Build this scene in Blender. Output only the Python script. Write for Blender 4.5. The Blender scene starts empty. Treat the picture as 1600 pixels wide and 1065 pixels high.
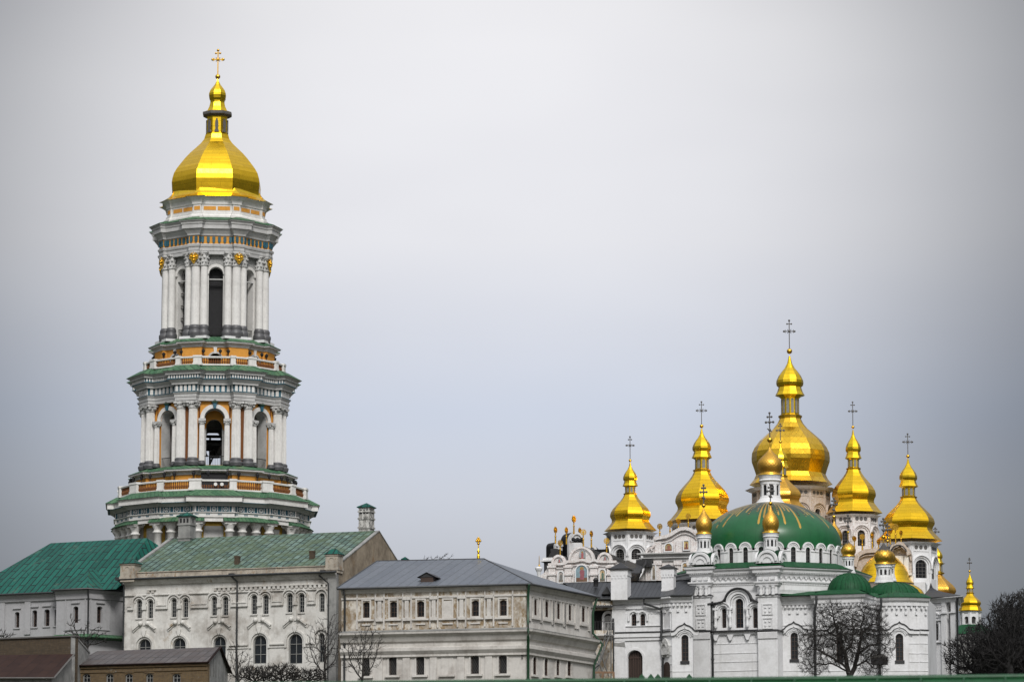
import bpy, math, random
import numpy as np
from mathutils import Vector
from mathutils.geometry import tessellate_polygon
SC = bpy.context.scene
COL = SC.collection
sin, cos, pi, rad = math.sin, math.cos, math.pi, math.radians

# ---------------------------------------------------------------- camera
PITCH = math.atan(0.156)
FPX = 6000.0
CAMZ = 1.7
cam_data = bpy.data.cameras.new("camera")
cam = bpy.data.objects.new("camera", cam_data)
COL.objects.link(cam)
cam.location = (0, 0, CAMZ)
cam.rotation_euler = (pi / 2 + PITCH, 0, 0)
cam_data.sensor_width = 36
cam_data.lens = 135
cam_data.clip_start = 1
cam_data.clip_end = 9000
cam_data.dof.use_dof = True
cam_data.dof.focus_distance = 425
cam_data.dof.aperture_fstop = 3.2
SC.camera = cam

# ---------------------------------------------------------------- sky and light
world = bpy.data.worlds.new("World")
SC.world = world
world.use_nodes = True
wn, wl = world.node_tree.nodes, world.node_tree.links
wn.clear()
SUN_EL, SUN_AZ = rad(42), rad(205)          # sun behind the photographer's left shoulder, through cloud
sky = wn.new("ShaderNodeTexSky"); sky.sky_type = 'NISHITA'; sky.sun_disc = False
sky.sun_elevation = SUN_EL; sky.sun_rotation = SUN_AZ
tc = wn.new("ShaderNodeTexCoord")
sep = wn.new("ShaderNodeSeparateXYZ"); wl.new(tc.outputs["Generated"], sep.inputs[0])
def wmath(op, a, b=None, clamp=False):
    n = wn.new("ShaderNodeMath"); n.operation = op; n.use_clamp = clamp
    for i, v in enumerate((a, b)):
        if v is None: continue
        if isinstance(v, (int, float)): n.inputs[i].default_value = v
        else: wl.new(v, n.inputs[i])
    return n.outputs[0]
def wramp(fac, stops):
    r = wn.new("ShaderNodeValToRGB"); e = r.color_ramp.elements
    e[0].position, e[0].color = stops[0][0], (*stops[0][1], 1)
    e[1].position, e[1].color = stops[-1][0], (*stops[-1][1], 1)
    for p, c in stops[1:-1]:
        x = e.new(p); x.color = (*c, 1)
    wl.new(fac, r.inputs[0]); return r.outputs[0]
# overcast layer: bluish towards the horizon, paler lilac grey higher, bright overhead
lay = wramp(sep.outputs[2], [(0.0, (.13, .13, .14)), (0.077, (.62, .625, .665)), (0.113, (.69, .715, .79)), (0.135, (.645, .69, .80)), (0.154, (.70, .72, .795)),
                             (0.18, (.85, .845, .875)), (0.25, (.99, .975, .985)), (0.45, (2.6, 2.6, 2.64)), (1.0, (5.0, 5.0, 5.1))])
mp = wn.new("ShaderNodeMapping"); mp.inputs["Scale"].default_value = (1, 1, 2.6)
wl.new(tc.outputs["Generated"], mp.inputs[0])
cl = wn.new("ShaderNodeTexNoise"); cl.inputs["Scale"].default_value = 5.5; cl.inputs["Detail"].default_value = 3
cl.inputs["Roughness"].default_value = .5
wl.new(mp.outputs[0], cl.inputs["Vector"])
cn = wramp(cl.outputs[0], [(0.3, (.94, .94, .95)), (0.7, (1.06, 1.06, 1.055))])
mul = wn.new("ShaderNodeMix"); mul.data_type = 'RGBA'; mul.blend_type = 'MULTIPLY'; mul.inputs[0].default_value = 1
wl.new(lay, mul.inputs[6]); wl.new(cn, mul.inputs[7])
# lens corner falloff put into the sky colour, darker away from the centre
CD = Vector((sin(rad(-.4))*cos(rad(10.3)), cos(rad(10.3)), sin(rad(10.3))))
dq = wn.new("ShaderNodeVectorMath"); dq.operation = 'DOT_PRODUCT'; wl.new(tc.outputs["Generated"], dq.inputs[0]); dq.inputs[1].default_value = CD
tq = wmath('DIVIDE', wmath('SUBTRACT', 1.0, dq.outputs["Value"]), 1-cos(rad(8.0)))
vignette = wmath('SUBTRACT', 1.0, wmath('POWER', 2.718, wmath('MULTIPLY', wmath('POWER', wmath('MAXIMUM', tq, 0.0), 1.6), -1.15)))
mul2 = wn.new("ShaderNodeMix"); mul2.data_type = 'RGBA'; mul2.blend_type = 'MULTIPLY'
wl.new(vignette, mul2.inputs[0]); wl.new(mul.outputs[2], mul2.inputs[6]); mul2.inputs[7].default_value = (.17, .175, .185, 1)
# brighter patch of cloud round the hidden sun
SD = Vector((sin(rad(9)) * cos(SUN_EL), -cos(rad(9)) * cos(SUN_EL), sin(SUN_EL)))
dp = wn.new("ShaderNodeVectorMath"); dp.operation = 'DOT_PRODUCT'; wl.new(tc.outputs["Generated"], dp.inputs[0]); dp.inputs[1].default_value = SD
gl = wmath('MULTIPLY', wmath('POWER', wmath('MAXIMUM', dp.outputs["Value"], 0.0), 5.0), 1.5)
gcol = wn.new("ShaderNodeMix"); gcol.data_type = 'RGBA'; gcol.blend_type = 'MIX'; gcol.inputs[6].default_value = (0, 0, 0, 1); gcol.inputs[7].default_value = (1, .97, .93, 1)
gcol.clamp_factor = False; wl.new(gl, gcol.inputs[0])
addg = wn.new("ShaderNodeMix"); addg.data_type = 'RGBA'; addg.blend_type = 'ADD'; addg.inputs[0].default_value = 1
wl.new(mul2.outputs[2], addg.inputs[6]); wl.new(gcol.outputs[2], addg.inputs[7])
skm = wn.new("ShaderNodeMix"); skm.data_type = 'RGBA'; skm.blend_type = 'MULTIPLY'; skm.inputs[0].default_value = 1
wl.new(sky.outputs[0], skm.inputs[6]); skm.inputs[7].default_value = (.10, .10, .10, 1)
fin = wn.new("ShaderNodeMix"); fin.data_type = 'RGBA'; fin.inputs[0].default_value = .93
wl.new(skm.outputs[2], fin.inputs[6]); wl.new(addg.outputs[2], fin.inputs[7])
bg = wn.new("ShaderNodeBackground"); bg.inputs[1].default_value = .667
wl.new(fin.outputs[2], bg.inputs[0])
wo = wn.new("ShaderNodeOutputWorld"); wl.new(bg.outputs[0], wo.inputs[0])

sd = bpy.data.lights.new("sun", 'SUN'); sd.energy = 1.5; sd.angle = rad(14); sd.color = (1, .97, .93)
so = bpy.data.objects.new("sun", sd); COL.objects.link(so)
so.location = (-80, -100, 200)
dvec = Vector((sin(rad(9)) * cos(SUN_EL), -cos(rad(9)) * cos(SUN_EL), sin(SUN_EL)))   # direction to the sun
so.rotation_euler = dvec.to_track_quat('Z', 'Y').to_euler()
SC.view_settings.view_transform = 'Standard'
SC.view_settings.look = 'None'
SC.view_settings.exposure = .585
SC.view_settings.gamma = 1

# ---------------------------------------------------------------- measuring helpers
CP, SP = cos(PITCH), sin(PITCH)
def ray(px, py):
    rx = (px - 800) / FPX; up = -(py - 532.5) / FPX
    d = Vector((rx, CP - up * SP, SP + up * CP))
    return d / d.y
def at(px, py, Y):
    d = ray(px, py)
    return Vector((d.x * Y, Y, CAMZ + d.z * Y))
def ppm(Y, z=40):
    return FPX / (Y * CP + (z - CAMZ) * SP)
def zat(py, Y, px=800): return at(px, py, Y).z
class Fr:
    """wall frame: s to the right as seen from outside, z up, d outwards"""
    def __init__(self, x, y, ang):
        self.x, self.y, self.a = x, y, rad(ang)
        self.u = (cos(self.a), sin(self.a)); self.n = (sin(self.a), -cos(self.a))
    def P(self, s, z, d=0):
        return (self.x + self.u[0] * s + self.n[0] * d, self.y + self.u[1] * s + self.n[1] * d, z)
    def hit(self, px, py, d=0):
        r = ray(px, py)
        nx, ny = self.n
        t = (d + self.x * nx + self.y * ny) / (r.x * nx + r.y * ny)
        X, Y = r.x * t, t
        return ((X - self.x) * self.u[0] + (Y - self.y) * self.u[1], CAMZ + r.z * t)
    def sh(self, s=0, d=0):
        p = self.P(s, 0, d); return Fr(p[0], p[1], math.degrees(self.a))
def frpp(p, q):
    return Fr(p[0], p[1], math.degrees(math.atan2(q[1] - p[1], q[0] - p[0])))
W0 = Fr(0, 0, 0)
def e_(th): return (sin(th), -cos(th))
def ep_(th): return (cos(th), sin(th))

# ---------------------------------------------------------------- mesh builder
class MB:
    def __init__(s): s.v, s.f, s.uv, s.sm = [], [], [], []
    def add(s, vs, fs, sm=False, uvs=None):
        o = len(s.v); s.v += [tuple(p) for p in vs]
        for i, f in enumerate(fs):
            s.f.append([k + o for k in f]); s.sm.append(sm)
            s.uv.append(uvs[i] if uvs else None)
    def box(s, fr, s0, s1, z0, z1, d0, d1):
        if s1 < s0: s0, s1 = s1, s0
        if z1 < z0: z0, z1 = z1, z0
        if d1 < d0: d0, d1 = d1, d0
        P = [fr.P(a, z, d) for z in (z0, z1) for (a, d) in ((s0, d0), (s1, d0), (s1, d1), (s0, d1))]
        s.add(P, [(3, 2, 1, 0), (4, 5, 6, 7), (0, 1, 5, 4), (1, 2, 6, 5), (2, 3, 7, 6), (3, 0, 4, 7)][:6])
    def prism(s, fr, ol, d0, d1, holes=(), caps=True, back=True):
        """outline (s,z) extruded from d0 (back) to d1 (front)"""
        loops = [ol] + list(holes)
        flat = [p for l in loops for p in l]
        tris = tessellate_polygon([[Vector((p[0], p[1], 0)) for p in l] for l in loops])
        def orient(t):
            a, b, c = [flat[i] for i in t]
            return t if (b[0]-a[0])*(c[1]-a[1]) - (b[1]-a[1])*(c[0]-a[0]) > 0 else (t[0], t[2], t[1])
        tris = [orient(t) for t in tris]
        s.add([fr.P(p[0], p[1], d1) for p in flat], tris)
        if back: s.add([fr.P(p[0], p[1], d0) for p in flat], [(t[0], t[2], t[1]) for t in tris])
        for li, l in enumerate(loops):
            n = len(l)
            vs = [fr.P(p[0], p[1], d1) for p in l] + [fr.P(p[0], p[1], d0) for p in l]
            A = sum(l[i][0]*l[(i+1) % n][1] - l[(i+1) % n][0]*l[i][1] for i in range(n))
            ccw = (A > 0) == (li == 0)
            s.add(vs, [((i, i+n, (i+1) % n+n, (i+1) % n) if ccw else (i, (i+1) % n, (i+1) % n+n, i+n)) for i in range(n)])
    def band(s, fr, path, w, d0, d1, closed=False, side=0):
        """flat strip of width w following a path on the wall; side 0 centred, 1 left, -1 right"""
        n = len(path); L, R = [], []
        for i in range(n):
            a = path[i-1] if (i or closed) else path[i]
            b = path[(i+1) % n] if (i < n-1 or closed) else path[i]
            c = path[i]
            d1_ = _nrm(c[0]-a[0], c[1]-a[1]) if a != c else None
            d2_ = _nrm(b[0]-c[0], b[1]-c[1]) if b != c else None
            d1_ = d1_ or d2_; d2_ = d2_ or d1_
            mx, my = -(d1_[1]+d2_[1]), d1_[0]+d2_[0]
            l = math.hypot(mx, my) or 1; mx, my = mx/l, my/l
            k = 1/max(.35, mx*-d1_[1]+my*d1_[0])
            lo, hi = {0: (-w/2, w/2), 1: (0, w), -1: (-w, 0)}[side]
            L.append((c[0]+mx*hi*k, c[1]+my*hi*k)); R.append((c[0]+mx*lo*k, c[1]+my*lo*k))
        m = n if closed else n-1
        for i in range(m):
            j = (i+1) % n
            q = [R[i], R[j], L[j], L[i]]
            s.add([fr.P(*p, d1) for p in q] + [fr.P(*p, d0) for p in q],
                  [(0, 1, 2, 3), (0, 4, 5, 1), (2, 6, 7, 3)] + ([(3, 7, 4, 0)] if i == 0 and not closed else []) + ([(1, 5, 6, 2)] if i == m-1 and not closed else []))
    def lathe(s, c, prof, n, ph=0, sm=False, a0=None, a1=None, k=1.0):
        """prof list of (r, z); face centres at azimuth ph (degrees, 0 = towards camera)"""
        full = a0 is None
        if full: an = [rad(ph) + 2*pi*(i+.5)/n for i in range(n)]
        else: an = [rad(a0 + (a1-a0)*i/n) for i in range(n+1)]
        m = len(an); vs = []; L = [0]
        for i in range(1, len(prof)):
            L.append(L[-1] + math.hypot(prof[i][0]-prof[i-1][0], prof[i][1]-prof[i-1][1]))
        for (r, z) in prof:
            for a in an: vs.append((c[0]+sin(a)*r, c[1]-cos(a)*r, z))
        fs, uvs = [], []
        rm = max(p[0] for p in prof)
        for j in range(len(prof)-1):
            for i in range(n if full else n):
                i2 = (i+1) % m
                fs.append((j*m+i, j*m+i2, (j+1)*m+i2, (j+1)*m+i))
                u0, u1 = i*2*pi/n*rm*k, (i+1)*2*pi/n*rm*k
                uvs.append([(u0, L[j]), (u1, L[j]), (u1, L[j+1]), (u0, L[j+1])])
        s.add(vs, fs, sm, uvs)
        if full:
            if prof[-1][0] > .02: s.add([vs[(len(prof)-1)*m+i] for i in range(m)], [tuple(range(m))])
            if prof[0][0] > .02: s.add([vs[i] for i in range(m)], [tuple(reversed(range(m)))])
    def sweep(s, plan, prof, closed=True, sm=False, cap=True, k=1.0):
        """profile (out, z) carried round a plan; outside is on the right of travel"""
        n = len(plan); M = []
        for i in range(n):
            c = plan[i]
            a = plan[i-1] if (i or closed) else None
            b = plan[(i+1) % n] if (i < n-1 or closed) else None
            d1_ = _nrm(c[0]-a[0], c[1]-a[1]) if a else None
            d2_ = _nrm(b[0]-c[0], b[1]-c[1]) if b else None
            d1_ = d1_ or d2_; d2_ = d2_ or d1_
            n1, n2 = (d1_[1], -d1_[0]), (d2_[1], -d2_[0])
            mx, my = n1[0]+n2[0], n1[1]+n2[1]
            l = math.hypot(mx, my) or 1; mx, my = mx/l, my/l
            kk = 1/max(.3, mx*n1[0]+my*n1[1])
            M.append((mx*kk, my*kk))
        L = [0]
        for i in range(1, len(prof)):
            L.append(L[-1] + math.hypot(prof[i][0]-prof[i-1][0], prof[i][1]-prof[i-1][1]))
        vs = []
        for (o, z) in prof:
            for i in range(n): vs.append((plan[i][0]+M[i][0]*o, plan[i][1]+M[i][1]*o, z))
        D = [0]
        for i in range(n): 
            q = plan[(i+1) % n]; D.append(D[-1]+math.hypot(q[0]-plan[i][0], q[1]-plan[i][1]))
        fs, uvs = [], []
        for j in range(len(prof)-1):
            for i in range(n if closed else n-1):
                i2 = (i+1) % n
                fs.append((j*n+i, j*n+i2, (j+1)*n+i2, (j+1)*n+i))
                uvs.append([(D[i]*k, L[j]), (D[i+1]*k, L[j]), (D[i+1]*k, L[j+1]), (D[i]*k, L[j+1])])
        s.add(vs, fs, sm, uvs)
        if not closed and cap and len(prof) > 2:
            s.add([vs[j*n] for j in range(len(prof))], [tuple(reversed(range(len(prof))))])
            s.add([vs[j*n+n-1] for j in range(len(prof))], [tuple(range(len(prof)))])
    def tube(s, pts, r, n=6, r2=None):
        pts = [Vector(p) for p in pts]; m = len(pts); vs = []
        for i, p in enumerate(pts):
            t = (pts[min(i+1, m-1)] - pts[max(i-1, 0)]).normalized()
            a = t.cross(Vector((0, 0, 1))) if abs(t.z) < .9 else t.cross(Vector((0, 1, 0)))
            a.normalize(); b = t.cross(a)
            rr = r if r2 is None else r + (r2-r)*i/(m-1)
            for j in range(n):
                g = 2*pi*j/n; vs.append(p + a*cos(g)*rr + b*sin(g)*rr)
        fs = [(i*n+j, i*n+(j+1) % n, (i+1)*n+(j+1) % n, (i+1)*n+j) for i in range(m-1) for j in range(n)]
        s.add(vs, fs, n > 4)
        s.add(vs[:n], [tuple(range(n))]); s.add(vs[-n:], [tuple(reversed(range(n)))])
    def ball(s, c, r, n=10):
        s.lathe(c, [(max(.001, r*sin(pi*i/6)), c[2]-r*cos(pi*i/6)) for i in range(7)], n, 0, True)
    def poly(s, pts, uv=None):
        """flat polygon with uv measured in metres along its own plane"""
        P = [Vector(p) for p in pts]
        nrm = Vector((0, 0, 0))
        for i in range(len(P)): nrm += (P[i]-P[0]).cross(P[(i+1) % len(P)]-P[0])
        nrm.normalize()
        ux = Vector((0, 0, 1)).cross(nrm)
        if ux.length < 1e-4: ux = Vector((1, 0, 0))
        ux.normalize(); vy = nrm.cross(ux)
        s.add(P, [tuple(range(len(P)))], False, [[(p.dot(ux), p.dot(vy)) for p in P]])
    def build(s, name, mat, parent=None, org=None):
        if org is None: org = wloc(parent) if parent else Vector((0, 0, 0))
        me = bpy.data.meshes.new(name)
        me.from_pydata([(v[0]-org[0], v[1]-org[1], v[2]-org[2]) for v in s.v], [], s.f)
        for p, sm in zip(me.polygons, s.sm): p.use_smooth = sm
        if any(u is not None for u in s.uv):
            ul = me.uv_layers.new(name="UVMap")
            for p, u in zip(me.polygons, s.uv):
                if u is None: continue
                for k, li in enumerate(p.loop_indices): ul.data[li].uv = u[k]
        me.materials.append(mat)
        o = bpy.data.objects.new(name, me); COL.objects.link(o)
        if parent:
            o.parent = parent; o.location = Vector(org) - wloc(parent)
        else: o.location = org
        return o
def _nrm(x, y):
    l = math.hypot(x, y)
    return (x/l, y/l) if l > 1e-9 else None
def wloc(o):
    v = Vector((0, 0, 0))
    while o: v = v + o.location; o = o.parent
    return v
def thing(name, label, cat, loc=(0, 0, 0), group=None):
    o = bpy.data.objects.new(name, None); COL.objects.link(o); o.location = loc
    o.empty_display_size = 1
    o['label'] = label; o['category'] = cat
    if group: o['group'] = group
    return o
def tag(o, label, cat, group=None, kind=None):
    o['label'] = label; o['category'] = cat
    if group: o['group'] = group
    if kind: o['kind'] = kind
    return o
def struct(o): o['kind'] = 'structure'; return o

# ---------------------------------------------------------------- materials
def _mat(name):
    m = bpy.data.materials.new(name); m.use_nodes = True
    n, l = m.node_tree.nodes, m.node_tree.links
    return m, n, l, n["Principled BSDF"]
def _noise(n, l, vec, scale, detail=4, rough=.6, sc=None):
    if sc:
        mp = n.new("ShaderNodeMapping"); mp.inputs["Scale"].default_value = sc; l.new(vec, mp.inputs[0]); vec = mp.outputs[0]
    t = n.new("ShaderNodeTexNoise"); t.inputs["Scale"].default_value = scale; t.inputs["Detail"].default_value = detail
    t.inputs["Roughness"].default_value = rough; l.new(vec, t.inputs["Vector"]); return t.outputs[0]
def _ramp(n, l, fac, lo, hi, c0=(0, 0, 0), c1=(1, 1, 1)):
    r = n.new("ShaderNodeValToRGB"); e = r.color_ramp.elements
    e[0].position, e[1].position = lo, hi; e[0].color = (*c0, 1); e[1].color = (*c1, 1)
    l.new(fac, r.inputs[0]); return r.outputs[0]
def _mix(n, l, fac, a, b, mode='MIX'):
    m = n.new("ShaderNodeMix"); m.data_type = 'RGBA'; m.blend_type = mode
    for i, v in ((0, fac), (6, a), (7, b)):
        if isinstance(v, (int, float)): m.inputs[i].default_value = v
        elif isinstance(v, tuple): m.inputs[i].default_value = (*v[:3], 1)
        else: l.new(v, m.inputs[i])
    return m.outputs[2]
def _bump(n, l, h, b, strength=.3, dist=.05):
    k = n.new("ShaderNodeBump"); k.inputs["Strength"].default_value = strength; k.inputs["Distance"].default_value = dist
    l.new(h, k.inputs["Height"]); l.new(k.outputs[0], b.inputs["Normal"])
def plaster(name, col, dirt=(.30, .27, .23), lo=.52, hi=.75, amt=.6, patch=None, plo=.62, phi=.66, rough=.85, sc=.35, streak=.35):
    m, n, l, b = _mat(name)
    v = n.new("ShaderNodeTexCoord").outputs["Object"]
    a = _noise(n, l, v, sc, 8, .68)
    st = _noise(n, l, v, 1.0, 4, .6, (2.2, 2.2, .16))
    fine = _noise(n, l, v, 3.5, 5, .7)
    f1 = _ramp(n, l, a, lo, hi)
    c = _mix(n, l, f1, col, _mix(n, l, amt, col, dirt))
    f2 = _ramp(n, l, st, .55, .80, (0, 0, 0), (streak, streak, streak))
    c = _mix(n, l, f2, c, dirt)
    f3 = _ramp(n, l, fine, .3, .75, (.88, .88, .88), (1.06, 1.06, 1.06))
    c = _mix(n, l, 1.0, c, f3, 'MULTIPLY')
    if patch:
        pn = _noise(n, l, v, sc*1.7, 10, .78, (1.3, 1.3, .62))
        f4 = _ramp(n, l, pn, plo, phi)
        brick = _mix(n, l, fine, patch, tuple(x*.55 for x in patch))
        c = _mix(n, l, f4, c, brick)
    l.new(c, b.inputs["Base Color"]); b.inputs["Roughness"].default_value = rough
    _bump(n, l, fine, b, .25, .04)
    return m
def sheet(name, c1, c2, seam, bw=.6, rh=1.2, metal=0., rough=.5, dirt=None, dl=.5, dh=.7, off=.5, mort=.035, damt=1.0):
    """standing-seam metal roof: panels laid out in the roof's own uv metres"""
    m, n, l, b = _mat(name)
    uv = n.new("ShaderNodeTexCoord")
    br = n.new("ShaderNodeTexBrick")
    br.inputs["Scale"].default_value = 1; br.inputs["Brick Width"].default_value = rh; br.inputs["Row Height"].default_value = bw
    br.inputs["Mortar Size"].default_value = mort; br.inputs["Mortar Smooth"].default_value = .2
    br.offset = off; br.inputs["Bias"].default_value = 0
    sw = n.new("ShaderNodeMapping"); sw.inputs["Rotation"].default_value = (0, 0, pi/2)
    l.new(uv.outputs["UV"], sw.inputs[0]); l.new(sw.outputs[0], br.inputs["Vector"])
    br.inputs["Color1"].default_value = (*c1, 1); br.inputs["Color2"].default_value = (*c2, 1); br.inputs["Mortar"].default_value = (*seam, 1)
    c = br.outputs[0]
    nz = _noise(n, l, uv.outputs["Object"], .5, 7, .7)
    nf = _noise(n, l, uv.outputs["Object"], 3, 5, .7)
    c = _mix(n, l, 1.0, c, _ramp(n, l, nf, .3, .7, (.78, .78, .78), (1.15, 1.15, 1.15)), 'MULTIPLY')
    if dirt: c = _mix(n, l, _ramp(n, l, nz, dl, dh, (0, 0, 0), (damt, damt, damt)), c, dirt)
    l.new(c, b.inputs["Base Color"]); b.inputs["Metallic"].default_value = metal; b.inputs["Roughness"].default_value = rough; b.inputs["Specular IOR Level"].default_value = .18
    _bump(n, l, br.outputs["Fac"], b, .5, .05)
    return m
def goldmat(name, col, rough=.25, scale=(1, .45), diamond=False, worn=None, bump=.12):
    m, n, l, b = _mat(name)
    uv = n.new("ShaderNodeTexCoord")
    br = n.new("ShaderNodeTexBrick"); br.inputs["Scale"].default_value = 1
    br.inputs["Brick Width"].default_value = scale[0]; br.inputs["Row Height"].default_value = scale[1]
    br.inputs["Mortar Size"].default_value = .026; br.inputs["Mortar Smooth"].default_value = .3
    if diamond:
        mp = n.new("ShaderNodeMapping"); mp.inputs["Rotation"].default_value = (0, 0, pi/4); l.new(uv.outputs["UV"], mp.inputs[0]); l.new(mp.outputs[0], br.inputs["Vector"]); br.offset = 0
    else: l.new(uv.outputs["UV"], br.inputs["Vector"])
    br.inputs["Color1"].default_value = (*col, 1); br.inputs["Color2"].default_value = (*[x*.86 for x in col], 1)
    br.inputs["Mortar"].default_value = (*[x*.62 for x in col], 1)
    nz = _noise(n, l, uv.outputs["Object"], .9, 5, .6)
    c = _mix(n, l, _ramp(n, l, nz, .55, .8, (0, 0, 0), (.4, .4, .4)), br.outputs[0], tuple(x*.5 for x in col))
    rg = _ramp(n, l, nz, .3, .7, (rough*.75,)*3, (rough*1.5,)*3)
    l.new(rg, b.inputs["Roughness"])
    b.inputs["Metallic"].default_value = 1
    if worn:
        geo = n.new("ShaderNodeSeparateXYZ"); l.new(uv.outputs["UV"], geo.inputs[0])
        wz = _noise(n, l, uv.outputs["UV"], 3.0, 4, .6, (1, .25, 1))
        ad = n.new("ShaderNodeMath"); ad.operation = 'ADD'
        sb = n.new("ShaderNodeMath"); sb.operation = 'MULTIPLY_ADD'; sb.inputs[1].default_value = worn[0]; sb.inputs[2].default_value = worn[1]
        l.new(geo.outputs[1], sb.inputs[0]); l.new(sb.outputs[0], ad.inputs[0]); l.new(wz, ad.inputs[1])
        f = _ramp(n, l, ad.outputs[0], .5, .55)
        c = _mix(n, l, f, c, (.045, .04, .035))
        mt = n.new("ShaderNodeMath"); mt.operation = 'SUBTRACT'; mt.inputs[0].default_value = 1; l.new(f, mt.inputs[1])
        l.new(mt.outputs[0], b.inputs["Metallic"])
    l.new(c, b.inputs["Base Color"])
    dn = _noise(n, l, uv.outputs["Object"], 1.3, 3, .5)
    h = _mix(n, l, .35, dn, br.outputs["Fac"])
    _bump(n, l, h, b, bump, .25)
    return m
def plain(name, col, rough=.6, metal=0., var=.25, scale=2.5):
    m, n, l, b = _mat(name)
    v = n.new("ShaderNodeTexCoord").outputs["Object"]
    nz = _noise(n, l, v, scale, 5, .65)
    c = _mix(n, l, 1.0, col, _ramp(n, l, nz, .3, .7, (1-var,)*3, (1+var*.5,)*3), 'MULTIPLY')
    l.new(c, b.inputs["Base Color"]); b.inputs["Roughness"].default_value = rough; b.inputs["Metallic"].default_value = metal
    return m
def brickmat(name, c1, c2, mort, patch=None, plo=.5, phi=.6):
    m, n, l, b = _mat(name)
    v = n.new("ShaderNodeTexCoord")
    sp = n.new("ShaderNodeSeparateXYZ"); l.new(v.outputs["Object"], sp.inputs[0])
    cb = n.new("ShaderNodeCombineXYZ"); 
    ad = n.new("ShaderNodeMath"); ad.operation = 'ADD'; l.new(sp.outputs[0], ad.inputs[0]); l.new(sp.outputs[1], ad.inputs[1])
    l.new(ad.outputs[0], cb.inputs[0]); l.new(sp.outputs[2], cb.inputs[1])
    br = n.new("ShaderNodeTexBrick"); br.inputs["Scale"].default_value = 1; br.inputs["Brick Width"].default_value = .3; br.inputs["Row Height"].default_value = .1
    br.inputs["Mortar Size"].default_value = .012
    br.inputs["Color1"].default_value = (*c1, 1); br.inputs["Color2"].default_value = (*c2, 1); br.inputs["Mortar"].default_value = (*mort, 1)
    l.new(cb.outputs[0], br.inputs["Vector"])
    c = br.outputs[0]
    a = _noise(n, l, v.outputs["Object"], .8, 8, .75)
    if patch: c = _mix(n, l, _ramp(n, l, a, plo, phi), c, patch)
    f = _noise(n, l, v.outputs["Object"], 4, 5, .7)
    c = _mix(n, l, 1.0, c, _ramp(n, l, f, .3, .7, (.7, .7, .7), (1.15, 1.15, 1.15)), 'MULTIPLY')
    l.new(c, b.inputs["Base Color"]); b.inputs["Roughness"].default_value = .9
    _bump(n, l, br.outputs["Fac"], b, .4, .02)
    return m
def ornate(name, base, line, sc=1.6, lo=.47, hi=.53):
    """plaster crowded with scrolling relief"""
    m, n, l, b = _mat(name)
    v = n.new("ShaderNodeTexCoord").outputs["Object"]
    w = n.new("ShaderNodeTexNoise"); w.inputs["Scale"].default_value = sc; w.inputs["Detail"].default_value = 1; w.inputs["Distortion"].default_value = 2.2
    l.new(v, w.inputs["Vector"])
    r = n.new("ShaderNodeValToRGB"); e = r.color_ramp.elements
    e[0].position, e[0].color = .36, (0, 0, 0, 1); e[1].position, e[1].color = .64, (0, 0, 0, 1)
    for p, c in ((.42, 1), (.46, 0), (.54, 0), (.58, 1)):
        x = e.new(p); x.color = (c, c, c, 1)
    l.new(w.outputs[0], r.inputs[0])
    fine = _noise(n, l, v, 4, 5, .7)
    c = _mix(n, l, r.outputs[0], base, line)
    c = _mix(n, l, 1.0, c, _ramp(n, l, fine, .3, .75, (.85,)*3, (1.06,)*3), 'MULTIPLY')
    l.new(c, b.inputs["Base Color"]); b.inputs["Roughness"].default_value = .8
    _bump(n, l, r.outputs[0], b, .25, -.05)
    return m
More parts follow.
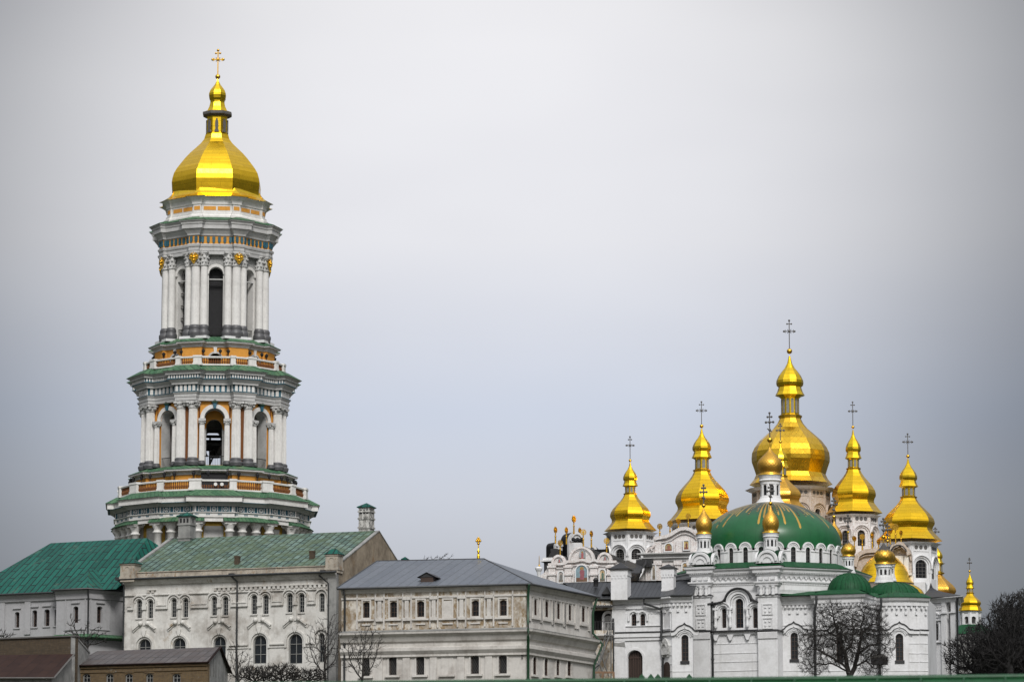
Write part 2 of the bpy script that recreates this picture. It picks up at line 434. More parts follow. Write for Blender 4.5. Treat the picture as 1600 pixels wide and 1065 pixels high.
def radial(name):
    """green dome with worn gilt rays running down from the crown (uv: x angle metres, y metres down)"""
    m, n, l, b = _mat(name)
    uv = n.new("ShaderNodeTexCoord")
    sp = n.new("ShaderNodeSeparateXYZ"); l.new(uv.outputs["UV"], sp.inputs[0])
    def mth(op, a, bb=None, c=None, cl=False):
        k = n.new("ShaderNodeMath"); k.operation = op; k.use_clamp = cl
        for i, x in enumerate((a, bb, c)):
            if x is None: continue
            if isinstance(x, (int, float)): k.inputs[i].default_value = x
            else: l.new(x, k.inputs[i])
        return k.outputs[0]
    cellw = .58
    u = mth('DIVIDE', sp.outputs[0], cellw)
    cell = mth('FLOOR', u); fr_ = mth('FRACT', u)
    wn_ = n.new("ShaderNodeTexWhiteNoise"); wn_.noise_dimensions = '1D'; l.new(cell, wn_.inputs["W"])
    wn2 = n.new("ShaderNodeTexWhiteNoise"); wn2.noise_dimensions = '1D'; l.new(mth('ADD', cell, 37.3), wn2.inputs["W"])
    v = sp.outputs[1]                                   # 0 at rim, grows to the crown
    # ray reaches down to a random height and narrows to a point
    low = mth('MULTIPLY_ADD', wn_.outputs[0], 3.4, 2.1)
    pt = mth('MULTIPLY', mth('ABSOLUTE', mth('SUBTRACT', fr_, .5)), .9)
    on = mth('GREATER_THAN', v, mth('ADD', low, pt))
    gap = mth('LESS_THAN', mth('ABSOLUTE', mth('SUBTRACT', fr_, .5)), .22)
    ray_ = mth('MULTIPLY', on, gap)
    nz = _noise(n, l, uv.outputs["UV"], 1.6, 4, .7, (1, 1.6, 1))
    nb = mth('GREATER_THAN', mth('ADD', mth('MULTIPLY', wn2.outputs[0], .5), nz), .73)
    col = _mix(n, l, nb, (.46, .28, .055), (.03, .03, .026))
    fine = _noise(n, l, uv.outputs["Object"], 1.2, 5, .6)
    g = _mix(n, l, fine, (.006, .068, .022), (.013, .115, .038))
    sm = mth('GREATER_THAN', mth('ABSOLUTE', mth('SUBTRACT', mth('FRACT', mth('DIVIDE', sp.outputs[0], 1.24)), .5)), .485)
    g = _mix(n, l, mth('MULTIPLY', sm, .45), g, (.004, .04, .015))
    crown = _ramp(n, l, mth('ADD', v, mth('MULTIPLY', nz, .8)), .0, 1.0)
    cr2 = mth('MULTIPLY', mth('SUBTRACT', mth('ADD', v, mth('MULTIPLY', nz, .8)), 4.3), .5, None, True)
    g = _mix(n, l, mth('MULTIPLY', cr2, .75), g, (.022, .034, .026))
    c = _mix(n, l, ray_, g, col)
    l.new(c, b.inputs["Base Color"]); b.inputs["Roughness"].default_value = .32; b.inputs['Specular IOR Level'].default_value = .4
    l.new(mth('MULTIPLY', ray_, .5), b.inputs["Metallic"])
    return m

WHITE = (.74, .74, .74)
M = {}
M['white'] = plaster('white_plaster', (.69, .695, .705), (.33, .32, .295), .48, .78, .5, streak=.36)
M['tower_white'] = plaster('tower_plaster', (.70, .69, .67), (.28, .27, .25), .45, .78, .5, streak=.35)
M['tower_grey'] = plaster('tower_shaded_stone', (.50, .50, .495), (.20, .195, .19), .45, .75, .5, streak=.3)  # grey stone, toned darker to put ledge shade into its colour
M['ionic'] = plaster('capital_stone', (.58, .58, .57), (.16, .16, .15), .42, .62, .8, streak=.5, sc=1.6)
M['ochre'] = plaster('ochre_plaster', (.66, .30, .045), (.30, .16, .05), .45, .8, .4, streak=.3)
M['ochre_dim'] = plaster('yellow_plaster', (.45, .29, .05), (.25, .16, .05), .45, .8, .4, streak=.3)
M['ochre_dark'] = plaster('rust_and_shade_orange', (.17, .058, .014), (.10, .045, .015), .45, .8, .4)
M['base_grey'] = plain('painted_base', (.085, .085, .09), .45, var=.3)
M['teal'] = plain('teal_paint', (.022, .105, .15), .6, var=.35)
M['tower_green'] = sheet('tower_ledge_sheet', (.045, .115, .062), (.085, .17, .095), (.02, .05, .03), .45, 3, 0, .6, (.15, .17, .10), .56, .75)
M['gold'] = goldmat('gold_leaf', (1.0, .66, .035), .20, (2.4, .62))
M['gold_dome'] = goldmat('gilded_sheet', (1.0, .62, .03), .22, (2.4, .56), bump=.06)
M['gold_tile'] = goldmat('gilded_tile', (.98, .60, .05), .24, (.85, .85), True)
M['gold_scale'] = goldmat('gilded_scale', (.80, .46, .08), .34, (.24, .24), True, bump=.35)
M['gold_worn'] = goldmat('worn_gilding', (.74, .44, .07), .34, (.26, .26), True, (.55, -.86), bump=.3)
M['gold_orn'] = plain('gilt_ornament', (.85, .50, .06), .3, 1., .3)
M['dark'] = plain('weathered_black_metal', (.035, .035, .037), .5, .3)
M['soot'] = plain('dark_statue', (.10, .095, .09), .7)
M['black'] = plain('black_parts_and_shadow', (.012, .012, .014), .8)
M['glass'] = plain('window_glass', (.010, .011, .013), .10, 0, .5, .9)
M['glass_blue'] = plain('tall_window_glass', (.018, .022, .026), .12, 0, .5, .8)
M['frame_dark'] = plain('dark_window_frame', (.05, .03, .022), .5)
M['frame_grey'] = plain('grey_window_frame', (.22, .22, .21), .6)
M['door'] = plain('brown_door', (.035, .022, .017), .5)
M['pipe'] = plain('dark_pipe', (.04, .042, .044), .45, .2)
M['pipe_green'] = plain('green_pipe', (.012, .05, .022), .45)
M['teal_roof'] = sheet('teal_roof_sheet', (.002, .062, .046), (.006, .10, .074), (.003, .012, .011), .70, 3.2, 0, .5, (.07, .12, .09), .58, .72, damt=.7, mort=.075)
M['patina_roof'] = sheet('patina_roof_sheet', (.066, .112, .096), (.145, .215, .188), (.014, .022, .018), .70, 1.35, 0, .6, (.075, .105, .055), .42, .58, damt=.72, mort=.085)
M['grey_roof'] = sheet('grey_roof_sheet', (.13, .145, .17), (.155, .17, .195), (.05, .055, .062), 1.0, 40, .25, .45, (.11, .12, .14), .5, .8, mort=.03)
M['black_roof'] = sheet('black_roof_sheet', (.035, .037, .04), (.05, .052, .056), (.012, .012, .013), .45, 40, .2, .42, mort=.04)
M['rust_roof'] = sheet('rusty_roof_sheet', (.022, .009, .006), (.030, .013, .008), (.010, .004, .003), .9, 2.2, 0, .7, (.03, .014, .010), .45, .65)
M['shed_roof'] = sheet('shed_roof_sheet', (.085, .078, .078), (.12, .11, .107), (.03, .025, .025), .72, 1.6, .2, .55, (.085, .07, .065), .45, .65, off=.0, mort=.05)
M['green_roof'] = sheet('green_roof_sheet', (.006, .058, .020), (.009, .074, .027), (.003, .03, .012), .55, 40, 0, .55, mort=.03)
M['radial'] = radial('painted_dome')
M['aged_b'] = plaster('aged_white_wall', (.60, .59, .56), (.20, .17, .14), .47, .66, .75, (.36, .27, .17), .58, .68, sc=.30, streak=.5)
M['aged_a'] = plaster('cool_white_wall', (.36, .36, .37), (.16, .15, .145), .5, .8, .4, (.34, .22, .14), .74, .78, sc=.28, streak=.25)  # white wall, base darkened to carry the lens falloff at this edge
M['aged_c'] = plaster('crumbling_wall', (.58, .55, .49), (.22, .17, .12), .40, .60, .8, (.30, .215, .12), .49, .57, sc=.95, streak=.5)
M['aged_c_low'] = plaster('stained_lower_wall', (.55, .53, .50), (.22, .19, .165), .48, .70, .6, (.40, .31, .21), .68, .72, sc=.5, streak=.5)
M['parapet'] = plaster('grimy_parapet', (.40, .36, .30), (.14, .12, .10), .45, .65, .7, (.33, .23, .14), .55, .6, sc=.9, streak=.5)
M['gable'] = plaster('ochre_gable_wall', (.30, .25, .185), (.10, .075, .05), .42, .62, .8, (.25, .16, .08), .55, .65, sc=.35, streak=.7)
M['grime'] = plaster('grey_grime_wall', (.27, .27, .26), (.10, .10, .10), .42, .65, .7, sc=.8, streak=.5)
M['chimney'] = plaster('chimney_stone', (.36, .35, .33), (.10, .10, .095), .42, .58, .85, (.66, .65, .62), .50, .54, sc=1.6)
M['brick'] = brickmat('yellow_brick', (.15, .098, .042), (.11, .07, .032), (.09, .075, .055), (.19, .175, .15), .60, .64)
M['brick_dark'] = brickmat('old_dark_brick', (.085, .058, .032), (.06, .042, .024), (.05, .042, .034), (.10, .09, .075), .60, .66)
M['ornate'] = ornate('white_relief_plaster', (.72, .71, .70), (.50, .40, .37))
M['ornate_brown'] = ornate('brown_relief_plaster', (.55, .49, .43), (.34, .22, .14), 2.0)
M['lace'] = ornate('grey_lace_relief', (.42, .42, .41), (.12, .12, .12), 3.2)
M['bark'] = plain('bark', (.022, .019, .017), .9)
M['bark_far'] = plain('far_bark', (.014, .013, .013), .9)
M['fore_green'] = plain('foreground_green_paint', (.006, .060, .018), .45, 0, .35, 5)
M['wood'] = plain('weathered_rail', (.20, .12, .07), .8)
M['steel'] = plain('galvanised_steel', (.22, .22, .215), .55, .4)
M['ground'] = plain('grass_slope', (.05, .055, .035), .95, 0, .5, .2)

# ---------------------------------------------------------------- outlines
def arch(s0, s1, z0, z1, kind='arch', n=9):
    w = s1-s0; c = (s0+s1)/2
    if kind == 'rect': return [(s0, z0), (s1, z0), (s1, z1), (s0, z1)]
    if kind == 'round': return [(c+w/2*cos(2*pi*i/14), (z0+z1)/2+w/2*sin(2*pi*i/14)) for i in range(14)]
    h = w/2 if kind == 'arch' else w*.22
    h = min(h, (z1-z0)*.8)
    pts = [(s0, z0), (s1, z0)]
    if kind == 'arch':
        pts += [(c+w/2*cos(pi*i/n), z1-h+h*sin(pi*i/n)) for i in range(n+1)]
    else:
        R = (w*w/4+h*h)/(2*h); a0 = math.asin(w/2/R)
        pts += [(c+R*sin(a0-2*a0*i/6), z1-R+R*cos(a0-2*a0*i/6)) for i in range(7)]
    return pts
def arcpath(c, zc, r, a0=0, a1=180, n=12, rz=None):
    rz = rz or r
    return [(c+r*cos(rad(a0+(a1-a0)*i/n)), zc+rz*sin(rad(a0+(a1-a0)*i/n))) for i in range(n+1)]
def window(fr, s0, s1, z0, z1, parent, kind='arch', dep=.3, nv=1, nh=3, mf=None, mg=None, bar=.05, fw=.09, name='window'):
    ol = arch(s0, s1, z0, z1, kind)
    mb = MB(); c = (s0+s1)/2; w = s1-s0
    mb.band(fr, ol, fw, -dep-.03, -dep+.06, closed=True, side=1)
    def top(s):
        if kind == 'arch': 
            h = min(w/2, (z1-z0)*.8); return z1-h+h*math.sqrt(max(0, 1-((s-c)/(w/2))**2))
        return z1 - (0 if kind == 'rect' else w*.1)
    for i in range(1, nv+1):
        s = s0+w*i/(nv+1); mb.box(fr, s-bar/2, s+bar/2, z0, top(s)-.02, -dep-.02, -dep+.04)
    for i in range(1, nh+1):
        z = z0+(z1-z0)*i/(nh+1)
        hw = w/2-.03
        if kind == 'arch' and z > z1-w/2: hw = math.sqrt(max(.01, (w/2)**2-(z-z1+w/2)**2))-.03
        mb.box(fr, c-hw, c+hw, z-bar/2, z+bar/2, -dep-.015, -dep+.035)
    o = mb.build(name, mf or M['frame_grey'], parent, fr.P(c, z0, -dep))
    g = MB(); g.prism(fr, ol, -dep-.08, -dep-.035)
    g.build('pane', mg or M['glass'], o, fr.P(c, z0, -dep))
    return ol
class Fac:
    def __init__(s, fr, ol, parent, mat, t=.45, name='wall'):
        s.fr, s.ol, s.p, s.m, s.t, s.name, s.h = fr, ol, parent, mat, t, name, []
        s.mb = MB()
    def px(s, x0, x1, y0, y1):
        a, z1 = s.fr.hit((x0+x1)/2, y0); b, z0 = s.fr.hit((x0+x1)/2, y1)
        ym = (y0+y1)/2
        return s.fr.hit(x0, ym)[0], s.fr.hit(x1, ym)[0], z0, z1
    def win(s, x0, x1, y0, y1, kind='arch', surround=0, **k):
        a, b, z0, z1 = s.px(x0, x1, y0, y1)
        s.h.append(window(s.fr, a, b, z0, z1, s.p, kind, **k))
        if surround: s.mb.band(s.fr, s.h[-1][1:] if kind != 'rect' else s.h[-1], surround, -.02, .08, closed=(kind == 'rect'), side=-1)
        return a, b, z0, z1
    def hole(s, x0, x1, y0, y1, kind='arch'):
        a, b, z0, z1 = s.px(x0, x1, y0, y1); s.h.append(arch(a, b, z0, z1, kind)); return a, b, z0, z1
    def done(s):
        s.mb.prism(s.fr, s.ol, -s.t, 0, s.h, back=False)
        return s.mb.build(s.name, s.m, s.p)
def downpipe(parent, pts, r=.09, mat=None, name='downpipe'):
    mb = MB(); mb.tube(pts, r, 6)
    for i in range(len(pts)-1):
        a, b = Vector(pts[i]), Vector(pts[i+1]); L = (b-a).length
        if L > 3:
            for k in range(1, int(L/2.2)+1):
                p = a+(b-a)*(k*2.2/L); mb.tube([p-(b-a)/L*.06, p+(b-a)/L*.06], r*1.35, 6)
    return mb.build(name, mat or M['pipe'], parent)
def cross(parent, c, h, w, mat, kind='rays', ang=0, t=.09, ball=None, bm=None):
    """ball at c, cross of height h above"""
    f = Fr(c[0], c[1], ang); mb = MB(); z = c[2]
    if ball: mb.ball((c[0], c[1], z), ball, 10)
    z += (ball or 0)*.8
    mb.box(f, -t/2, t/2, z, z+h, -t/2, t/2)
    zc = z+h*.62
    def arm(zz, hw, tt=t):
        mb.box(f, -hw, hw, zz-tt/2, zz+tt/2, -tt/2+.003, tt/2-.003)
        for q in (-hw, hw):
            p = f.P(q, zz, 0); mb.ball(p, tt*1.25, 6)
    if kind == 'rays':
        arm(zc, w/2); arm(z+h*.88, w*.2, t*.8)
        for q in (-1, 1):
            mb.box(f, q*w*.38-t*.4, q*w*.38+t*.4, zc-w*.15, zc+w*.15, -t*.35, t*.35)
            for a in (45, 135):
                L = w*.27; p0 = f.P(-cos(rad(a))*L, zc-sin(rad(a))*L, 0); p1 = f.P(cos(rad(a))*L, zc+sin(rad(a))*L, 0)
                mb.tube([p0, p1], t*.3, 4)
        mb.ball(f.P(0, zc, 0), t*1.5, 6)
    else:
        arm(zc, w/2, t*1.1); arm(z+h*.84, w*.27)
        mb.ball(f.P(0, zc+w*.0, 0), t*1.6, 6); mb.ball(f.P(0, z+h*.3, 0), t*1.6, 6)
        p0, p1 = f.P(-w*.33, z+h*.36, 0), f.P(w*.33, z+h*.22, 0); mb.tube([p0, p1], t*.6, 4)
    mb.ball(f.P(0, z+h, 0), t*1.3, 6)
    return mb.build('cross', mat, parent, (c[0], c[1], c[2]))
# ================================================================ terrain
gm = MB()
prof = [(-200, -1.5), (30, -1.5), (70, -.6), (250, 14), (330, 21.5), (620, 21.5), (900, 10), (4000, -30)]
for (y0, z0), (y1, z1) in zip(prof, prof[1:]):
    for x0, x1 in ((-2500, -150), (-150, 150), (150, 2500)):
        gm.add([(x0, y0, z0), (x1, y0, z0), (x1, y1, z1), (x0, y1, z1)], [(0, 1, 2, 3)])
struct(gm.build('ground', M['ground']))
GZ = 21.4

# ================================================================ great bell tower
YT = 461.0
tx = at(334.5, 600, YT).x
TC = (tx, YT)
PH = 5.3
tower = thing('bell_tower', 'tall white tiered bell tower with clustered columns, orange bands and one gold dome', 'bell tower', (tx, YT, GZ))
def zt(py, R): return zat(py, YT-R, 337)
def tp(th, r): return (tx+sin(rad(th))*r, YT-cos(rad(th))*r)
def plan8(Ra, Rc, hw, cen, th0):
    """octagon of apothem Ra with projecting blocks (front at Rc, half width hw) at th0+45k"""
    out = []; q = rad(22.5)
    for k in range(8):
        th = rad(th0+45*k); e, p = e_(th), ep_(th)
        rho = (Ra-hw*sin(q))/cos(q)
        for (r, t) in ((rho, -hw), (Rc, -hw), (Rc, hw), (rho, hw)):
            out.append((cen[0]+e[0]*r+p[0]*t, cen[1]+e[1]*r+p[1]*t))
    return out
def poly8(Ra, cen, th0):
    return [(cen[0]+sin(rad(th0+22.5+45*k))*Ra/cos(rad(22.5)), cen[1]-cos(rad(th0+22.5+45*k))*Ra/cos(rad(22.5))) for k in range(8)]
def solid(plan, z0, z1, name, mat, par, capz=True):
    mb = MB(); mb.sweep(plan, [(0, z0), (0, z1)])
    fr = W0
    return mb.build(name, mat, par)
def swp(name, plan, prof, mat, par, k=1.0):
    mb = MB(); mb.sweep(plan, prof, k=k); return mb.build(name, mat, par)
def column(par, x, y, zb, z1, z2, r, style, zcap, th, base='grey'):
    """zb base bottom, z1 shaft bottom, z2 shaft top, zcap abacus top"""
    mb = MB(); H = z2-z1
    pr = [(r*(1-.13*(max(0, i/8-.25))**1.2), z1+H*i/8) for i in range(9)]
    if style == 'doric':
        pr = pr[:-1]+[(r*.88, z2-.35), (r*1.12, z2-.30), (r*1.12, z2-.15), (r*.88, z2-.1), (r*.88, z2)]
    if style == 'ionic':
        n = 20; vs = []; fs = []
        for rr, z in pr:
            for i in range(n*2):
                a = pi*i/n; q = rr*(1 if i % 2 else .90); vs.append((x+sin(a)*q, y-cos(a)*q, z))
        m = n*2
        for j in range(len(pr)-1):
            for i in range(m): fs.append((j*m+i, j*m+(i+1) % m, (j+1)*m+(i+1) % m, (j+1)*m+i))
        mb.add(vs, fs, False)
    else: mb.lathe((x, y), pr, 20, 0, True)
    o = mb.build('column', M['tower_white'], par, (x, y, zb))
    b = MB(); h = z1-zb
    b.lathe((x, y), [(r*1.42, zb), (r*1.42, zb+h*.18), (r*1.52, zb+h*.3), (r*1.5, zb+h*.48), (r*1.28, zb+h*.56), (r*1.2, zb+h*.66), (r*1.3, zb+h*.78), (r*1.22, zb+h*.9), (r*1.02, z1+.01)], 18, 0, True)
    b.build('column_base', M['base_grey'] if base == 'grey' else M['tower_white'], o, (x, y, zb))
    c = MB(); h = zcap-z2; f = Fr(x, y, th)
    if style == 'doric':
        c.lathe((x, y), [(r*.88, z2), (r*.9, z2+h*.15), (r*1.28, z2+h*.5), (r*1.36, z2+h*.62), (.01, z2+h*.62)], 18, 0, True)
        c.box(f, -r*1.35, r*1.35, z2+h*.6, z2+h*.78, -r*1.35, r*1.35)
        c.box(f, -r*1.55, r*1.55, z2+h*.78, zcap, -r*1.55, r*1.55)
        m = M['tower_white']
    elif style == 'ionic':
        c.lathe((x, y), [(r*.92, z2), (r*1.08, z2+h*.12), (r*.95, z2+h*.25), (r*1.05, z2+h*.6), (.01, z2+h*.62)], 14, 0, True)
        for q in (-1, 1):
            for d in (-1, 1):
                cc = f.P(q*r*.95, z2+h*.5, d*r*.55)
                c.ball(cc, r*.44, 8)
        c.box(f, -r*1.3, r*1.3, zcap-h*.28, zcap, -r*1.2, r*1.2); m = M['ionic']
        for q in (-.4, 0, .4): c.ball(f.P(q*r, z2+h*.62, r*1.1), r*.2, 6)
    else:
        c.lathe((x, y), [(r*.9, z2), (r*1.12, z2+.06), (r*1.12, z2+.14), (r*.92, z2+.18), (r*1.0, z2+h*.5), (r*1.32, z2+h*.85), (.01, z2+h*.86)], 14, 0, True)
        for row, (zz, rr) in enumerate(((.3, 1.04), (.58, 1.14), (.8, 1.3))):
            for i in range(8):
                a = rad(th+45*i+22*row); c.ball((x+sin(a)*r*rr, y-cos(a)*r*rr, z2+h*zz), r*.26, 6)
        c.box(f, -r*1.35, r*1.35, zcap-h*.12, zcap, -r*1.35, r*1.35); m = M['ionic']
    c.build('capital', m, o, (x, y, z2))
    return o
def core_faces(par, Ra, z0, z1, wallmat, hw_open, zo0, zo1, t, name='arcade_wall', ph=PH, cen=TC, half=None, ring=0.0, ringmat=None, ringw=.35):
    """eight wall faces each pierced by an arched opening, one part"""
    mb = MB(); rb = MB(); side = Ra*math.tan(rad(22.5))
    for k in range(8):
        th = ph+45*k; e = e_(rad(th))
        fr = Fr(cen[0]+e[0]*Ra, cen[1]+e[1]*Ra, th)
        mb.prism(fr, [(-side, z0), (side, z0), (side, z1), (-side, z1)], -t, 0, [arch(-hw_open, hw_open, zo0, zo1, n=12)])
        if ring:
            rb.band(fr, arcpath(0, zo1-hw_open, hw_open+ringw/2, 0, 180, 16), ringw, -.05, ring)
    o = mb.build(name, wallmat, par)
    if ring: rb.build('archivolt', ringmat or M['tower_white'], o)
    return o
def balustrade(par, R, z0, z1, q, hwn, hww, colmat, ph):
    """balustrade whose posts stand in pairs either side of each tower corner"""
    an = sorted([ph+22.5+45*k+d for k in range(8) for d in (-q, q)])
    pl = [tp(a, R) for a in an]
    rail = MB()
    rail.sweep(pl, [(-.12, z1-.22), (.16, z1-.22), (.2, z1-.06), (.1, z1), (-.12, z1)])
    rail.build('rail', M['tower_white'], par)
    rail = MB(); rail.sweep(pl, [(-.1, z0), (.14, z0), (.14, z0+.18), (-.1, z0+.18)]); rail.build('plinth_rail', M['tower_white'], par)
    for i, a in enumerate(an):
        p, p2 = pl[i], pl[(i+1) % 16]
        w = hww if i % 2 else hwn; m = MB(); f2 = Fr(p[0], p[1], a)
        m.box(f2, -w*1.12, w*1.12, z0, z0+.3, -.3, .3); m.box(f2, -w, w, z0+.3, z1-.15, -.25, .25); m.box(f2, -w*1.1, w*1.1, z1-.15, z1+.08, -.32, .32)
        m.build('post', M['tower_white'], par, f2.P(0, z0))
        f = frpp(p, p2); L = math.hypot(p2[0]-p[0], p2[1]-p[1]); bb = MB(); s = .5
        while s < L-.35:
            c = f.P(s, 0, 0)
            bb.lathe(c, [(.06, z0+.15), (.13, z0+(z1-z0)*.4), (.05, z0+(z1-z0)*.6), (.09, z1-.2)], 5, a, False); s += .27
        bb.build('balusters', colmat, par, f.P(0, z0))
def lamp(par, x, y, z, h=1.15):
    m = MB(); m.lathe((x, y), [(.05, z), (.04, z+h*.45), (.14, z+h*.55), (.24, z+h*.8), (.05, z+h*.95), (.05, z+h)], 6, 0, False)
    m.build('lamp', M['black'], par, (x, y, z))

# ---- tier two (lowest in view)
z_l = zt(812, 11.8)
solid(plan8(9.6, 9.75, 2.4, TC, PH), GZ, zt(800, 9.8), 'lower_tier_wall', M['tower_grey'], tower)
for k in range(8):
    th = PH+45*k; e = e_(rad(th)); fr = Fr(tx+e[0]*9.78, YT+e[1]*9.78, th)
    m = MB(); a, b = zt(842, 9.8)-1.2, zt(812, 9.8)
    m.box(fr, -1.75, 1.75, a-6, b, -.02, .12); o = m.build('yellow_surround', M['ochre_dim'], tower, fr.P(0, a))
    m = MB(); m.box(fr, -1.15, 1.15, a-5, b-.7, .1, .2); m.build('blind_panel', M['tower_grey'], o, fr.P(0, a))
for k in range(8):
    for dth in (-13.0, -4.6, 4.6, 13.0):
        th = PH+22.5+45*k+dth; out = .35 if abs(dth) > 10 else 0
        R = 10.95+out; x, y = tp(th, R)
        column(tower, x, y, GZ, GZ+1.4, zt(826, 11.3), .52, 'doric', zt(812.5, 11.4), th, 'w')
# ledge over the columns, frieze and cornice on a sixteen sided plan
H16 = 11.5*math.tan(rad(11.25))
P2a = plan8(11.3, 11.55, H16, TC, PH)
ledge = MB()
for k in range(8):
    th = rad(PH+22.5+45*k)
    a0, a1 = PH+22.5+45*k-17, PH+22.5+45*k+17
    q = []
    for i in range(5): q.append(tp(a0+(a1-a0)*i/4, 11.9))
    ledge.sweep(q, [(-1.2, zt(813, 12)), (.35, zt(813.4, 12)), (.35, zt(812.6, 12)), (-.4, zt(806, 11.5)), (-1.2, zt(806, 11.5))], closed=False)
ledge.build('green_ledge', M['tower_green'], tower)
swp('architrave', P2a, [(0, zt(814, 11.5)), (0, zt(807.5, 11.6)), (.14, zt(807.3, 11.6)), (.14, zt(800.5, 11.6)), (.3, zt(800, 11.6)), (.3, zt(799, 11.6))], M['tower_white'], tower)
def off(plan, d):
    out = []; n = len(plan)
    for i in range(n):
        a, c, b = plan[i-1], plan[i], plan[(i+1) % n]
        p, q = _nrm(c[0]-a[0], c[1]-a[1]), _nrm(b[0]-c[0], b[1]-c[1])
        mx, my = p[1]+q[1], -p[0]-q[0]; l = math.hypot(mx, my); mx, my = mx/l, my/l
        k = d/max(.3, mx*p[1]-my*p[0]); out.append((c[0]+mx*k, c[1]+my*k))
    return out
swp('painted_frieze', P2a, [(.02, zt(799.4, 11.6)), (.02, zt(789.5, 11.6))], M['teal'], tower)
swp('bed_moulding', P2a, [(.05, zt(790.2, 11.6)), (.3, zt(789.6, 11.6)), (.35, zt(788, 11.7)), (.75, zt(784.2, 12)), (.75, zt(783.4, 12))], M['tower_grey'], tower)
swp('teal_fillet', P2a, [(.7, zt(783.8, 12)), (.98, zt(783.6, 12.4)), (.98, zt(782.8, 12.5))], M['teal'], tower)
P2c = plan8(11.3, 11.75, H16+.15, TC, PH)
swp('corona', P2c, [(.6, zt(783, 12.3)), (.85, zt(783, 12.5)), (.85, zt(775.6, 12.5)), (.98, zt(775, 12.7)), (1.02, zt(773.9, 12.9)), (.3, zt(773, 12.3))], M['tower_white'], tower)
swp('cornice_roof', P2c, [(1.05, zt(773.9, 12.9)), (1.07, zt(773.2, 12.9)), (-.2, zt(764.6, 11.5)), (-2.6, zt(763.5, 9))], M['tower_green'], tower)
# frieze relief: triglyph bars, rosettes, guttae
for i, (a, b) in enumerate(zip(P2a, P2a[1:]+P2a[:1])):
    L = math.hypot(b[0]-a[0], b[1]-a[1])
    if L < 1: continue
    bars, ros, gut = MB(), MB(), MB()
    fr = frpp(a, b); zz0, zz1 = zt(798.4, 11.6), zt(790.4, 11.6)
    bars.box(fr, 0, .2, zz0-.08, zz1+.05, 0, .09); bars.box(fr, L-.2, L, zz0-.08, zz1+.05, 0, .09)
    n = 3; pw = (L-.5)/n
    for j in range(n):
        c = .25+pw*(j+.5)
        bars.band(fr, [(c+.22*cos(2*pi*t/10), (zz0+zz1)/2+.22*sin(2*pi*t/10)) for t in range(10)], .065, 0, .13, True)
        bars.ball(fr.P(c, (zz0+zz1)/2, .02), .09, 6)
        for t in (-1, 1):
            for g in (.42,):
                s = c+t*g
                if .3 < s < L-.3: bars.box(fr, s-.04, s+.04, zz0+.02, zz1, 0, .08)
        for g in (-.16, 0, .16):
            gut.box(fr, c-pw/2+g-.05, c-pw/2+g+.05, zt(804, 11.6), zt(801.6, 11.6), .13, .17)
    o = bars.build('frieze_relief', M['tower_white'], tower, fr.P(0, zz0)); gut.build('guttae', M['teal'], o)
balustrade(tower, 11.25, zt(765.5, 11.2), zt(748.5, 11.2), 11.25, .42, .72, M['ochre_dark'], PH)

# ---- pedestal of tier three
P3p = plan8(8.75, 9.35, 1.55, TC, PH+22.5)
swp('pedestal_wall', P3p, [(0, zt(775, 9)), (0, zt(741, 9.2))], M['ochre'], tower)
swp('pedestal_cornice', P3p, [(.02, zt(741.4, 9.2)), (.12, zt(741, 9.2)), (.15, zt(738, 9.3)), (.45, zt(735, 9.6)), (.7, zt(734.4, 9.8)), (.72, zt(731.6, 9.9)), (.2, zt(731, 9.5))], M['tower_grey'], tower)
swp('pedestal_roof', P3p, [(.76, zt(731.8, 9.9)), (.76, zt(731.2, 9.9)), (-.6, zt(725.5, 8.6)), (-3, zt(725, 7))], M['tower_green'], tower)
fr = Fr(*tp(PH, 8.78), PH); m = MB(); m.box(fr, -1.55, 1.55, zt(765, 9), zt(738, 9), 0, .2); m.build('dark_board', M['black'], tower)
m = MB()
for q in (.25, 1.0):
    fr2 = Fr(*tp(PH, 11.28), PH)
    m.prism(fr2.sh(q-.1, .1), [(.21*cos(2*pi*t/12), zt(756.5, 11)+.21*sin(2*pi*t/12)) for t in range(12)], 0, .1)
m.build('white_disc', M['tower_white'], tower)
m = MB(); fr2 = Fr(*tp(PH, 11.0), PH); m.box(fr2, -1.7, 1.7, zt(764, 11), zt(751, 11), -.1, .1); m.build('dark_gate', M['black'], tower)
# ---- tier three: open arcade with paired ionic columns
A3 = 7.7
zo0, zo1 = zt(726, 7.7), zt(637.5, 7.7)
core_faces(tower, A3, zt(727, 8), zt(610, 8), M['ochre'], 1.25, zo0, zo1, 1.5, 'arcade_wall', ring=.22, ringw=.48)
lin = MB()
for k in range(8):
    th = PH+45*k; fr = Fr(*tp(th, A3-.75), th)
    lin.band(fr, arch(-1.24, 1.24, zo0, zo1-.02, n=12)[1:]+[(-1.24, zo0)], .05, -.72, .72, side=1)
lin.build('arch_lining', M['tower_grey'], tower)
for k in range(8):
    key = MB(); gsh = MB(); th = PH+45*k; fr = Fr(*tp(th, A3), th)
    key.prism(fr, [(-.12, zo1-.05), (.12, zo1-.05), (.26, zo1+.62), (-.26, zo1+.62)], 0, .42)
    gsh.prism(fr, [(-.42, zo1+.62), (.42, zo1+.62), (0, zo1+1.05)], 0, .5)
    o = key.build('keystone', M['teal'], tower, fr.P(0, zo1)); gsh.build('keystone_hood', M['tower_green'], o)
zi = zt(655.5, 8)
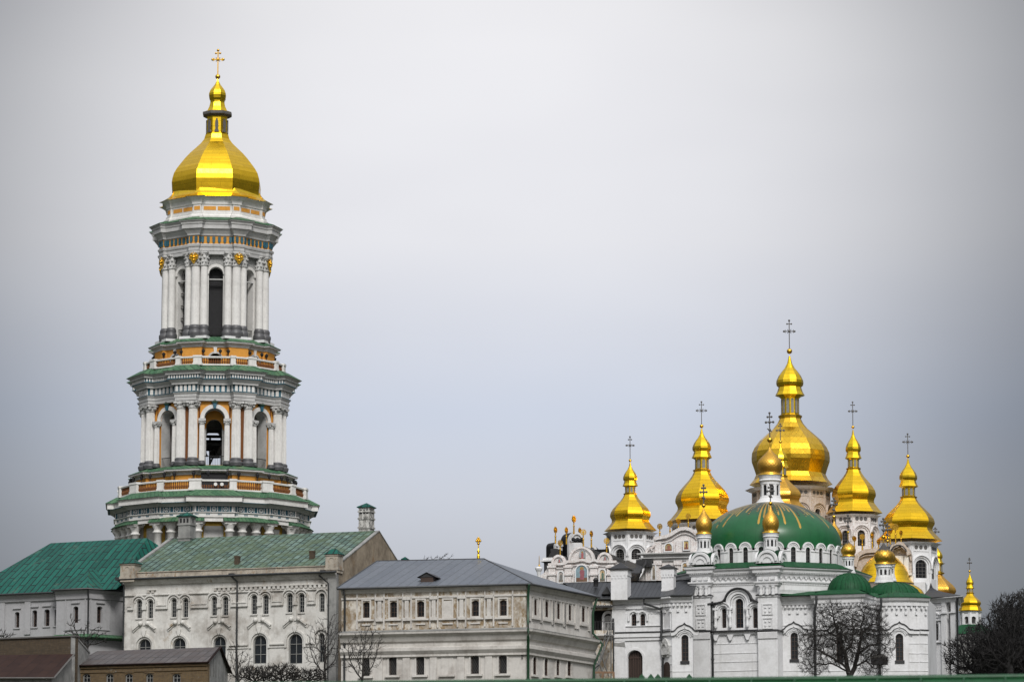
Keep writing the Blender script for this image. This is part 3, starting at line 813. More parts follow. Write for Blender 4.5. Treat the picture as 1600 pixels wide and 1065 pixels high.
for k in range(8):
    th = PH+45*k
    for q in (-1, 1):
        f2 = Fr(*tp(th, A3), th); p = f2.P(q*1.49, 0, .45)
        column(tower, p[0], p[1], zt(726, 8.2), zt(719.5, 8.2), zt(663.5, 8.2), .33, 'ionic', zi, th)
    th = PH+22.5+45*k
    for q in (-1, 1):
        f2 = Fr(*tp(th, 8.55), th); p = f2.P(q*.77, 0, 0)
        column(tower, p[0], p[1], zt(726, 8.9), zt(713.5, 9), zt(637, 9), .56, 'ionic', zt(625.3, 9), th)
for k in range(8):
    imp = MB(); pw = MB(); th = PH+45*k; fr = Fr(*tp(th, A3), th)
    for q in (-1, 1):
        imp.box(fr, q*1.49-.42, q*1.49+.42, zi, zi+.12, -.02, .85)
    f2 = Fr(*tp(th+22.5, 8.0), th+22.5)
    pw.box(f2, -.34, .34, zt(727, 8), zt(611, 8), -.6, .42)
    for q in (-1, 1): pw.box(f2, q*1.15-.22, q*1.15+.22, zt(727, 8), zt(611, 8), -.9, -.15)
    imp.build('impost', M['tower_grey'], tower, fr.P(0, zi)); pw.build('corner_pier', M['ochre_dark'], tower, f2.P(0, zi))  # dark plaster between the columns paints in the soft shade there
# railings, belfry frame and bells inside
for k in range(8):
    th = PH+45*k; fr = Fr(*tp(th, A3-.1), th); m = MB()
    m.box(fr, -1.2, 1.2, zo0+1.05, zo0+1.12, -.03, .03)
    for i in range(13): m.box(fr, -1.2+i*.2-.015, -1.2+i*.2+.015, zo0, zo0+1.06, -.015, .015)
    m.build('railing', M['black'], tower, fr.P(0, zo0))
P3i = poly8(5.6, TC, PH)
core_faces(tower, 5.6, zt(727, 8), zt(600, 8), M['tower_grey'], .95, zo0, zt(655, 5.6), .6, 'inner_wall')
fr = Fr(*tp(PH, 5.6), PH); zl = zt(655, 5.6)
m = MB(); m.prism(fr, [(-1.5, zl-2), (-.95, zl-.95), *[(-.95*cos(pi*i/10), zl-.95+.95*sin(pi*i/10)) for i in range(1, 10)], (.95, zl-.95), (1.5, zl-2), (1.5, zl+2.4), (-1.5, zl+2.4)], 0, .04); m.build('ochre_lunette', M['ochre'], tower)
m = MB(); fr = Fr(tx, YT, PH)
for q in (-2.6, 0, 2.6): m.box(fr, -5, 5, zt(684, 0)+q*.1, zt(684, 0)+.35+q*.1, q-.15, q+.15); m.box(fr, -5, 5, zt(700, 0), zt(700, 0)+.3, q-.15, q+.15)
for q in (-2.2, -.4, 1.6): m.box(fr, q-.12, q+.12, zo0, zt(684, 0), -.12, .12); m.tube([fr.P(q, zo0+1, 0), fr.P(q+1.2, zt(690, 0), 0)], .12, 5)
m.build('belfry_frame', M['black'], tower)
for i, (bx, by) in enumerate(((-1.3, -1), (1.0, .5), (.2, -2.2))):
    p = fr.P(bx, 0, by); z = zt(697, 0); m = MB()
    m.lathe(p, [(.75, z-1.1), (.55, z-.8), (.42, z-.2), (.3, z), (.05, z+.1)], 14, 0, True); m.build('bell', M['soot'], tower, (p[0], p[1], z))
# ---- entablature of tier three
P3 = plan8(8.2, 9.15, 1.36, TC, PH+22.5)
swp('architrave', P3, [(-.9, zt(624.6, 8.6)), (0, zt(624.8, 8.7)), (0, zt(619.5, 8.8)), (.06, zt(619.4, 8.8)), (.06, zt(615, 8.8)), (.12, zt(614.6, 8.8)), (.24, zt(611.6, 8.9))], M['tower_grey'], tower)
swp('painted_frieze', P3, [(.24, zt(611.8, 8.9)), (.24, zt(611, 8.9)), (0, zt(610.8, 8.8)), (0, zt(600, 8.8))], M['teal'], tower)
swp('bed_moulding', P3, [(.05, zt(600.4, 8.8)), (.3, zt(600, 8.9)), (.32, zt(597.5, 9)), (.62, zt(592.5, 9.2)), (.66, zt(591.4, 9.3))], M['tower_grey'], tower)
swp('dentil_band', P3, [(.62, zt(591.6, 9.3)), (.74, zt(591.4, 9.3)), (.74, zt(590.2, 9.4)), (.64, zt(590, 9.4)), (.64, zt(584.4, 9.4)), (.72, zt(584.2, 9.4))], M['teal'], tower)
swp('corona', P3, [(.68, zt(584.6, 9.4)), (.9, zt(584, 9.6)), (.92, zt(581, 9.7)), (1.05, zt(580, 9.8)), (1.2, zt(577.9, 9.9)), (.3, zt(577.3, 9.6))], M['tower_grey'], tower)
swp('cornice_roof', P3, [(1.24, zt(578, 9.9)), (1.24, zt(577.3, 9.9)), (0, zt(569.5, 8.8)), (-3, zt(569, 7))], M['tower_green'], tower)
Pd = off(P3, .64)
for i in range(len(P3)):
    a, b = P3[i], P3[(i+1) % len(P3)]; a2, b2 = Pd[i], Pd[(i+1) % len(Pd)]
    L = math.hypot(b[0]-a[0], b[1]-a[1]); fr = frpp(a, b)
    cons, dent = MB(), MB()
    if L > .25:
        n = max(1, round(L/.60))
        for j in range(n):
            c = L*(j+.5)/n; z0, z1 = zt(610.4, 8.8), zt(600.6, 8.8); w = .40*min(1, L/n/.6)
            cons.prism(fr, [(c-w*.5, z0), (c+w*.5, z0), (c+w*.42, z1), (c-w*.42, z1)], 0, .10)
        cons.build('frieze_panels', M['tower_white'], tower, fr.P(0, z0))
    L = math.hypot(b2[0]-a2[0], b2[1]-a2[1]); fr = frpp(a2, b2)
    if L > .2:
        n = max(1, round(L/.33))
        for j in range(n):
            c = L*(j+.5)/n; dent.box(fr, c-.085, c+.085, zt(590, 9.4), zt(584.4, 9.4), -.01, .10)
        dent.build('dentils', M['tower_white'], tower, fr.P(0, zt(590, 9.4)))
balustrade(tower, 8.5, zt(570.3, 8.4), zt(556, 8.4), 8.3, .3, .5, M['ochre_dark'], PH)
# ---- pedestal of tier four
P4p = plan8(6.75, 7.3, 1.25, TC, PH+22.5)
core_faces(tower, 6.72, zt(585, 7), zt(541, 7), M['ochre'], .72, zt(572, 7), zt(551, 7), .5, 'pedestal_wall', ring=.1, ringw=.2, ringmat=M['tower_grey'])
for k in range(8):
    pb = MB(); th = PH+22.5+45*k; f2 = Fr(*tp(th, 7.3), th); pb.box(f2, -1.25, 1.25, zt(585, 7), zt(541, 7), -.6, 0); pb.build('pedestal_block', M['ochre'], tower, f2.P(0, zt(585, 7)))
    f2 = Fr(*tp(th-22.5, 6.72), th-22.5); m = MB(); m.prism(f2, [(-.12, zt(551.5, 7)), (.12, zt(551.5, 7)), (.22, zt(541, 7)), (-.22, zt(541, 7))], 0, .14); m.build('keystone', M['tower_white'], tower, f2.P(0, zt(551, 7)))
swp('pedestal_cornice', P4p, [(.02, zt(541.4, 7.4)), (.1, zt(541, 7.4)), (.14, zt(538.5, 7.4)), (.4, zt(535, 7.7)), (.56, zt(534.6, 7.8)), (.58, zt(532, 7.9)), (.1, zt(531.6, 7.9))], M['tower_grey'], tower)
swp('pedestal_roof', P4p, [(.62, zt(532.4, 7.9)), (.62, zt(531.6, 7.9)), (-.8, zt(524.6, 6.6)), (-3, zt(524, 5))], M['tower_green'], tower)
# ---- tier four
A4 = 5.55
zq0, zq1 = zt(526, 5.6), zt(417, 5.6)
core_faces(tower, A4, zt(527, 6), zt(390, 6), M['tower_white'], .86, zq0, zq1, .95, 'belfry_wall', ring=.2, ringw=.38)
lace = MB()
for k in range(8):
    th = PH+45*k; fr = Fr(*tp(th, A4), th)
    z0, z1 = zt(424, 5.7), zt(395, 5.7); zc = zq1-.86
    lace.prism(fr, [(-1.5, z0), (-1.26, zc), *[(-1.26*cos(pi*i/10), zc+1.26*sin(pi*i/10)) for i in range(1, 10)], (1.26, zc), (1.5, z0), (1.5, z1), (-1.5, z1)], 0, .22)
    m = MB(); m.box(fr, -.85, .85, zt(437, 5.6), zt(435.6, 5.6), -.3, .05); m.build('cross_beam', M['tower_grey'], tower, fr.P(0, zt(437, 5.6)))
    m = MB(); m.box(fr, -.84, .84, zt(435, 5.6), zq1-.05, -1.0, -.95)
    for q in (-.42, 0, .42): m.box(fr, q-.03, q+.03, zt(435, 5.6), zq1-.2, -.95, -.9)
    m.build('arch_grille', M['black'], tower, fr.P(0, zt(435, 5.6)))
    m = MB(); m.box(fr, -.85, .85, zq0+1.1, zq0+1.16, -.2, -.14)
    for i in range(9): m.box(fr, -.8+i*.2-.012, -.8+i*.2+.012, zq0, zq0+1.1, -.19, -.15)
    m.build('railing', M['black'], tower, fr.P(0, zq0))
lace.build('lace_relief', M['lace'], tower)
m = MB(); m.sweep(poly8(4.5, TC, PH), [(0, zq0), (0, zt(392, 5))]); m.build('shadow_core', M['black'], tower)  # added black core; its colour stands in for deep shade in the arches
m = MB(); fr = Fr(*tp(PH-45, 4.9), PH-45)
for i in range(7): m.box(fr, -.7, .7, zq0+1+i*1.5, zq0+1.12+i*1.5, -.3, .3)
m.tube([fr.P(-.6, zq0, .2), fr.P(.6, zq0+8, .2)], .06, 5); m.tube([fr.P(.6, zq0+3, .2), fr.P(-.6, zq0+9, .2)], .06, 5); m.build('stair', M['soot'], tower)
for k in range(8):
    th = PH+22.5+45*k
    for dth, R, r in ((0, 6.4, .56), (-9.2, 6.2, .47), (9.2, 6.2, .47)):
        x, y = tp(th+dth, R)
        column(tower, x, y, zt(526, 6.9), zt(506, 6.9), zt(414.5, 6.9), r, 'corinthian', zt(392, 6.9), th)
    f2 = Fr(*tp(th, 6.2), th); m = MB(); m.box(f2, -1.75, 1.75, zt(528, 7), zt(524, 7), -.6, .9); m.build('plinth', M['white'], tower, f2.P(0, zt(528, 7)))
    # gilt double-headed eagle on the corner capital
    f2 = Fr(*tp(th, 6.98), th); m = MB(); zc = zt(401.5, 7); K = .78
    m.prism(f2, [(x*K, zc+z*K) for x, z in [(-.2, -.75), (0, -1.0), (.2, -.75), (.45, -.35), (.75, -.15), (.66, +.1), (.78, +.32), (.55, +.45), (.45, +.72), (.28, .5), (.3, +.78), (.1, +.66), (0, +.98), (-.1, +.66), (-.3, +.78), (-.28, +.5), (-.45, +.72), (-.55, +.45), (-.78, +.32), (-.66, +.1), (-.75, -.15), (-.45, -.35)]], 0, .2)
    for q, zz, rr in ((0, 0, .33), (0, .35, .22), (-.42, .15, .2), (.42, .15, .2), (0, -.4, .26), (-.22, .6, .13), (.22, .6, .13)): m.ball(f2.P(q*K, zc+zz*K, .2), rr*.62, 8)
    m.build('eagle', M['gold_orn'], tower, f2.P(0, zc))
# ---- entablature and attic of tier four
P4 = plan8(6.45, 7.1, .62, TC, PH+22.5)
swp('architrave', P4, [(-1.4, zt(397, 6.4)), (0, zt(397, 6.5)), (0, zt(391, 6.8)), (.05, zt(390.8, 6.8)), (.05, zt(385.5, 6.8)), (.14, zt(384.8, 6.9)), (.2, zt(381, 7)), (.05, zt(379.6, 7))], M['tower_grey'], tower)
swp('frieze', P4, [(.02, zt(379.8, 6.9)), (.02, zt(367.4, 6.9))], M['ochre'], tower)
swp('bed_moulding', P4, [(.04, zt(368, 6.9)), (.15, zt(367, 7)), (.2, zt(364.5, 7)), (.5, zt(358, 7.3)), (.55, zt(356, 7.4))], M['tower_grey'], tower)
swp('corona', P4, [(.5, zt(356.4, 7.4)), (.68, zt(356, 7.5)), (.68, zt(349.5, 7.6)), (.76, zt(349, 7.6)), (.8, zt(346, 7.7)), (.95, zt(344, 7.8)), (1.0, zt(342.4, 7.8)), (.3, zt(341.8, 7.8))], M['tower_grey'], tower)
swp('cornice_roof', P4, [(1.03, zt(342.6, 7.8)), (1.03, zt(341.8, 7.8)), (-.3, zt(338, 6.6)), (-2, zt(337.8, 6.2))], M['tower_green'], tower)
bal = MB()
for a, b in zip(P4, P4[1:]+P4[:1]):
    L = math.hypot(b[0]-a[0], b[1]-a[1]); fr = frpp(a, b)
    n = max(1, round(L/.62))
    for j in range(n):
        c = L*(j+.5)/n; z0, z1 = zt(378.6, 6.9), zt(369, 6.9); h = z1-z0
        bal.prism(fr, [(c-.08, z0), (c+.08, z0), (c+.19, z0+h*.4), (c+.15, z0+h*.7), (c+.19, z0+h*.8), (c+.15, z1), (c-.15, z1), (c-.19, z0+h*.8), (c-.15, z0+h*.7), (c-.19, z0+h*.4)], 0, .16)
bal.build('frieze_balusters', M['teal'], tower)
P4a = plan8(5.75, 6.2, .5, TC, PH+22.5)
swp('attic_wall', P4a, [(.35, zt(341, 6.3)), (.32, zt(336, 6.3)), (.14, zt(333.5, 6.2)), (.14, zt(331.5, 6.2)), (0, zt(331, 6.2)), (0, zt(318.5, 6.2)), (.1, zt(318, 6.2)), (.12, zt(315, 6.3)), (.2, zt(311, 6.4)), (.5, zt(307.2, 6.7)), (.72, zt(305.2, 6.9))], M['tower_white'], tower)
op = MB()
for a, b in zip(P4a, P4a[1:]+P4a[:1]):
    L = math.hypot(b[0]-a[0], b[1]-a[1]); fr = frpp(a, b)
    if L < .6: continue
    z0, z1 = zt(327.2, 6.2), zt(321.2, 6.2)
    for s0, s1 in (((.12, L-.12),) if L < 1.6 else ((.25, L/2-.1), (L/2+.1, L-.25))): op.box(fr, s0, s1, z0, z1, -.02, .03)
op.build('orange_panels', M['ochre'], tower)
# gilded eaves and dome
swp('gilded_eaves', P4a, [(.74, zt(305.4, 6.9)), (.78, zt(304.8, 6.9)), (.34, zt(303.2, 6.4)), (-.08, zt(300.6, 5.9)), (-.36, zt(297, 5.6)), (-.55, zt(292.5, 5.4))], M['gold'], tower)
k = FPX and 1/ppm(YT, zt(250, 0))
pr = [(318, 70.6), (308, 70.4), (300, 71), (291, 71.6), (284, 70.6), (276, 68.2), (268, 63.6), (260, 57.6), (251, 50.6), (242.5, 43), (234, 34), (226, 25.8), (219, 20.6), (212, 18.6)]
m = MB(); m.lathe(TC, [(r*k*1.03, zt(y, 0)) for y, r in pr], 8, PH-3.5)
dome = m.build('dome', M['gold_dome'], tower)
m = MB(); zz = lambda y: zt(y, 0)
m.lathe(TC, [(18.8*k, zz(213.5)), (18.8*k, zz(211)), (16.8*k, zz(210)), (16.6*k, zz(186)), (17.5*k, zz(184)), (21*k, zz(181.5)), (23.5*k, zz(180.5)), (23.5*k, zz(177)), (17.5*k, zz(174.5))], 8, PH-3.5)
lan = m.build('lantern', M['gold'], tower, (tx, YT, zz(213)))
m = MB(); m.lathe(TC, [(18.9*k, zz(184)), (23.9*k, zz(181.2)), (24.1*k, zz(179.8)), (24.1*k, zz(176.9)), (18*k, zz(176))], 8, PH-3.5); m.build('lantern_cornice', M['soot'], lan, (tx, YT, zz(184)))
m = MB(); m.lathe(TC, [(19.1*k, zz(213.8)), (19.1*k, zz(212))], 8, PH-3.5); m.build('lantern_ring', M['soot'], lan, (tx, YT, zz(213)))
for i in range(8):
    th = PH-3.5+45*i; f2 = Fr(*tp(th, 16.6*k*cos(pi/8)), th); m = MB(); z0 = zz(209); h = zz(187)-z0
    m.prism(f2, [(-.28, z0), (.28, z0), (.22, z0+h*.14), (.15, z0+h*.2), (.2, z0+h*.5), (.17, z0+h*.78), (.09, z0+h*.82), (.1, z0+h*.94), (-.1, z0+h*.94), (-.09, z0+h*.82), (-.17, z0+h*.78), (-.2, z0+h*.5), (-.15, z0+h*.2), (-.22, z0+h*.14)], -.02, .16)
    m.build('statue', M['soot'], lan, f2.P(0, z0))
pr = [(176.5, 17.5), (174, 16.5), (168, 13.5), (161, 11.8), (158, 12), (155, 13.6), (150, 14.3), (147, 14), (142, 12), (138, 9), (133, 5), (128, 2.2), (124, 1.0), (121, .8)]
m = MB(); m.lathe(TC, [(r*k, zz(y)) for y, r in pr], 8, PH-3.5); m.build('cupola', M['gold'], tower, (tx, YT, zz(176)))
cross(tower, (tx, YT, zz(120)), zz(80)-zz(118), 17*k, M['gold_orn'], 'rays', 0, .13, 4*k)
# lamps on both balustrades
for k_ in range(8):
    for q in (-14, -4, 9, 17):
        x, y = tp(PH+45*k_+q, 10.0); lamp(tower, x, y, zt(751, 10.2), 1.3)
for k_ in range(8):
    for q in (-11, 4.5, 12):
        x, y = tp(PH+45*k_+q, 7.4); lamp(tower, x, y, zt(557, 7.6), 1.0)
# ================================================================ helpers for long buildings
def chimney(par, px0, px1, yt, yb, Y, mat, ang=0, cap=None, band=(), capmat=None, slots=False, flare=.08, name='chimney', deep=None, roofh=.5):
    p = at((px0+px1)/2, yb, Y); f = Fr(p.x, Y, ang); w = (px1-px0)/ppm(Y)/2*.96
    d = deep or w*.9
    zt_, zb = zat(yt, Y, px0), zat(yb, Y, px0)
    m = MB(); m.box(f, -w*.88, w*.88, zb-1.5, zt_, -d, d)
    for t in band:
        z = zb+(zt_-zb)*t; m.box(f, -w, w, z-.09, z+.09, -d*1.12, d*1.12)
    o = m.build(name, mat, par, f.P(0, zb))
    if slots:
        s = MB()
        for q in (-.5, 0.0, .5): s.box(f, q*w-.11, q*w+.11, zt_-.75, zt_-.3, d-.02, d+.02)
        s.box(f, w*.86, w*.885, zt_-.75, zt_-.3, -.12, .12)
        s.build('vent', M['black'], o)
    if cap:
        c = MB(); z = zt_
        a, b = w*(1.12), d*1.25
        P = [f.P(-a, z, -b), f.P(a, z, -b), f.P(a, z, b), f.P(-a, z, b)]
        T = f.P(0, z+roofh, 0)
        c.box(f, -a, a, z-.08, z, -b, b)
        for i in range(4): c.poly([P[i], T, P[(i+1) % 4]][::-1] if False else [P[(i+1) % 4], T, P[i]][::-1])
        c.build('chimney_cap', capmat or M[cap], o)
    return o
def turret_box(par, px0, px1, yt, yb, Y, ang, mat, capmat):
    p = at((px0+px1)/2, yb, Y); f = Fr(p.x, Y, ang); w = (px1-px0)/ppm(Y)/2
    z0, z1 = zat(yb, Y, px0), zat(yt, Y, px0); h = z1-z0
    m = MB(); m.box(f, -w*.86, w*.86, z0-.4, z0+h*.72, -w*.86, w*.86); m.box(f, -w*.95, w*.95, z0+h*.64, z0+h*.72, -w*.95, w*.95)
    m.box(f, -w*.95, w*.95, z0-.1, z0+.15, -w*.95, w*.95)
    m.band(f, [(-.3, z0+h*.1)]+arcpath(0, z0+h*.42, .3, 180, 0, 8)+[(.3, z0+h*.1)], .1, w*.8, w*.92)
    o = m.build('corner_turret', mat, par, f.P(0, z0))
    c = MB(); a = w*1.08; z = z0+h*.72
    P = [f.P(-a, z, a), f.P(a, z, a), f.P(a, z, -a), f.P(-a, z, -a)]; T = [f.P(-w*.3, z0+h, .1*w), f.P(w*.3, z0+h, .1*w), f.P(w*.3, z0+h, -.1*w), f.P(-w*.3, z0+h, -.1*w)]
    for i in range(4): c.poly([P[i], P[(i+1) % 4], T[(i+1) % 4], T[i]])
    c.poly(T); c.build('turret_roof', capmat, o)
    return o

# ================================================================ long white building with patinated roof
bp = at(195, 905, 393.2); bq = at(527, 893, 385)
B0, B1 = (bp.x, bp.y), (bq.x, bq.y)
fB = frpp(B0, B1); LB = math.hypot(B1[0]-B0[0], B1[1]-B0[1]); DB = 22.0
bB = thing('monastery_hall', 'long stained white hall with a weathered green patina roof and two tall chimneys', 'building', (*B0, GZ))
sT, zE = fB.hit(360, 903)              # top of the wall under the parapet band
fc = Fac(fB, [(0, GZ), (LB, GZ), (LB, zE), (0, zE)], bB, M['aged_b'], .6)
Z6 = lambda x: 190+x/3.737
Y6 = lambda y: 780+y/3.737
trim = MB(); hood = []
pairs = [((88, 118), (153, 183), 585, 692), ((290, 320), (358, 388), 577, 686), ((525, 556), (590, 622), 567, 676), ((757, 790), (825, 858), 557, 668), ((965, 997), (1035, 1067), 549, 658)]
zL0 = fB.hit(Z6(450), Y6(632))[1]; zL1 = fB.hit(Z6(450), Y6(612))[1]
low = [(97, 170, 812), (298, 373, 806), (535, 608, 798), (768, 845, 790), (975, 1055, 783)]
edges = [0]
for (a, b, yt_, yb_), (l0, l1, ly) in zip(pairs, low):
    cs = []
    for w in (a, b):
        s0, s1, z0, z1 = fc.win(Z6(w[0]), Z6(w[1]), Y6(yt_), Y6(yb_), nv=1, nh=4, mg=M['glass_blue'], bar=.04, fw=.06)
        c = (s0+s1)/2; r = (s1-s0)/2; cs.append((c, r, z1-r))
        trim.band(fB, [(c-r-.42, zL0)]+arcpath(c, z1-r, r+.42, 180, 0, 12)+[(c+r+.42, zL0)], .14, 0, .22)
        trim.band(fB, arcpath(c, z1-r, r+.16, 180, 0, 12), .10, 0, .12)
        trim.box(fB, s0-.08, s1+.08, z0-.12, z0, 0, .12)
        edges.append((c-r-.45, c+r+.45))
    mid = (cs[0][0]+cs[1][0])/2
    trim.box(fB, mid-.24, mid+.24, zL0-.02, zL1, 0, .26); trim.box(fB, mid-.14, mid+.14, zL0-1.6, zL0, 0, .12)
    # raking hoods meeting volutes under each pair
    zb = fB.hit(Z6(300), Y6(700))[1]-.15
    for q in (-1, 1):
        x0, x1 = mid+q*.28, mid+q*1.25
        trim.band(fB, [(x0, zb-.02), (x1, zb-.75)][::q], .18, 0, .26); trim.band(fB, [(x0+q*.25, zb-.4), (x1-q*.02, zb-1.0)][::q], .10, 0, .14)
        p = fB.P(mid+q*.42, zb-.18, .15); trim.ball(p, .25, 8)
    trim.prism(fB, [(mid-.16, zb-1.35), (mid, zb-1.55), (mid+.16, zb-1.35), (mid+.24, zb-.85), (mid-.24, zb-.85)], 0, .22)
    s0, s1, z0, z1 = fc.win(Z6(l0), Z6(l1), Y6(ly), Y6(958), nv=1, nh=2, mg=M['glass_blue'], bar=.06)
    c = (s0+s1)/2; r = (s1-s0)/2
    trim.band(fB, [(c-r-.3, z1-r-.6)]+arcpath(c, z1-r, r+.3, 180, 0, 14)+[(c+r+.3, z1-r-.6)], .2, 0, .15)
for x0, x1, yt_, yb_ in ((1153, 1185, 545, 655), (1150, 1185, 778, 950)):
    s0, s1, z0, z1 = fc.win(Z6(x0), Z6(x1), Y6(yt_), Y6(yb_), nv=1, nh=4, mg=M['glass_blue'], bar=.04)
    c = (s0+s1)/2; r = (s1-s0)/2
    trim.band(fB, [(c-r-.4, z1-r-.8)]+arcpath(c, z1-r, r+.4, 180, 0, 12)+[(c+r+.4, z1-r-.8)], .14, 0, .2); edges.append((c-r-.4, c+r+.4))
cur = .4
for e in sorted(edges[1:])+[(LB-.8, 0)]:
    if e[0]-cur > .15: trim.box(fB, cur, e[0], zL0, zL1, 0, .2); trim.box(fB, cur, e[0], zL1-.02, zL1+.08, 0, .27)
    cur = max(cur, e[1]) if e[1] else cur
zl = fB.hit(Z6(860), Y6(840))[1]
for a, b in ((fc.px(Z6(845), Z6(975), 1000, 1010)[0]+.4, fc.px(Z6(845), Z6(975), 1000, 1010)[1]-.4), (fc.px(Z6(610), Z6(760), 1000, 1010)[0]+.4, fc.px(Z6(610), Z6(760), 1000, 1010)[1]-.4), (fc.px(Z6(1060), Z6(1150), 1000, 1010)[0]+.3, fc.px(Z6(1060), Z6(1150), 1000, 1010)[1]-.3)):
    trim.box(fB, a, b, zl-.12, zl, 0, .18); trim.box(fB, a, b, zl-.42, zl-.34, 0, .1)
trim.build('window_trim', M['aged_b'], fc.done())
# brackets, cornice and parapet follow the slightly falling lines of the real wall: level in the world
plB = [B0, B1, fB.sh(LB).P(0, 0, -DB)[:2]]
zc = lambda y: fB.hit(500, y)[1]
cor = MB()
cor.sweep([B0, B1], [(0, zc(921)), (.18, zc(920.5)), (.18, zc(919)), (.05, zc(918))], closed=False)
cor.sweep([B0, B1], [(0, zc(904)), (.2, zc(903.5)), (.35, zc(900)), (.55, zc(897.5)), (.6, zc(895.5)), (.1, zc(895))], closed=False)
cor.build('cornice', M['aged_b'], bB)
n = 44
for lo, hi in ((4, 6), (19, 44)):
    br = MB(); s0_ = .6+(LB-1.6)*lo/n; br.box(fB, s0_, .6+(LB-1.6)*hi/n, zc(912.8), zc(912), 0, .22)
    for i in range(lo, hi): s = .6+(LB-1.6)*i/n; br.box(fB, s, s+.28, zc(917.5), zc(912.8), 0, .2)
    br.build('brackets', M['aged_b'], bB, fB.P(s0_, zc(917)))
gut = MB(); p0, p1 = fB.P(-.3, zc(894.6), .72), fB.P(LB+.2, zc(894.6), .72); gut.tube([p0, p1], .12, 6); gut.build('gutter', M['pipe'], bB)
par = MB(); par.box(fB, .2, LB-.2, zc(895.4), zc(883.5), -.5, .06)
for i in range(30):
    s = .4+(LB-1)*i/30; par.box(fB, s, s+.08, zc(893), zc(886), .06, .10)
par.box(fB, .1, LB-.1, zc(884.3), zc(883), -.55, .16)
par.build('parapet', M['parapet'], bB)
# roof
zEv = zc(883.4); HD = 11.0
rp = at(583, 825, 385+HD*cos(rad(22))-2); zR = rp.z
A = fB.P(.15, zEv, .05); Bq = fB.P(LB-.1, zEv, .05)
r0 = fB.P(-.5, zR, -HD); r1 = fB.P(LB-.1, zR, -HD)
c0 = fB.P(.15, zEv-1, -DB); c1 = fB.P(LB-.1, zEv-1, -DB)
rf = MB(); rf.poly([A, Bq, r1, r0]); rf.poly([r0, r1, c1, c0])
rf.build('roof', M['patina_roof'], bB)
# end gables with raised parapets
gb = MB(); 
gb.poly([(B1[0], B1[1], GZ), fB.P(LB, GZ, -DB), fB.P(LB, zEv-1, -DB), fB.P(LB, zR-.02, -HD), fB.P(LB, zEv-.05, 0)])
gb.build('gable_wall', M['gable'], bB)
gb = MB(); gb.poly([fB.P(0, GZ, -DB), fB.P(0, GZ, 0), fB.P(0, zEv-.05, 0), fB.P(0, zR, -HD), fB.P(0, zEv-1, -DB)]); gb.poly([fB.P(LB, GZ, -DB), fB.P(0, GZ, -DB), fB.P(0, zEv-1, -DB), fB.P(LB, zEv-1, -DB)])
gb.build('rear_wall', M['grime'], bB)
for s in (0, LB-.25):
    cp = MB()
    for q0, q1 in (((.1, zEv), (-HD, zR)), ((-HD, zR), (-DB, zEv-1))):
        P = [fB.P(s-.1, q0[1]-.1, q0[0]), fB.P(s+.3, q0[1]-.1, q0[0]), fB.P(s+.3, q1[1]-.1, q1[0]), fB.P(s-.1, q1[1]-.1, q1[0])]
        hh = .28 if s == 0 else .12
        Q = [(p[0], p[1], p[2]+hh) for p in P]
        cp.add(P+Q, [(3, 2, 1, 0), (4, 5, 6, 7), (0, 1, 5, 4), (1, 2, 6, 5), (2, 3, 7, 6), (3, 0, 4, 7)])
    cp.build('gable_coping', M['grime'], bB, fB.P(s, zEv))
turret_box(bB, 190, 218, 872, 903, 393.0, -21, M['parapet'], M['teal_roof'])
turret_box(bB, 510, 534, 857, 889, 385.6, -21, M['parapet'], M['teal_roof'])
chimney(bB, 280, 304, 806, 842, 402.6, M['grime'], -21, 'teal_roof', (.05, .62, .98), slots=True, roofh=.45)
chimney(bB, 561.5, 583.5, 792, 829, 397.2, M['chimney'], -21, 'teal_roof', (.12, .5, .8, .98), slots=True, roofh=.45)
chimney(bB, 366.5, 375, 868, 884, 390.6, M['brick_dark'], -21, None, (.9,))
chimney(bB, 483.5, 492, 860, 880, 388.6, M['brick_dark'], -21, None, (.93,))
st = MB(); st.box(fB, LB-.95, LB+.02, GZ, zc(897), -.3, .25); st.build('corner_pier', M['grime'], bB)
for x, yb in ((194.5, 1060), (371.5, 1060), (514.5, 1060)):
    s = fB.hit(x, 960)[0]
    downpipe(bB, [fB.P(s-.5, zc(895), .7), fB.P(s, zc(904), .25) if x != 514.5 else fB.P(s-.9, zc(899), .6), fB.P(s, zc(912), .2), fB.P(s, GZ, .2)])
    m = MB(); m.box(fB, s-.75, s-.25, zc(896), zc(891), .3, .75); m.build('rain_hopper', M['pipe'], bB, fB.P(s-.5, zc(896), .5))

# ================================================================ white building with bright teal roof at the left
fA = frpp((at(0, 928, 402).x, 402.4), (at(88.6, 924, 399.6).x, 399.6))
A1 = (at(88.6, 924, 399.6).x, 399.6)
fA = Fr(A1[0], A1[1], math.degrees(fA.a))     # origin at the right end of the plain wall
bA = thing('teal_roofed_building', 'white building with a bright teal metal roof at the left edge, with a projecting bay', 'building', (*A1, GZ))
X5 = lambda x: x/4.347
Y5 = lambda y: 820+y/4.347
zA = fA.hit(88, 925)[1]
SL = fA.hit(-60, 930)[0]
fc = Fac(fA, [(SL, GZ), (0, GZ), (0, zA), (SL, zA)], bA, M['aged_a'], .6)
for x0, x1, y0, y1 in ((-14, 5, 592, 700), (100, 131, 588, 695), (218, 251, 576, 690), (300, 336, 570, 684), (370, 383, 572, 682)):
    s0, s1, z0, z1 = fc.win(X5(x0), X5(x1), Y5(y0), Y5(y1), 'seg', nv=1, nh=3, dep=.45, mf=M['frame_dark'])
    fc.mb.box(fA, s0-.2, s1+.2, z1+.3, z1+.42, 0, .16); fc.mb.box(fA, s0-.12, s1+.12, z0-.14, z0, 0, .12)
zp0, zp1 = fA.hit(50, Y5(740))[1], fA.hit(50, Y5(520))[1]
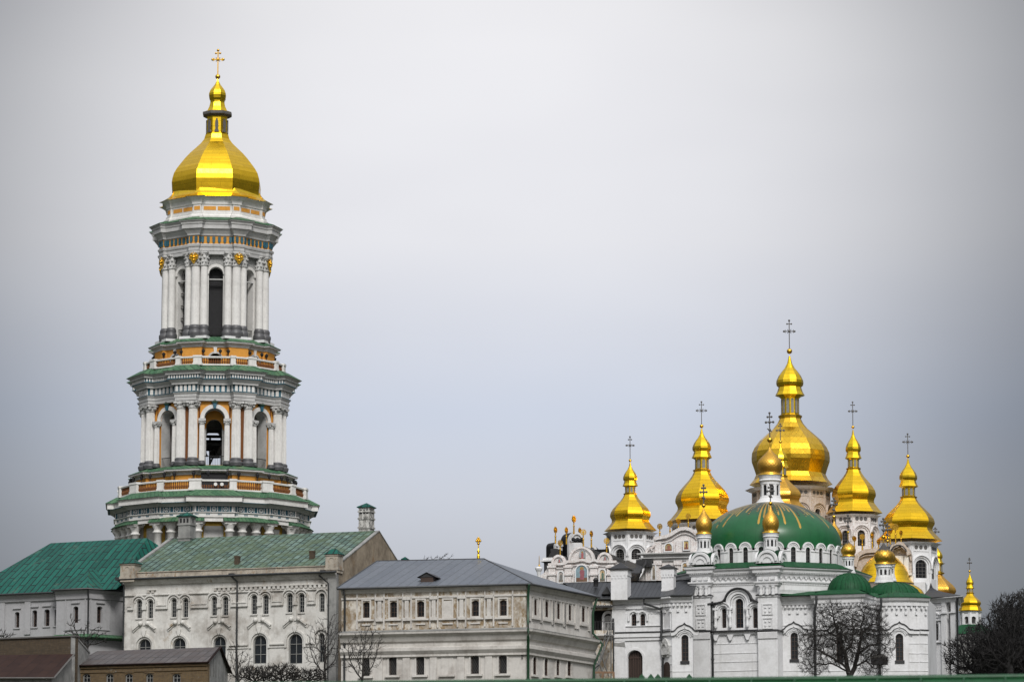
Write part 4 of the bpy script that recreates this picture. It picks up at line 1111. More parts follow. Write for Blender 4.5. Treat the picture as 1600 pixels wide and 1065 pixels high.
for x in (-60, 4, 44, 100): 
    s = fA.hit(x, 950)[0]
    if s < -.3: fc.mb.box(fA, s-.35, s+.35, zp0, zp1+.1, 0, .14)
fc.mb.box(fA, SL, 0, zp1+.1, zp1+.4, 0, .18)
fc.mb.sweep([fA.P(SL, 0)[:2], fA.P(0, 0)[:2]], [(0, zA-.9), (.2, zA-.8), (.25, zA-.5), (.55, zA-.15), (.6, zA)], closed=False)
fc.done()
# projecting bay
zB2 = fA.hit(100, 919)[1]
b1 = fA.P(-.2, 0, 1.6); 
pb1 = (at(138.7, 918, 396.2).x, 396.2); pb0 = (at(88.6, 919, 398.0).x, 398.0); pb2 = (at(197, 920, 399.5).x, 399.5)
zBay = zat(919.5, 396.6, 139)
for (p, q, wx) in ((pb0, pb1, (497, 531)), (pb1, pb2, (660, 696))):
    f = frpp(p, q); L = math.hypot(q[0]-p[0], q[1]-p[1])
    fc = Fac(f, [(0, GZ), (L, GZ), (L, zBay), (0, zBay)], bA, M['aged_a'], .5, 'bay_wall')
    s0, s1, z0, z1 = fc.win(X5(wx[0]), X5(wx[1]), Y5(550), Y5(662), 'seg', nv=1, nh=3, dep=.4, mf=M['frame_dark'])
    fc.mb.box(f, s0-.2, s1+.2, z1+.3, z1+.42, 0, .16)
    zq = f.hit((X5(wx[0])+X5(wx[1]))/2, Y5(495))[1]
    fc.mb.band(f, [(s0-.9, z0-.7), (s1+.9, z0-.7), (s1+.9, zq), (s0-.9, zq)], .1, 0, .1, closed=True)
    fc.done()
m = MB(); m.sweep([pb0, pb1, pb2], [(0, zBay-1.1), (.15, zBay-1.0), (.2, zBay-.5), (.5, zBay-.15), (.55, zBay)], closed=False); m.build('bay_cornice', M['aged_a'], bA)
m = MB(); m.poly([(*pb0, GZ), (*pb0, zBay), fA.P(-2, zBay, -4), fA.P(-2, GZ, -4)][::-1]); m.build('bay_side_wall', M['aged_a'], bA)
# roofs
E0 = fA.P(SL, zA+.02, .65); E1 = fA.P(3.2, zA+.02, .65)
R0 = at(79.4, 848, 410); R1 = at(230, 840, 404)
Lf = at(-130, 928, 412)
rf = MB()
e2 = at(256, 857, 405)
br_ = at(256, 880, 417)
er = fA.P(7.5, zA+.02, .65)
rf.poly([E0, er, R1, R0]); rf.poly([er, e2, R1]); rf.poly([R0, R1, e2, br_, (R0[0]-2, R0[1]+9, zA)]); rf.poly([E0, R0, (R0[0]-2, R0[1]+9, zA), Lf])
rf.build('roof', M['teal_roof'], bA)
hp = at(138.7, 889, 399.6); hq = at(173.7, 890.5, 402)
e0 = (pb0[0]-.5, pb0[1]-.5, zBay+.02); e1 = (pb1[0]-.1, pb1[1]-.75, zBay+.02); e3 = (pb2[0]+.3, pb2[1]-.6, zBay+.02)
rf = MB(); rf.poly([e0, e1, hp]); rf.poly([e1, e3, hq, hp]); rf.poly([e0, hp, hq, (e0[0]+1, 404, hp.z-.6)][::1]); rf.build('bay_roof', M['teal_roof'], bA)
gut = MB(); gut.tube([(p[0], p[1], p[2]-.08) for p in (e0, e1, e3)], .11, 6); gut.tube([fA.P(SL, zA-.06, .7), fA.P(0, zA-.06, .7)], .11, 6); gut.build('gutter', M['pipe'], bA)
downpipe(bA, [(pb1[0], pb1[1]-.6, zBay-.1), (pb1[0], pb1[1]-.15, zBay-1.2), (pb1[0], pb1[1]-.15, GZ+3)])
d = at(43, 909, 404); f = Fr(d.x, 404, -25)
m = MB(); m.prism(f, [(-.42, d.z-.1), (.42, d.z-.1), (.42, d.z+.5), (0, d.z+.95), (-.42, d.z+.5)], -2.2, 0); o = m.build('dormer', M['teal_roof'], bA, f.P(0, d.z))
m = MB(); m.prism(f, [(.26*cos(2*pi*i/10), d.z+.3+.26*sin(2*pi*i/10)) for i in range(10)], 0, .03); m.build('dormer_window', M['grime'], o)
zg = zat(991, 396.5, 100); m = MB()
m.sweep([fA.P(SL, 0)[:2], fA.P(-.5, 0)[:2], (pb0[0]-.1, pb0[1]-.1), (pb1[0], pb1[1]-.1), (pb2[0]+.2, pb2[1]-.2)], [(0, zg-.5), (.35, zg-.35), (.75, zg-.3), (.75, zg-.22), (0, zg+.1)], closed=False); m.build('green_ledge', M['tower_green'], bA)

# ================================================================ grey roofed building in the middle
cl_, cr_ = at(534, 919, 369.8), at(823.5, 912, 365.0)
cf = at(926, 932, 378.6)
C0, C1, C2 = (cl_.x, cl_.y), (cr_.x, cr_.y), (cf.x, cf.y)
fC = frpp(C0, C1); fR = frpp(C1, C2); LC = math.hypot(C1[0]-C0[0], C1[1]-C0[1]); LR = math.hypot(C2[0]-C1[0], C2[1]-C1[1])
bC = thing('grey_roofed_house', 'crumbling two-storey house with a smooth grey hipped roof and small dormer', 'building', (*C1, GZ))
X7 = lambda x: 500+x/3.491
Y7 = lambda y: 760+y/3.491
zCe = cr_.z
zMid = fC.hit(700, Y7(783))[1]        # ledge between the storeys
fc = Fac(fC, [(0, zMid), (LC, zMid), (LC, zCe), (0, zCe)], bC, M['aged_c'], .5, 'upper_wall'); ut = MB()
ups = [(235, 272), (382, 421), (530, 570), (675, 720), (828, 868), (980, 1020)]
for i, (x0, x1) in enumerate(ups):
    yt_ = 628-2.3*i; a, b, z0, z1 = fc.px(X7(x0), X7(x1), Y7(yt_), Y7(yt_+86))
    if i != 3:
        fc.win(X7(x0), X7(x1), Y7(yt_), Y7(yt_+86), 'seg', nv=1, nh=2, dep=.3, mf=M['frame_dark'])
    else:
        ut.box(fC, a, b, z0, z1, 0, .04)
    ut.band(fC, [(a, z0), (b, z0), (b, z1+.1), (a, z1+.1)], .15, 0, .10, closed=True, side=-1)
    ut.box(fC, a-.45, b+.45, z0-.32, z0-.16, 0, .2); ut.box(fC, a-.1, b+.1, z0-.75, z0-.62, 0, .12)
    for q in (a-.58, b+.58): ut.box(fC, q-.07, q+.07, zMid+.3, z1+.9, 0, .12)
    if i < 5:
        nx = fc.px(X7(ups[i+1][0]), X7(ups[i+1][1]), Y7(yt_), Y7(yt_+86))[0]; mm = (b+nx)/2
        ut.box(fC, mm-.19, mm+.19, zMid+1.2, zCe-1.0, 0, .2); ut.box(fC, mm-.38, mm+.38, zCe-1.25, zCe-1.0, 0, .28); ut.box(fC, mm-.36, mm+.36, zMid+1.0, zMid+1.3, 0, .28)
ut.sweep([C0, C1], [(0, zCe-1.15), (.12, zCe-1.1), (.12, zCe-.95), (.0, zCe-.9)], closed=False)
ut.sweep([C0, C1], [(0, zCe-.55), (.15, zCe-.5), (.3, zCe-.25), (.45, zCe-.1), (.45, zCe)], closed=False)
ut.build('wall_trim', M['aged_c_low'], fc.done())
fc = Fac(fC, [(0, GZ), (LC, GZ), (LC, zMid), (0, zMid)], bC, M['aged_c_low'], .5, 'lower_wall')
lws = [(230, 272, 930), (376, 419, 925), (525, 570, 923), (670, 718, 921), (822, 868, 918), (975, 1020, 916)]
lat = []
for i, (x0, x1, yt_) in enumerate(lws):
    a, b, z0, z1 = fc.px(X7(x0), X7(x1), Y7(yt_), Y7(yt_+102))
    if i != 3: fc.win(X7(x0), X7(x1), Y7(yt_), Y7(yt_+102), 'seg', nv=0, nh=0, dep=.35, mf=M['frame_dark'])
    else: fc.mb.prism(fC, arch(a, b, z0, z1, 'seg'), 0, .05)
    fc.mb.box(fC, a-.35, b+.35, z0-.2, z0, 0, .24)
    fc.mb.band(fC, arch(a, b, z0, z1, 'seg')[1:]+[(a, z0)], .14, 0, .08, side=-1)
    if i != 3: lat.append((a, b, z0, z1))
    if i < 5:
        mm = b+(fc.px(X7(lws[i+1][0]), X7(lws[i+1][1]), 1000, 1010)[0]-b)/2
        fc.mb.box(fC, mm-.35, mm+.35, GZ, zMid-2.4, 0, .14)
fc.done()
for a, b, z0, z1 in lat:
    m = MB(); c = (a+b)/2; w = b-a; n = 4
    for i in range(-4, 6):
        for q in (-1, 1):
            p0 = (a+w*(i)/4, z0) ; L = (z1-z0)*.92
            s0, s1 = p0[0], p0[0]+q*L*.55
            t0, t1 = 0, 1
            if s1 != s0:
                ta, tb = sorted(((a-s0)/(s1-s0), (b-s0)/(s1-s0))); t0, t1 = max(0, ta), min(1, tb)
            if t1-t0 > .05: m.tube([fC.P(s0+(s1-s0)*t0, z0+L*t0, -.12), fC.P(s0+(s1-s0)*t1, z0+L*t1, -.12)], .014, 4)
    m.build('window_grille', M['soot'], bC, fC.P(c, z0, -.1))
# heavy string course round both faces
plC = [C0, C1, C2]
m = MB(); m.sweep(plC, [(0, zMid-2.5), (.25, zMid-2.45), (.25, zMid-2.25), (.5, zMid-1.9), (.5, zMid-1.6), (.2, zMid-1.5), (.2, zMid-1.15), (.4, zMid-1.0), (.6, zMid-.55), (.95, zMid-.3), (.98, zMid-.12), (.0, zMid+.12)], closed=False)
m.build('string_course', M['aged_c_low'], bC)
m = MB(); m.sweep(plC, [(.98, zMid-.12), (1.0, zMid-.06), (.0, zMid+.16)], closed=False, cap=False); m.build('ledge_sheet', M['grime'], bC)
# right hand face
fc = Fac(fR, [(0, GZ), (LR, GZ), (LR, zCe), (0, zCe)], bC, M['aged_c_low'], .5, 'side_wall')
X8 = lambda x: 760+x/5.197
Y8 = lambda y: 860+y/5.197
for x0, x1, y0, y1 in ((382, 410, 395, 523), (472, 503, 407, 538), (568, 597, 422, 553), (662, 689, 437, 565), (770, 799, 455, 577)):
    a, b, z0, z1 = fc.win(X8(x0), X8(x1), Y8(y0), Y8(y1), 'seg', nv=1, nh=2, dep=.10, mf=M['frame_dark'])
    fc.mb.band(fR, [(a, z0), (b, z0), (b, z1+.1), (a, z1+.1)], .25, 0, .10, closed=True, side=-1); fc.mb.box(fR, a-.5, b+.5, z0-.4, z0-.2, 0, .22)
    for q in (a-.9, b+.9): fc.mb.box(fR, q-.2, q+.2, zMid+.8, zCe-1.1, 0, .14)
for x0, x1, y0, y1 in ((375, 405, 858, 1005), (468, 497, 868, 1015), (565, 592, 878, 1012), (655, 685, 888, 1015)):
    a, b, z0, z1 = fc.win(X8(x0), X8(x1), Y8(y0), Y8(y1), 'arch', nv=1, nh=3, dep=.10, mf=M['frame_dark']); fc.mb.box(fR, a-.4, b+.4, z0-.2, z0, 0, .24)
    fc.mb.band(fR, arch(a, b, z0, z1)[1:]+[(a, z0)], .2, 0, .08, side=-1)
a, b, z0, z1 = fc.win(X8(760), X8(798), Y8(815), Y8(885), 'rect', nv=1, nh=1)
fc.mb.sweep([C1, C2], [(0, zCe-1.15), (.12, zCe-1.1), (.12, zCe-.95), (.0, zCe-.9)], closed=False)
fc.mb.sweep([C1, C2], [(0, zCe-.55), (.15, zCe-.5), (.3, zCe-.25), (.45, zCe-.1), (.45, zCe)], closed=False)
fc.done()
m = MB(); q = fR.P(LR, 0, -12); l = fC.P(0, 0, -14)
m.poly([(*C2, GZ), (q[0], q[1], GZ), (q[0], q[1], zCe), (*C2, zCe)]); m.poly([(*C0, GZ), (*C0, zCe), (l[0], l[1], zCe), (l[0], l[1], GZ)]); m.poly([(q[0], q[1], GZ), (l[0], l[1], GZ), (l[0], l[1], zCe), (q[0], q[1], zCe)])
m.build('rear_wall', M['grime'], bC)
o_ = .6
E0, E1, E2 = fC.P(-.3, zCe+.03, o_), None, None
ec = (C1[0]+.45, C1[1]-.65, zCe+.03); e2 = fR.P(LR+.3, zCe+.03, .6)
RL, RR = at(588.8, 876, 383), at(756.4, 872.5, 379.5)
rz = (RL.z+RR.z)/2
back0, back1 = (l[0], l[1]+.5, zCe), (q[0]+.5, q[1]+.5, zCe)
rf = MB(); rf.poly([E0, ec, RR, RL]); rf.poly([ec, e2, RR]); rf.poly([e2, back1, RR]); rf.poly([RR, back1, back0, RL]); rf.poly([RL, back0, E0]); rf.build('roof', M['grey_roof'], bC)
m = MB()
for p, q2 in ((ec, RR), (RL, RR), (E0, RL)): m.tube([p, q2], .07, 5)
m.build('ridge_cap', M['pipe'], bC)
gut = MB(); gut.tube([(E0[0], E0[1]-.05, E0[2]-.1), (ec[0], ec[1]-.05, ec[2]-.1), (e2[0]+.05, e2[1], e2[2]-.1)], .11, 6); gut.build('gutter', M['pipe'], bC)
g = at(667, 904, 369); f = Fr(g.x, 369, math.degrees(fC.a)); z = zat(909, 369, 667); w = .62
m = MB(); m.box(f, -w, w, z-.3, zat(899, 369, 667), -2.4, 0); o = m.build('dormer', M['frame_dark'], bC, f.P(0, z))
m = MB(); zt2, zr2 = zat(899.5, 369, 667), zat(893.5, 369, 667)
for q in (-1, 1): m.poly([f.P(q*(w+.35), zt2-.12, .2), f.P(0, zr2, .2), f.P(0, zr2, -3.0), f.P(q*(w+.35), zt2-.12, -2.6)][::q])
m.poly([f.P(-w-.3, zt2-.1, .05), f.P(w+.3, zt2-.1, .05), f.P(0, zr2-.05, .05)])
m.build('dormer_roof', M['dark'], o)
downpipe(bC, [(C1[0]+.2, C1[1]-.8, zCe-.1), (C1[0]+.1, C1[1]-.35, zCe-1), (C1[0]+.1, C1[1]-.35, zMid+.6), (C1[0]+.1, C1[1]-1.25, zMid-.3), (C1[0]+.1, C1[1]-1.2, zMid-.9), (C1[0]+.1, C1[1]-.4, zMid-2.6), (C1[0]+.1, C1[1]-.35, GZ)], .13, M['pipe_green'])
downpipe(bC, [fR.P(LR-.3, zCe-.2, .6), fR.P(LR-.6, zCe-1.6, .3), fR.P(LR-.6, zMid+.6, .3), fR.P(LR-.2, zMid-.5, 1.15), fR.P(LR-.6, zMid-2.6, .4), fR.P(LR-.8, GZ, .3)], .12, M['pipe_green'])
downpipe(bC, [fC.P(.35, zCe-.1, .6), fC.P(.4, zCe-1, .25), fC.P(.4, GZ, .25)], .1)
m = MB(); f = fC.sh(fC.hit(816, 1017)[0]); z = fC.hit(816, 1017)[1]
m.box(f, -.07, .07, z-.7, z+.6, 0, .08); m.box(f, -.35, .35, z+.1, z+.24, 0, .08); m.build('wall_cross', M['soot'], bC, f.P(0, z))
chimney(bC, 628, 638, 873, 878, 386, M['grime'], -14, 'teal_roof', (), roofh=.25)
kc = at(747.5, 876, 380.5); m = MB()
s_ = 1/ppm(380.5)
m.lathe((kc.x, kc.y), [(3.0*s_, kc.z-.3), (2.4*s_, kc.z+.5), (1.2*s_, kc.z+.9), (.9*s_, zat(863, 380.5)), (2*s_, zat(862, 380.5)), (2*s_, zat(860, 380.5)), (.8*s_, zat(858, 380.5)), (.7*s_, zat(853, 380.5))], 8, 0, True)
m.ball((kc.x, kc.y, zat(860.8, 380.5)), 2.4*s_, 8)
o = m.build('roof_finial', M['gold'], bC, (kc.x, kc.y, kc.z)); cross(o, (kc.x, kc.y, zat(853, 380.5)), 12*s_, 5.5*s_, M['gold_orn'], 'plain', 0, .09, 1.1*s_)
# ================================================================ refectory church with the big green dome
YR = 415.0
rc = at(1204, 850, YR); RC = (rc.x, YR); sR = 1/ppm(YR)
def rp_(th, r): return (RC[0]+sin(rad(th))*r, RC[1]-cos(rad(th))*r)
def zr(py, R=0): return zat(py, YR-R, 1204)
ref = thing('refectory_church', 'white church with a wide green dome painted with gilt rays and small gold onion turrets', 'church', (*RC, GZ))
RD = 113.0*sR
# dome
pts = [(r*sR, y) for y, r in ((866, 110.5), (858, 111), (850, 110.6), (842, 109.4), (836, 107), (828, 103), (818, 94), (809, 83), (801, 70), (795, 56), (790.5, 42), (787, 28), (785, 18), (784, 10))]
prf = [(r, zr(y)) for r, y in pts]
m = MB(); m.lathe(RC, prf, 72, 0, True)
m.build('dome', M['radial'], ref)
# drum with a ring of gabled arched windows
NW = 28; da = 360/NW; Rd = 112.2*sR
z0d, z1d = zr(880, Rd), zr(846.8, Rd)
for i in range(NW):
    th = 1.5+da*i; ap = Rd*cos(pi/NW); x, y = rp_(th, ap); f = Fr(x, y, th); w = Rd*sin(pi/NW)
    m = MB(); zt_ = zr(853.5, Rd)
    hw = .27; zc = zr(848, Rd)
    wz0, wz1 = zr(879.5, Rd), zr(853, Rd)
    rr = w*.80; zcen = zr(855.2, Rd)
    ol = [(-w, z0d), (w, z0d), (w, zcen-.25), (rr, zcen-.25), (rr, zcen)]+[(rr*cos(pi*j/12), zcen+rr*1.02*sin(pi*j/12)) for j in range(1, 12)]+[(-rr, zcen), (-rr, zcen-.25), (-w, zcen-.25)]
    hid = abs(((th+180) % 360)-180) > 105
    if hid: m.prism(f, ol, -.35, 0)
    else:
        hole = window(f, -.27, .27, wz0, wz1, ref, 'arch', dep=.2, nv=1, nh=3, bar=.035, fw=.04, mf=M['soot'])
        m.prism(f, ol, -.35, 0, [hole])
        m.band(f, arcpath(0, zcen, rr-.07, 0, 180, 14), .14, 0, .12); m.band(f, arcpath(0, zcen, rr-.27, 0, 180, 12), .07, 0, .06)
        m.box(f, -w, -.34, zcen-.32, zcen-.22, 0, .08); m.box(f, .34, w, zcen-.32, zcen-.22, 0, .08)
    m.build('drum_bay', M['white'], ref, f.P(0, z0d))
# body: octagon, corners at 0, 45 ...
Ra = 9.35
body = poly8(Ra, RC, 22.5)
zCor = zr(887.5, 9.9)
m = MB(); m.sweep(body, [(-1.0, GZ), (-1.0, zr(927, 9.6)), (0, zr(926.8, 9.6)), (0, zr(915, 9.6))]); m.build('body_wall', M['white'], ref)
zz = lambda y: zr(y, 9.9)
m = MB(); m.sweep(body, [(0, zz(925)), (.10, zz(920.5)), (.10, zz(909.5)), (.25, zz(909)), (.3, zz(907)), (.12, zz(906)), (.12, zz(898)), (.24, zz(897.5)), (.24, zz(895.5)), (.5, zz(893.5)), (.55, zz(889.5)), (.75, zz(888)), (.8, zz(885.5)), (.2, zz(885))]); m.build('cornice', M['white'], ref)
m = MB(); m.sweep(body, [(.84, zz(886)), (.84, zz(885.2)), (-.9, zr(877, 8.6)), (-1.6, zr(876.5, 8))]); m.build('skirt_roof', M['green_roof'], ref)
orn = MB()
for i, (a, b) in enumerate(zip(body, body[1:]+body[:1])):
    fr = frpp(a, b); L = math.hypot(b[0]-a[0], b[1]-a[1])
    if fr.n[1] > .3: continue
    orn = MB(); n = 13
    for j in range(n):
        c = L*(j+.5)/n
        orn.prism(fr, [(c-.2, zz(900)), (c, zz(904)), (c+.2, zz(900))], .11, .30); orn.box(fr, c-.26, c+.26, zz(899.8), zz(899), .1, .34)
    for j in range(n*3):
        c = L*(j+.5)/n/3; orn.box(fr, c-.05, c+.05, zz(895.3), zz(893.6), .3, .46); orn.box(fr, c-.05, c+.05, zz(912), zz(910), .08, .2)
    orn.build('cornice_ornament', M['white'], ref, fr.P(0, zz(904)))

# front-left facade between the piers
fF = Fr(*rp_(-22.5, Ra), -22.5)
H = fF.hit
X5b = lambda x: 940+x/4.734
Y5b = lambda y: 840+y/4.734
sA, sB = H(1095, 950)[0], H(1200, 950)[0]
zTop = H(1148, 926)[1]
fG = fF.sh(0, .12)
fc = Fac(fG, [(sA, GZ), (sB, GZ), (sB, zTop), (sA, zTop)], ref, M['white'], .6, 'facade_wall')
tri = []
for x0, x1, y0 in ((888, 922, 520), (990, 1048, 447), (1118, 1155, 515)):
    tri.append(fc.win(X5b(x0), X5b(x1), Y5b(y0), Y5b(664), nv=1, nh=5 if y0 < 500 else 3, dep=.35, mf=M['frame_dark'], bar=.05, fw=.08, mg=M['glass_blue']))
for i, (a, b, z0, z1) in enumerate(tri):
    c = (a+b)/2; r = (b-a)/2; R_ = r+(.66 if i == 1 else .40)
    zc = z1-r
    p = [(c-R_, zc-(1.3 if i == 1 else .8))]+arcpath(c, zc, R_, 180, 0, 16)+[(c+R_, zc-(1.3 if i == 1 else .8))]
    fc.mb.band(fG, p, .34 if i == 1 else .24, 0, .32); fc.mb.band(fG, [(q[0]*.0+c+(q[0]-c)*.72, zc+(q[1]-zc)*.72) for q in p], .18, 0, .18)
    fc.mb.band(fG, [(c+(q[0]-c)*(R_+.2)/R_, zc+(q[1]-zc)*(R_+.2)/R_) for q in p[1:-1]], .12, 0, .44)
z0t = tri[0][2]
for s in ((tri[0][1]+tri[1][0])/2, (tri[1][1]+tri[2][0])/2, tri[0][0]-.6):
    p = fG.P(s, 0, .25); fc.mb.lathe(p, [(.13, z0t), (.21, z0t+.25), (.13, z0t+.45), (.16, z0t+1.0), (.2, z0t+1.1), (.13, z0t+1.25), (.15, z0t+1.9)], 10, 0, True)
    fc.mb.box(fG, s-.27, s+.27, z0t+1.9, z0t+2.1, 0, .4)
    fc.mb.prism(fG, [(s-.35, z0t-.75), (s-.1, z0t-1.35), (s+.1, z0t-1.35), (s+.35, z0t-.75)], 0, .3)
fc.mb.box(fG, sA+.9, sB-.5, z0t-.75, z0t-.45, 0, .2)
for y in (1004.5, 1019.5, 1033, 1047): z = H(1148, y)[1]; fc.mb.box(fG, sA+.9, sB-.7, z-.05, z, 0, .05)
fc.done()
m = MB(); m.box(fG, sA+.9, sB-.5, z0t-.45, z0t-.3, 0, .5); 
cc = (tri[1][0]+tri[1][1])/2; rr = (tri[1][1]-tri[1][0])/2+1.05; zc = tri[1][3]-.42
m.band(fG, [(sA+1.0, zc-.1), (cc-rr-.75, zc+.0), (cc-rr-.25, zc+.1)]+arcpath(cc, zc, rr, 165, 15, 12)+[(cc+rr+.25, zc+.1), (cc+rr+.7, zc), (sB-.9, zc-.1)], .16, 0, .6); m.build('drip_mould', M['dark'], ref, fG.P(0, z0t))
# piers with balusters, panels and their own cornices
def pier(px0, px1, ang, base_y, Ypier, name='corner_pier'):
    f0 = Fr(*rp_(-22.5, Ra), -22.5).sh(0, .62) if Ypier is None else Fr(at((px0+px1)/2, 950, Ypier).x, Ypier, ang)
    s0, s1 = f0.hit(px0, 950)[0], f0.hit(px1, 950)[0]; c = (s0+s1)/2; w = (s1-s0)/2
    zy = lambda y: f0.hit((px0+px1)/2, y)[1]
    f = f0.sh(c); m = MB(); D = -2.2
    yo = base_y
    m.box(f, -w, w, GZ, zy(885+yo), D, 0)
    pl = [f.P(-w, 0, D)[:2], f.P(-w, 0, 0)[:2], f.P(w, 0, 0)[:2], f.P(w, 0, D)[:2]]
    m.sweep(pl, [(0, zy(932+yo)), (.12, zy(931.5+yo)), (.14, zy(929.5+yo)), (0, zy(929+yo))], closed=False, cap=False)
    m.sweep(pl, [(0, zy(915+yo)), (.15, zy(914+yo)), (.2, zy(911+yo)), (.32, zy(910+yo)), (.35, zy(908+yo)), (.05, zy(907+yo)), (.05, zy(899+yo)), (.18, zy(898+yo)), (.2, zy(896+yo)), (.42, zy(894+yo)), (.45, zy(890+yo)), (.62, zy(888+yo)), (.68, zy(884.5+yo)), (0, zy(884+yo))], closed=False, cap=False)
    o = m.build('corner_pier', M['white'], ref, f.P(0, GZ))
    d = MB()
    for q in (-.62, 0, .62):
        p = f.P(q*w, 0, .12); z0, z1 = zy(929+yo), zy(915+yo); h = z1-z0
        d.lathe(p, [(.2, z0), (.24, z0+h*.12), (.14, z0+h*.25), (.26, z0+h*.5), (.14, z0+h*.7), (.24, z0+h*.82), (.24, z1)], 9, 0, True); d.build('pier_baluster', M['white'], o, p[:2]+(z0,)); d = MB()
        d.box(f, q*w-.22, q*w+.22, zy(905+yo), zy(901+yo), .05, .24); d.build('pier_bracket', M['white'], o, f.P(q*w, zy(905+yo))); d = MB()
    for i in range(9): q = -w+(i+.5)*2*w/9; d.box(f, q-.05, q+.05, zy(895.6+yo), zy(894+yo), .2, .38)
    d.build('dentil_row', M['white'], o, f.P(0, zy(895+yo))); d = MB()
    for yy in (951, 973):
        d.band(f, [(-w*.5, zy(yy+8+yo)), (w*.5, zy(yy+8+yo)), (w*.5, zy(yy-8+yo)), (-w*.5, zy(yy-8+yo))], .1, 0, .1, closed=True)
        for a in (-1, 1):
            for b in (-1, 1): d.box(f, a*w*.22-.1, a*w*.22+.1, zy(yy+b*3.3+yo)-.1, zy(yy+b*3.3+yo)+.1, 0, .1)
        d.build('pier_panel', M['white'], o, f.P(0, zy(yy+yo))); d = MB()
    d.sweep(pl[1:3], [(0, zy(984+yo)-.9), (.12, zy(984+yo)-.85), (.2, zy(984+yo)-.2), (.0, zy(984+yo)-.1)], closed=False)
    d.build('pier_ornament', M['white'], o)
    d = MB(); d.sweep(pl, [(.15, zy(932+yo)+.2), (.24, zy(932+yo)+.22), (0, zy(932+yo)+.35)], closed=False, cap=False); d.sweep(pl, [(.0, zy(984+yo)-.1), (.24, zy(984+yo)-.06), (0, zy(984+yo)+.1)], closed=False, cap=False); d.build('pier_flashing', M['dark'], o)
    r = MB(); r.box(f, -w-.72, w+.72, zy(884.2+yo), zy(883.4+yo), D, .72); r.build('pier_roof', M['green_roof'], o)
    return f, w, zy
fP1, wP1, zP1 = pier(1081, 1109.5, 0, 1.2, None)
fP2, wP2, zP2 = pier(1184, 1214.6, 0, 0, None)
# turrets
ONION = [(0, .94), (.04, .84), (.08, .80), (.14, .86), (.22, .96), (.30, 1.0), (.39, 1.0), (.48, .93), (.57, .79), (.66, .59), (.75, .37), (.84, .19), (.92, .09), (1, .04)]
def onion_turret(par, px, Y, Ro, y_base, y_drum0, y_win0, y_win1, y_on, y_tip, y_ball, y_cross, rd, nw=10, gold='gold_scale', name='turret', kok=None, kmat='green_roof', crossang=-20, rb=3.1):
    s_ = 1/ppm(Y); p = at(px, (y_base+y_tip)/2, Y); c = (p.x, Y); z = lambda y: zat(y, Y, px)
    m = MB(); R = rd*s_
    h = z(y_on)-z(y_win1)
    m.lathe(c, [(R*1.28, z(y_base)), (R*1.26, z(y_base-2)), (R*1.16, z(y_base-4)), (R*1.08, z(y_drum0)), (R*1.02, z(y_win0)-.1)], 24, 0, False)
    m.lathe(c, [(R, z(y_win1)), (R*1.0, z(y_win1)+h*.25), (R*1.16, z(y_win1)+h*.4), (R*1.05, z(y_win1)+h*.55), (R*1.12, z(y_win1)+h*.8), (R*1.2, z(y_on)), (R*.5, z(y_on)+.02)], 24, 0, False)
    nf = nw
    for i in range(nf):
        th = 360/nf*i+6; ap = R*cos(pi/nf); f = Fr(c[0]+sin(rad(th))*ap, c[1]-cos(rad(th))*ap, th); w = R*sin(pi/nf)
        z0, z1 = z(y_win0)-.15, z(y_win1)+.05
        m.prism(f, [(-w, z0), (w, z0), (w, z1), (-w, z1)], -.12, 0, [arch(-w*.52, w*.52, z0+.15, z1-.12)], back=False)
    o = m.build(name, M['white'], par, (c[0], c[1], z(y_base)))
    m = MB(); m.lathe(c, [(R*.8, z(y_win0)-.2), (R*.8, z(y_win1)+.1)], 16, 0, True); m.build('turret_core', M['glass'], o)
    m = MB(); zb, zt_ = z(y_on), z(y_tip)
    m.lathe(c, [(Ro*s_*a, zb+(zt_-zb)*t) for t, a in ONION], 26, 0, True, k=1.0)
    m.build('onion_dome', M[gold], o)
    m = MB(); m.lathe(c, [(R*1.23, z(y_on)-.02), (R*1.23, z(y_on)+.1), (R*.8, z(y_on)+.12)], 24, 0, True); m.build('dome_rim', M['gold_orn'] if gold != 'soot' else M['dark'], o)
    m = MB(); m.lathe(c, [(Ro*s_*.06, zt_-.1), (Ro*s_*.05, z(y_ball))], 8, 0, True); m.ball((c[0], c[1], z(y_ball)), rb*s_, 12); m.build('finial_ball', M['gold_orn'], o)
    cross(o, (c[0], c[1], z(y_ball-rb)), z(y_cross)-z(y_ball-rb), 9.5*s_*(Ro/13)**.5, M['soot'], 'orth', crossang, .10)
    if kok:
        f0 = Fr(c[0], c[1], kok[2]); w = kok[0]*s_; zk0 = z(kok[1]); k_ = MB(); g = MB()
        for q in range(4):
            f = Fr(c[0], c[1], kok[2]+90*q)
            ol = [(w, zk0)]+[(w*cos(pi*i/14), zk0+.25+w*.98*sin(pi*i/14)) for i in range(15)]+[(-w, zk0)]
            k_.prism(f, ol, w*.9, w*1.12); k_.band(f, arcpath(0, zk0+.2, w*.86, 0, 180, 14), w*.2, w*1.1, w*1.26)
            k_.band(f, arcpath(0, zk0+.1, w*.5, 0, 180, 12), w*.13, w*1.1, w*1.2)
            g.prism(f, [(a*1.05, zk0+(b-zk0)*1.05) for a, b in ol], 0, w*1.0)
        k_.build('kokoshnik', M['white'], o); g.build('kokoshnik_roof', M['green_roof'], o)
    return o
onion_turret(ref, 1099.8, 408.8, 13.0, 866, 861, 856.5, 844.5, 834.5, 792, 789.5, 757.5, 10.6, kok=(16.2, 883, -22.5))
onion_turret(ref, 1204.3, 406.3, 13.2, 865, 860.5, 854, 842.5, 832.5, 789, 786, 757, 11.3, kok=(17.2, 880.5, -22.5))
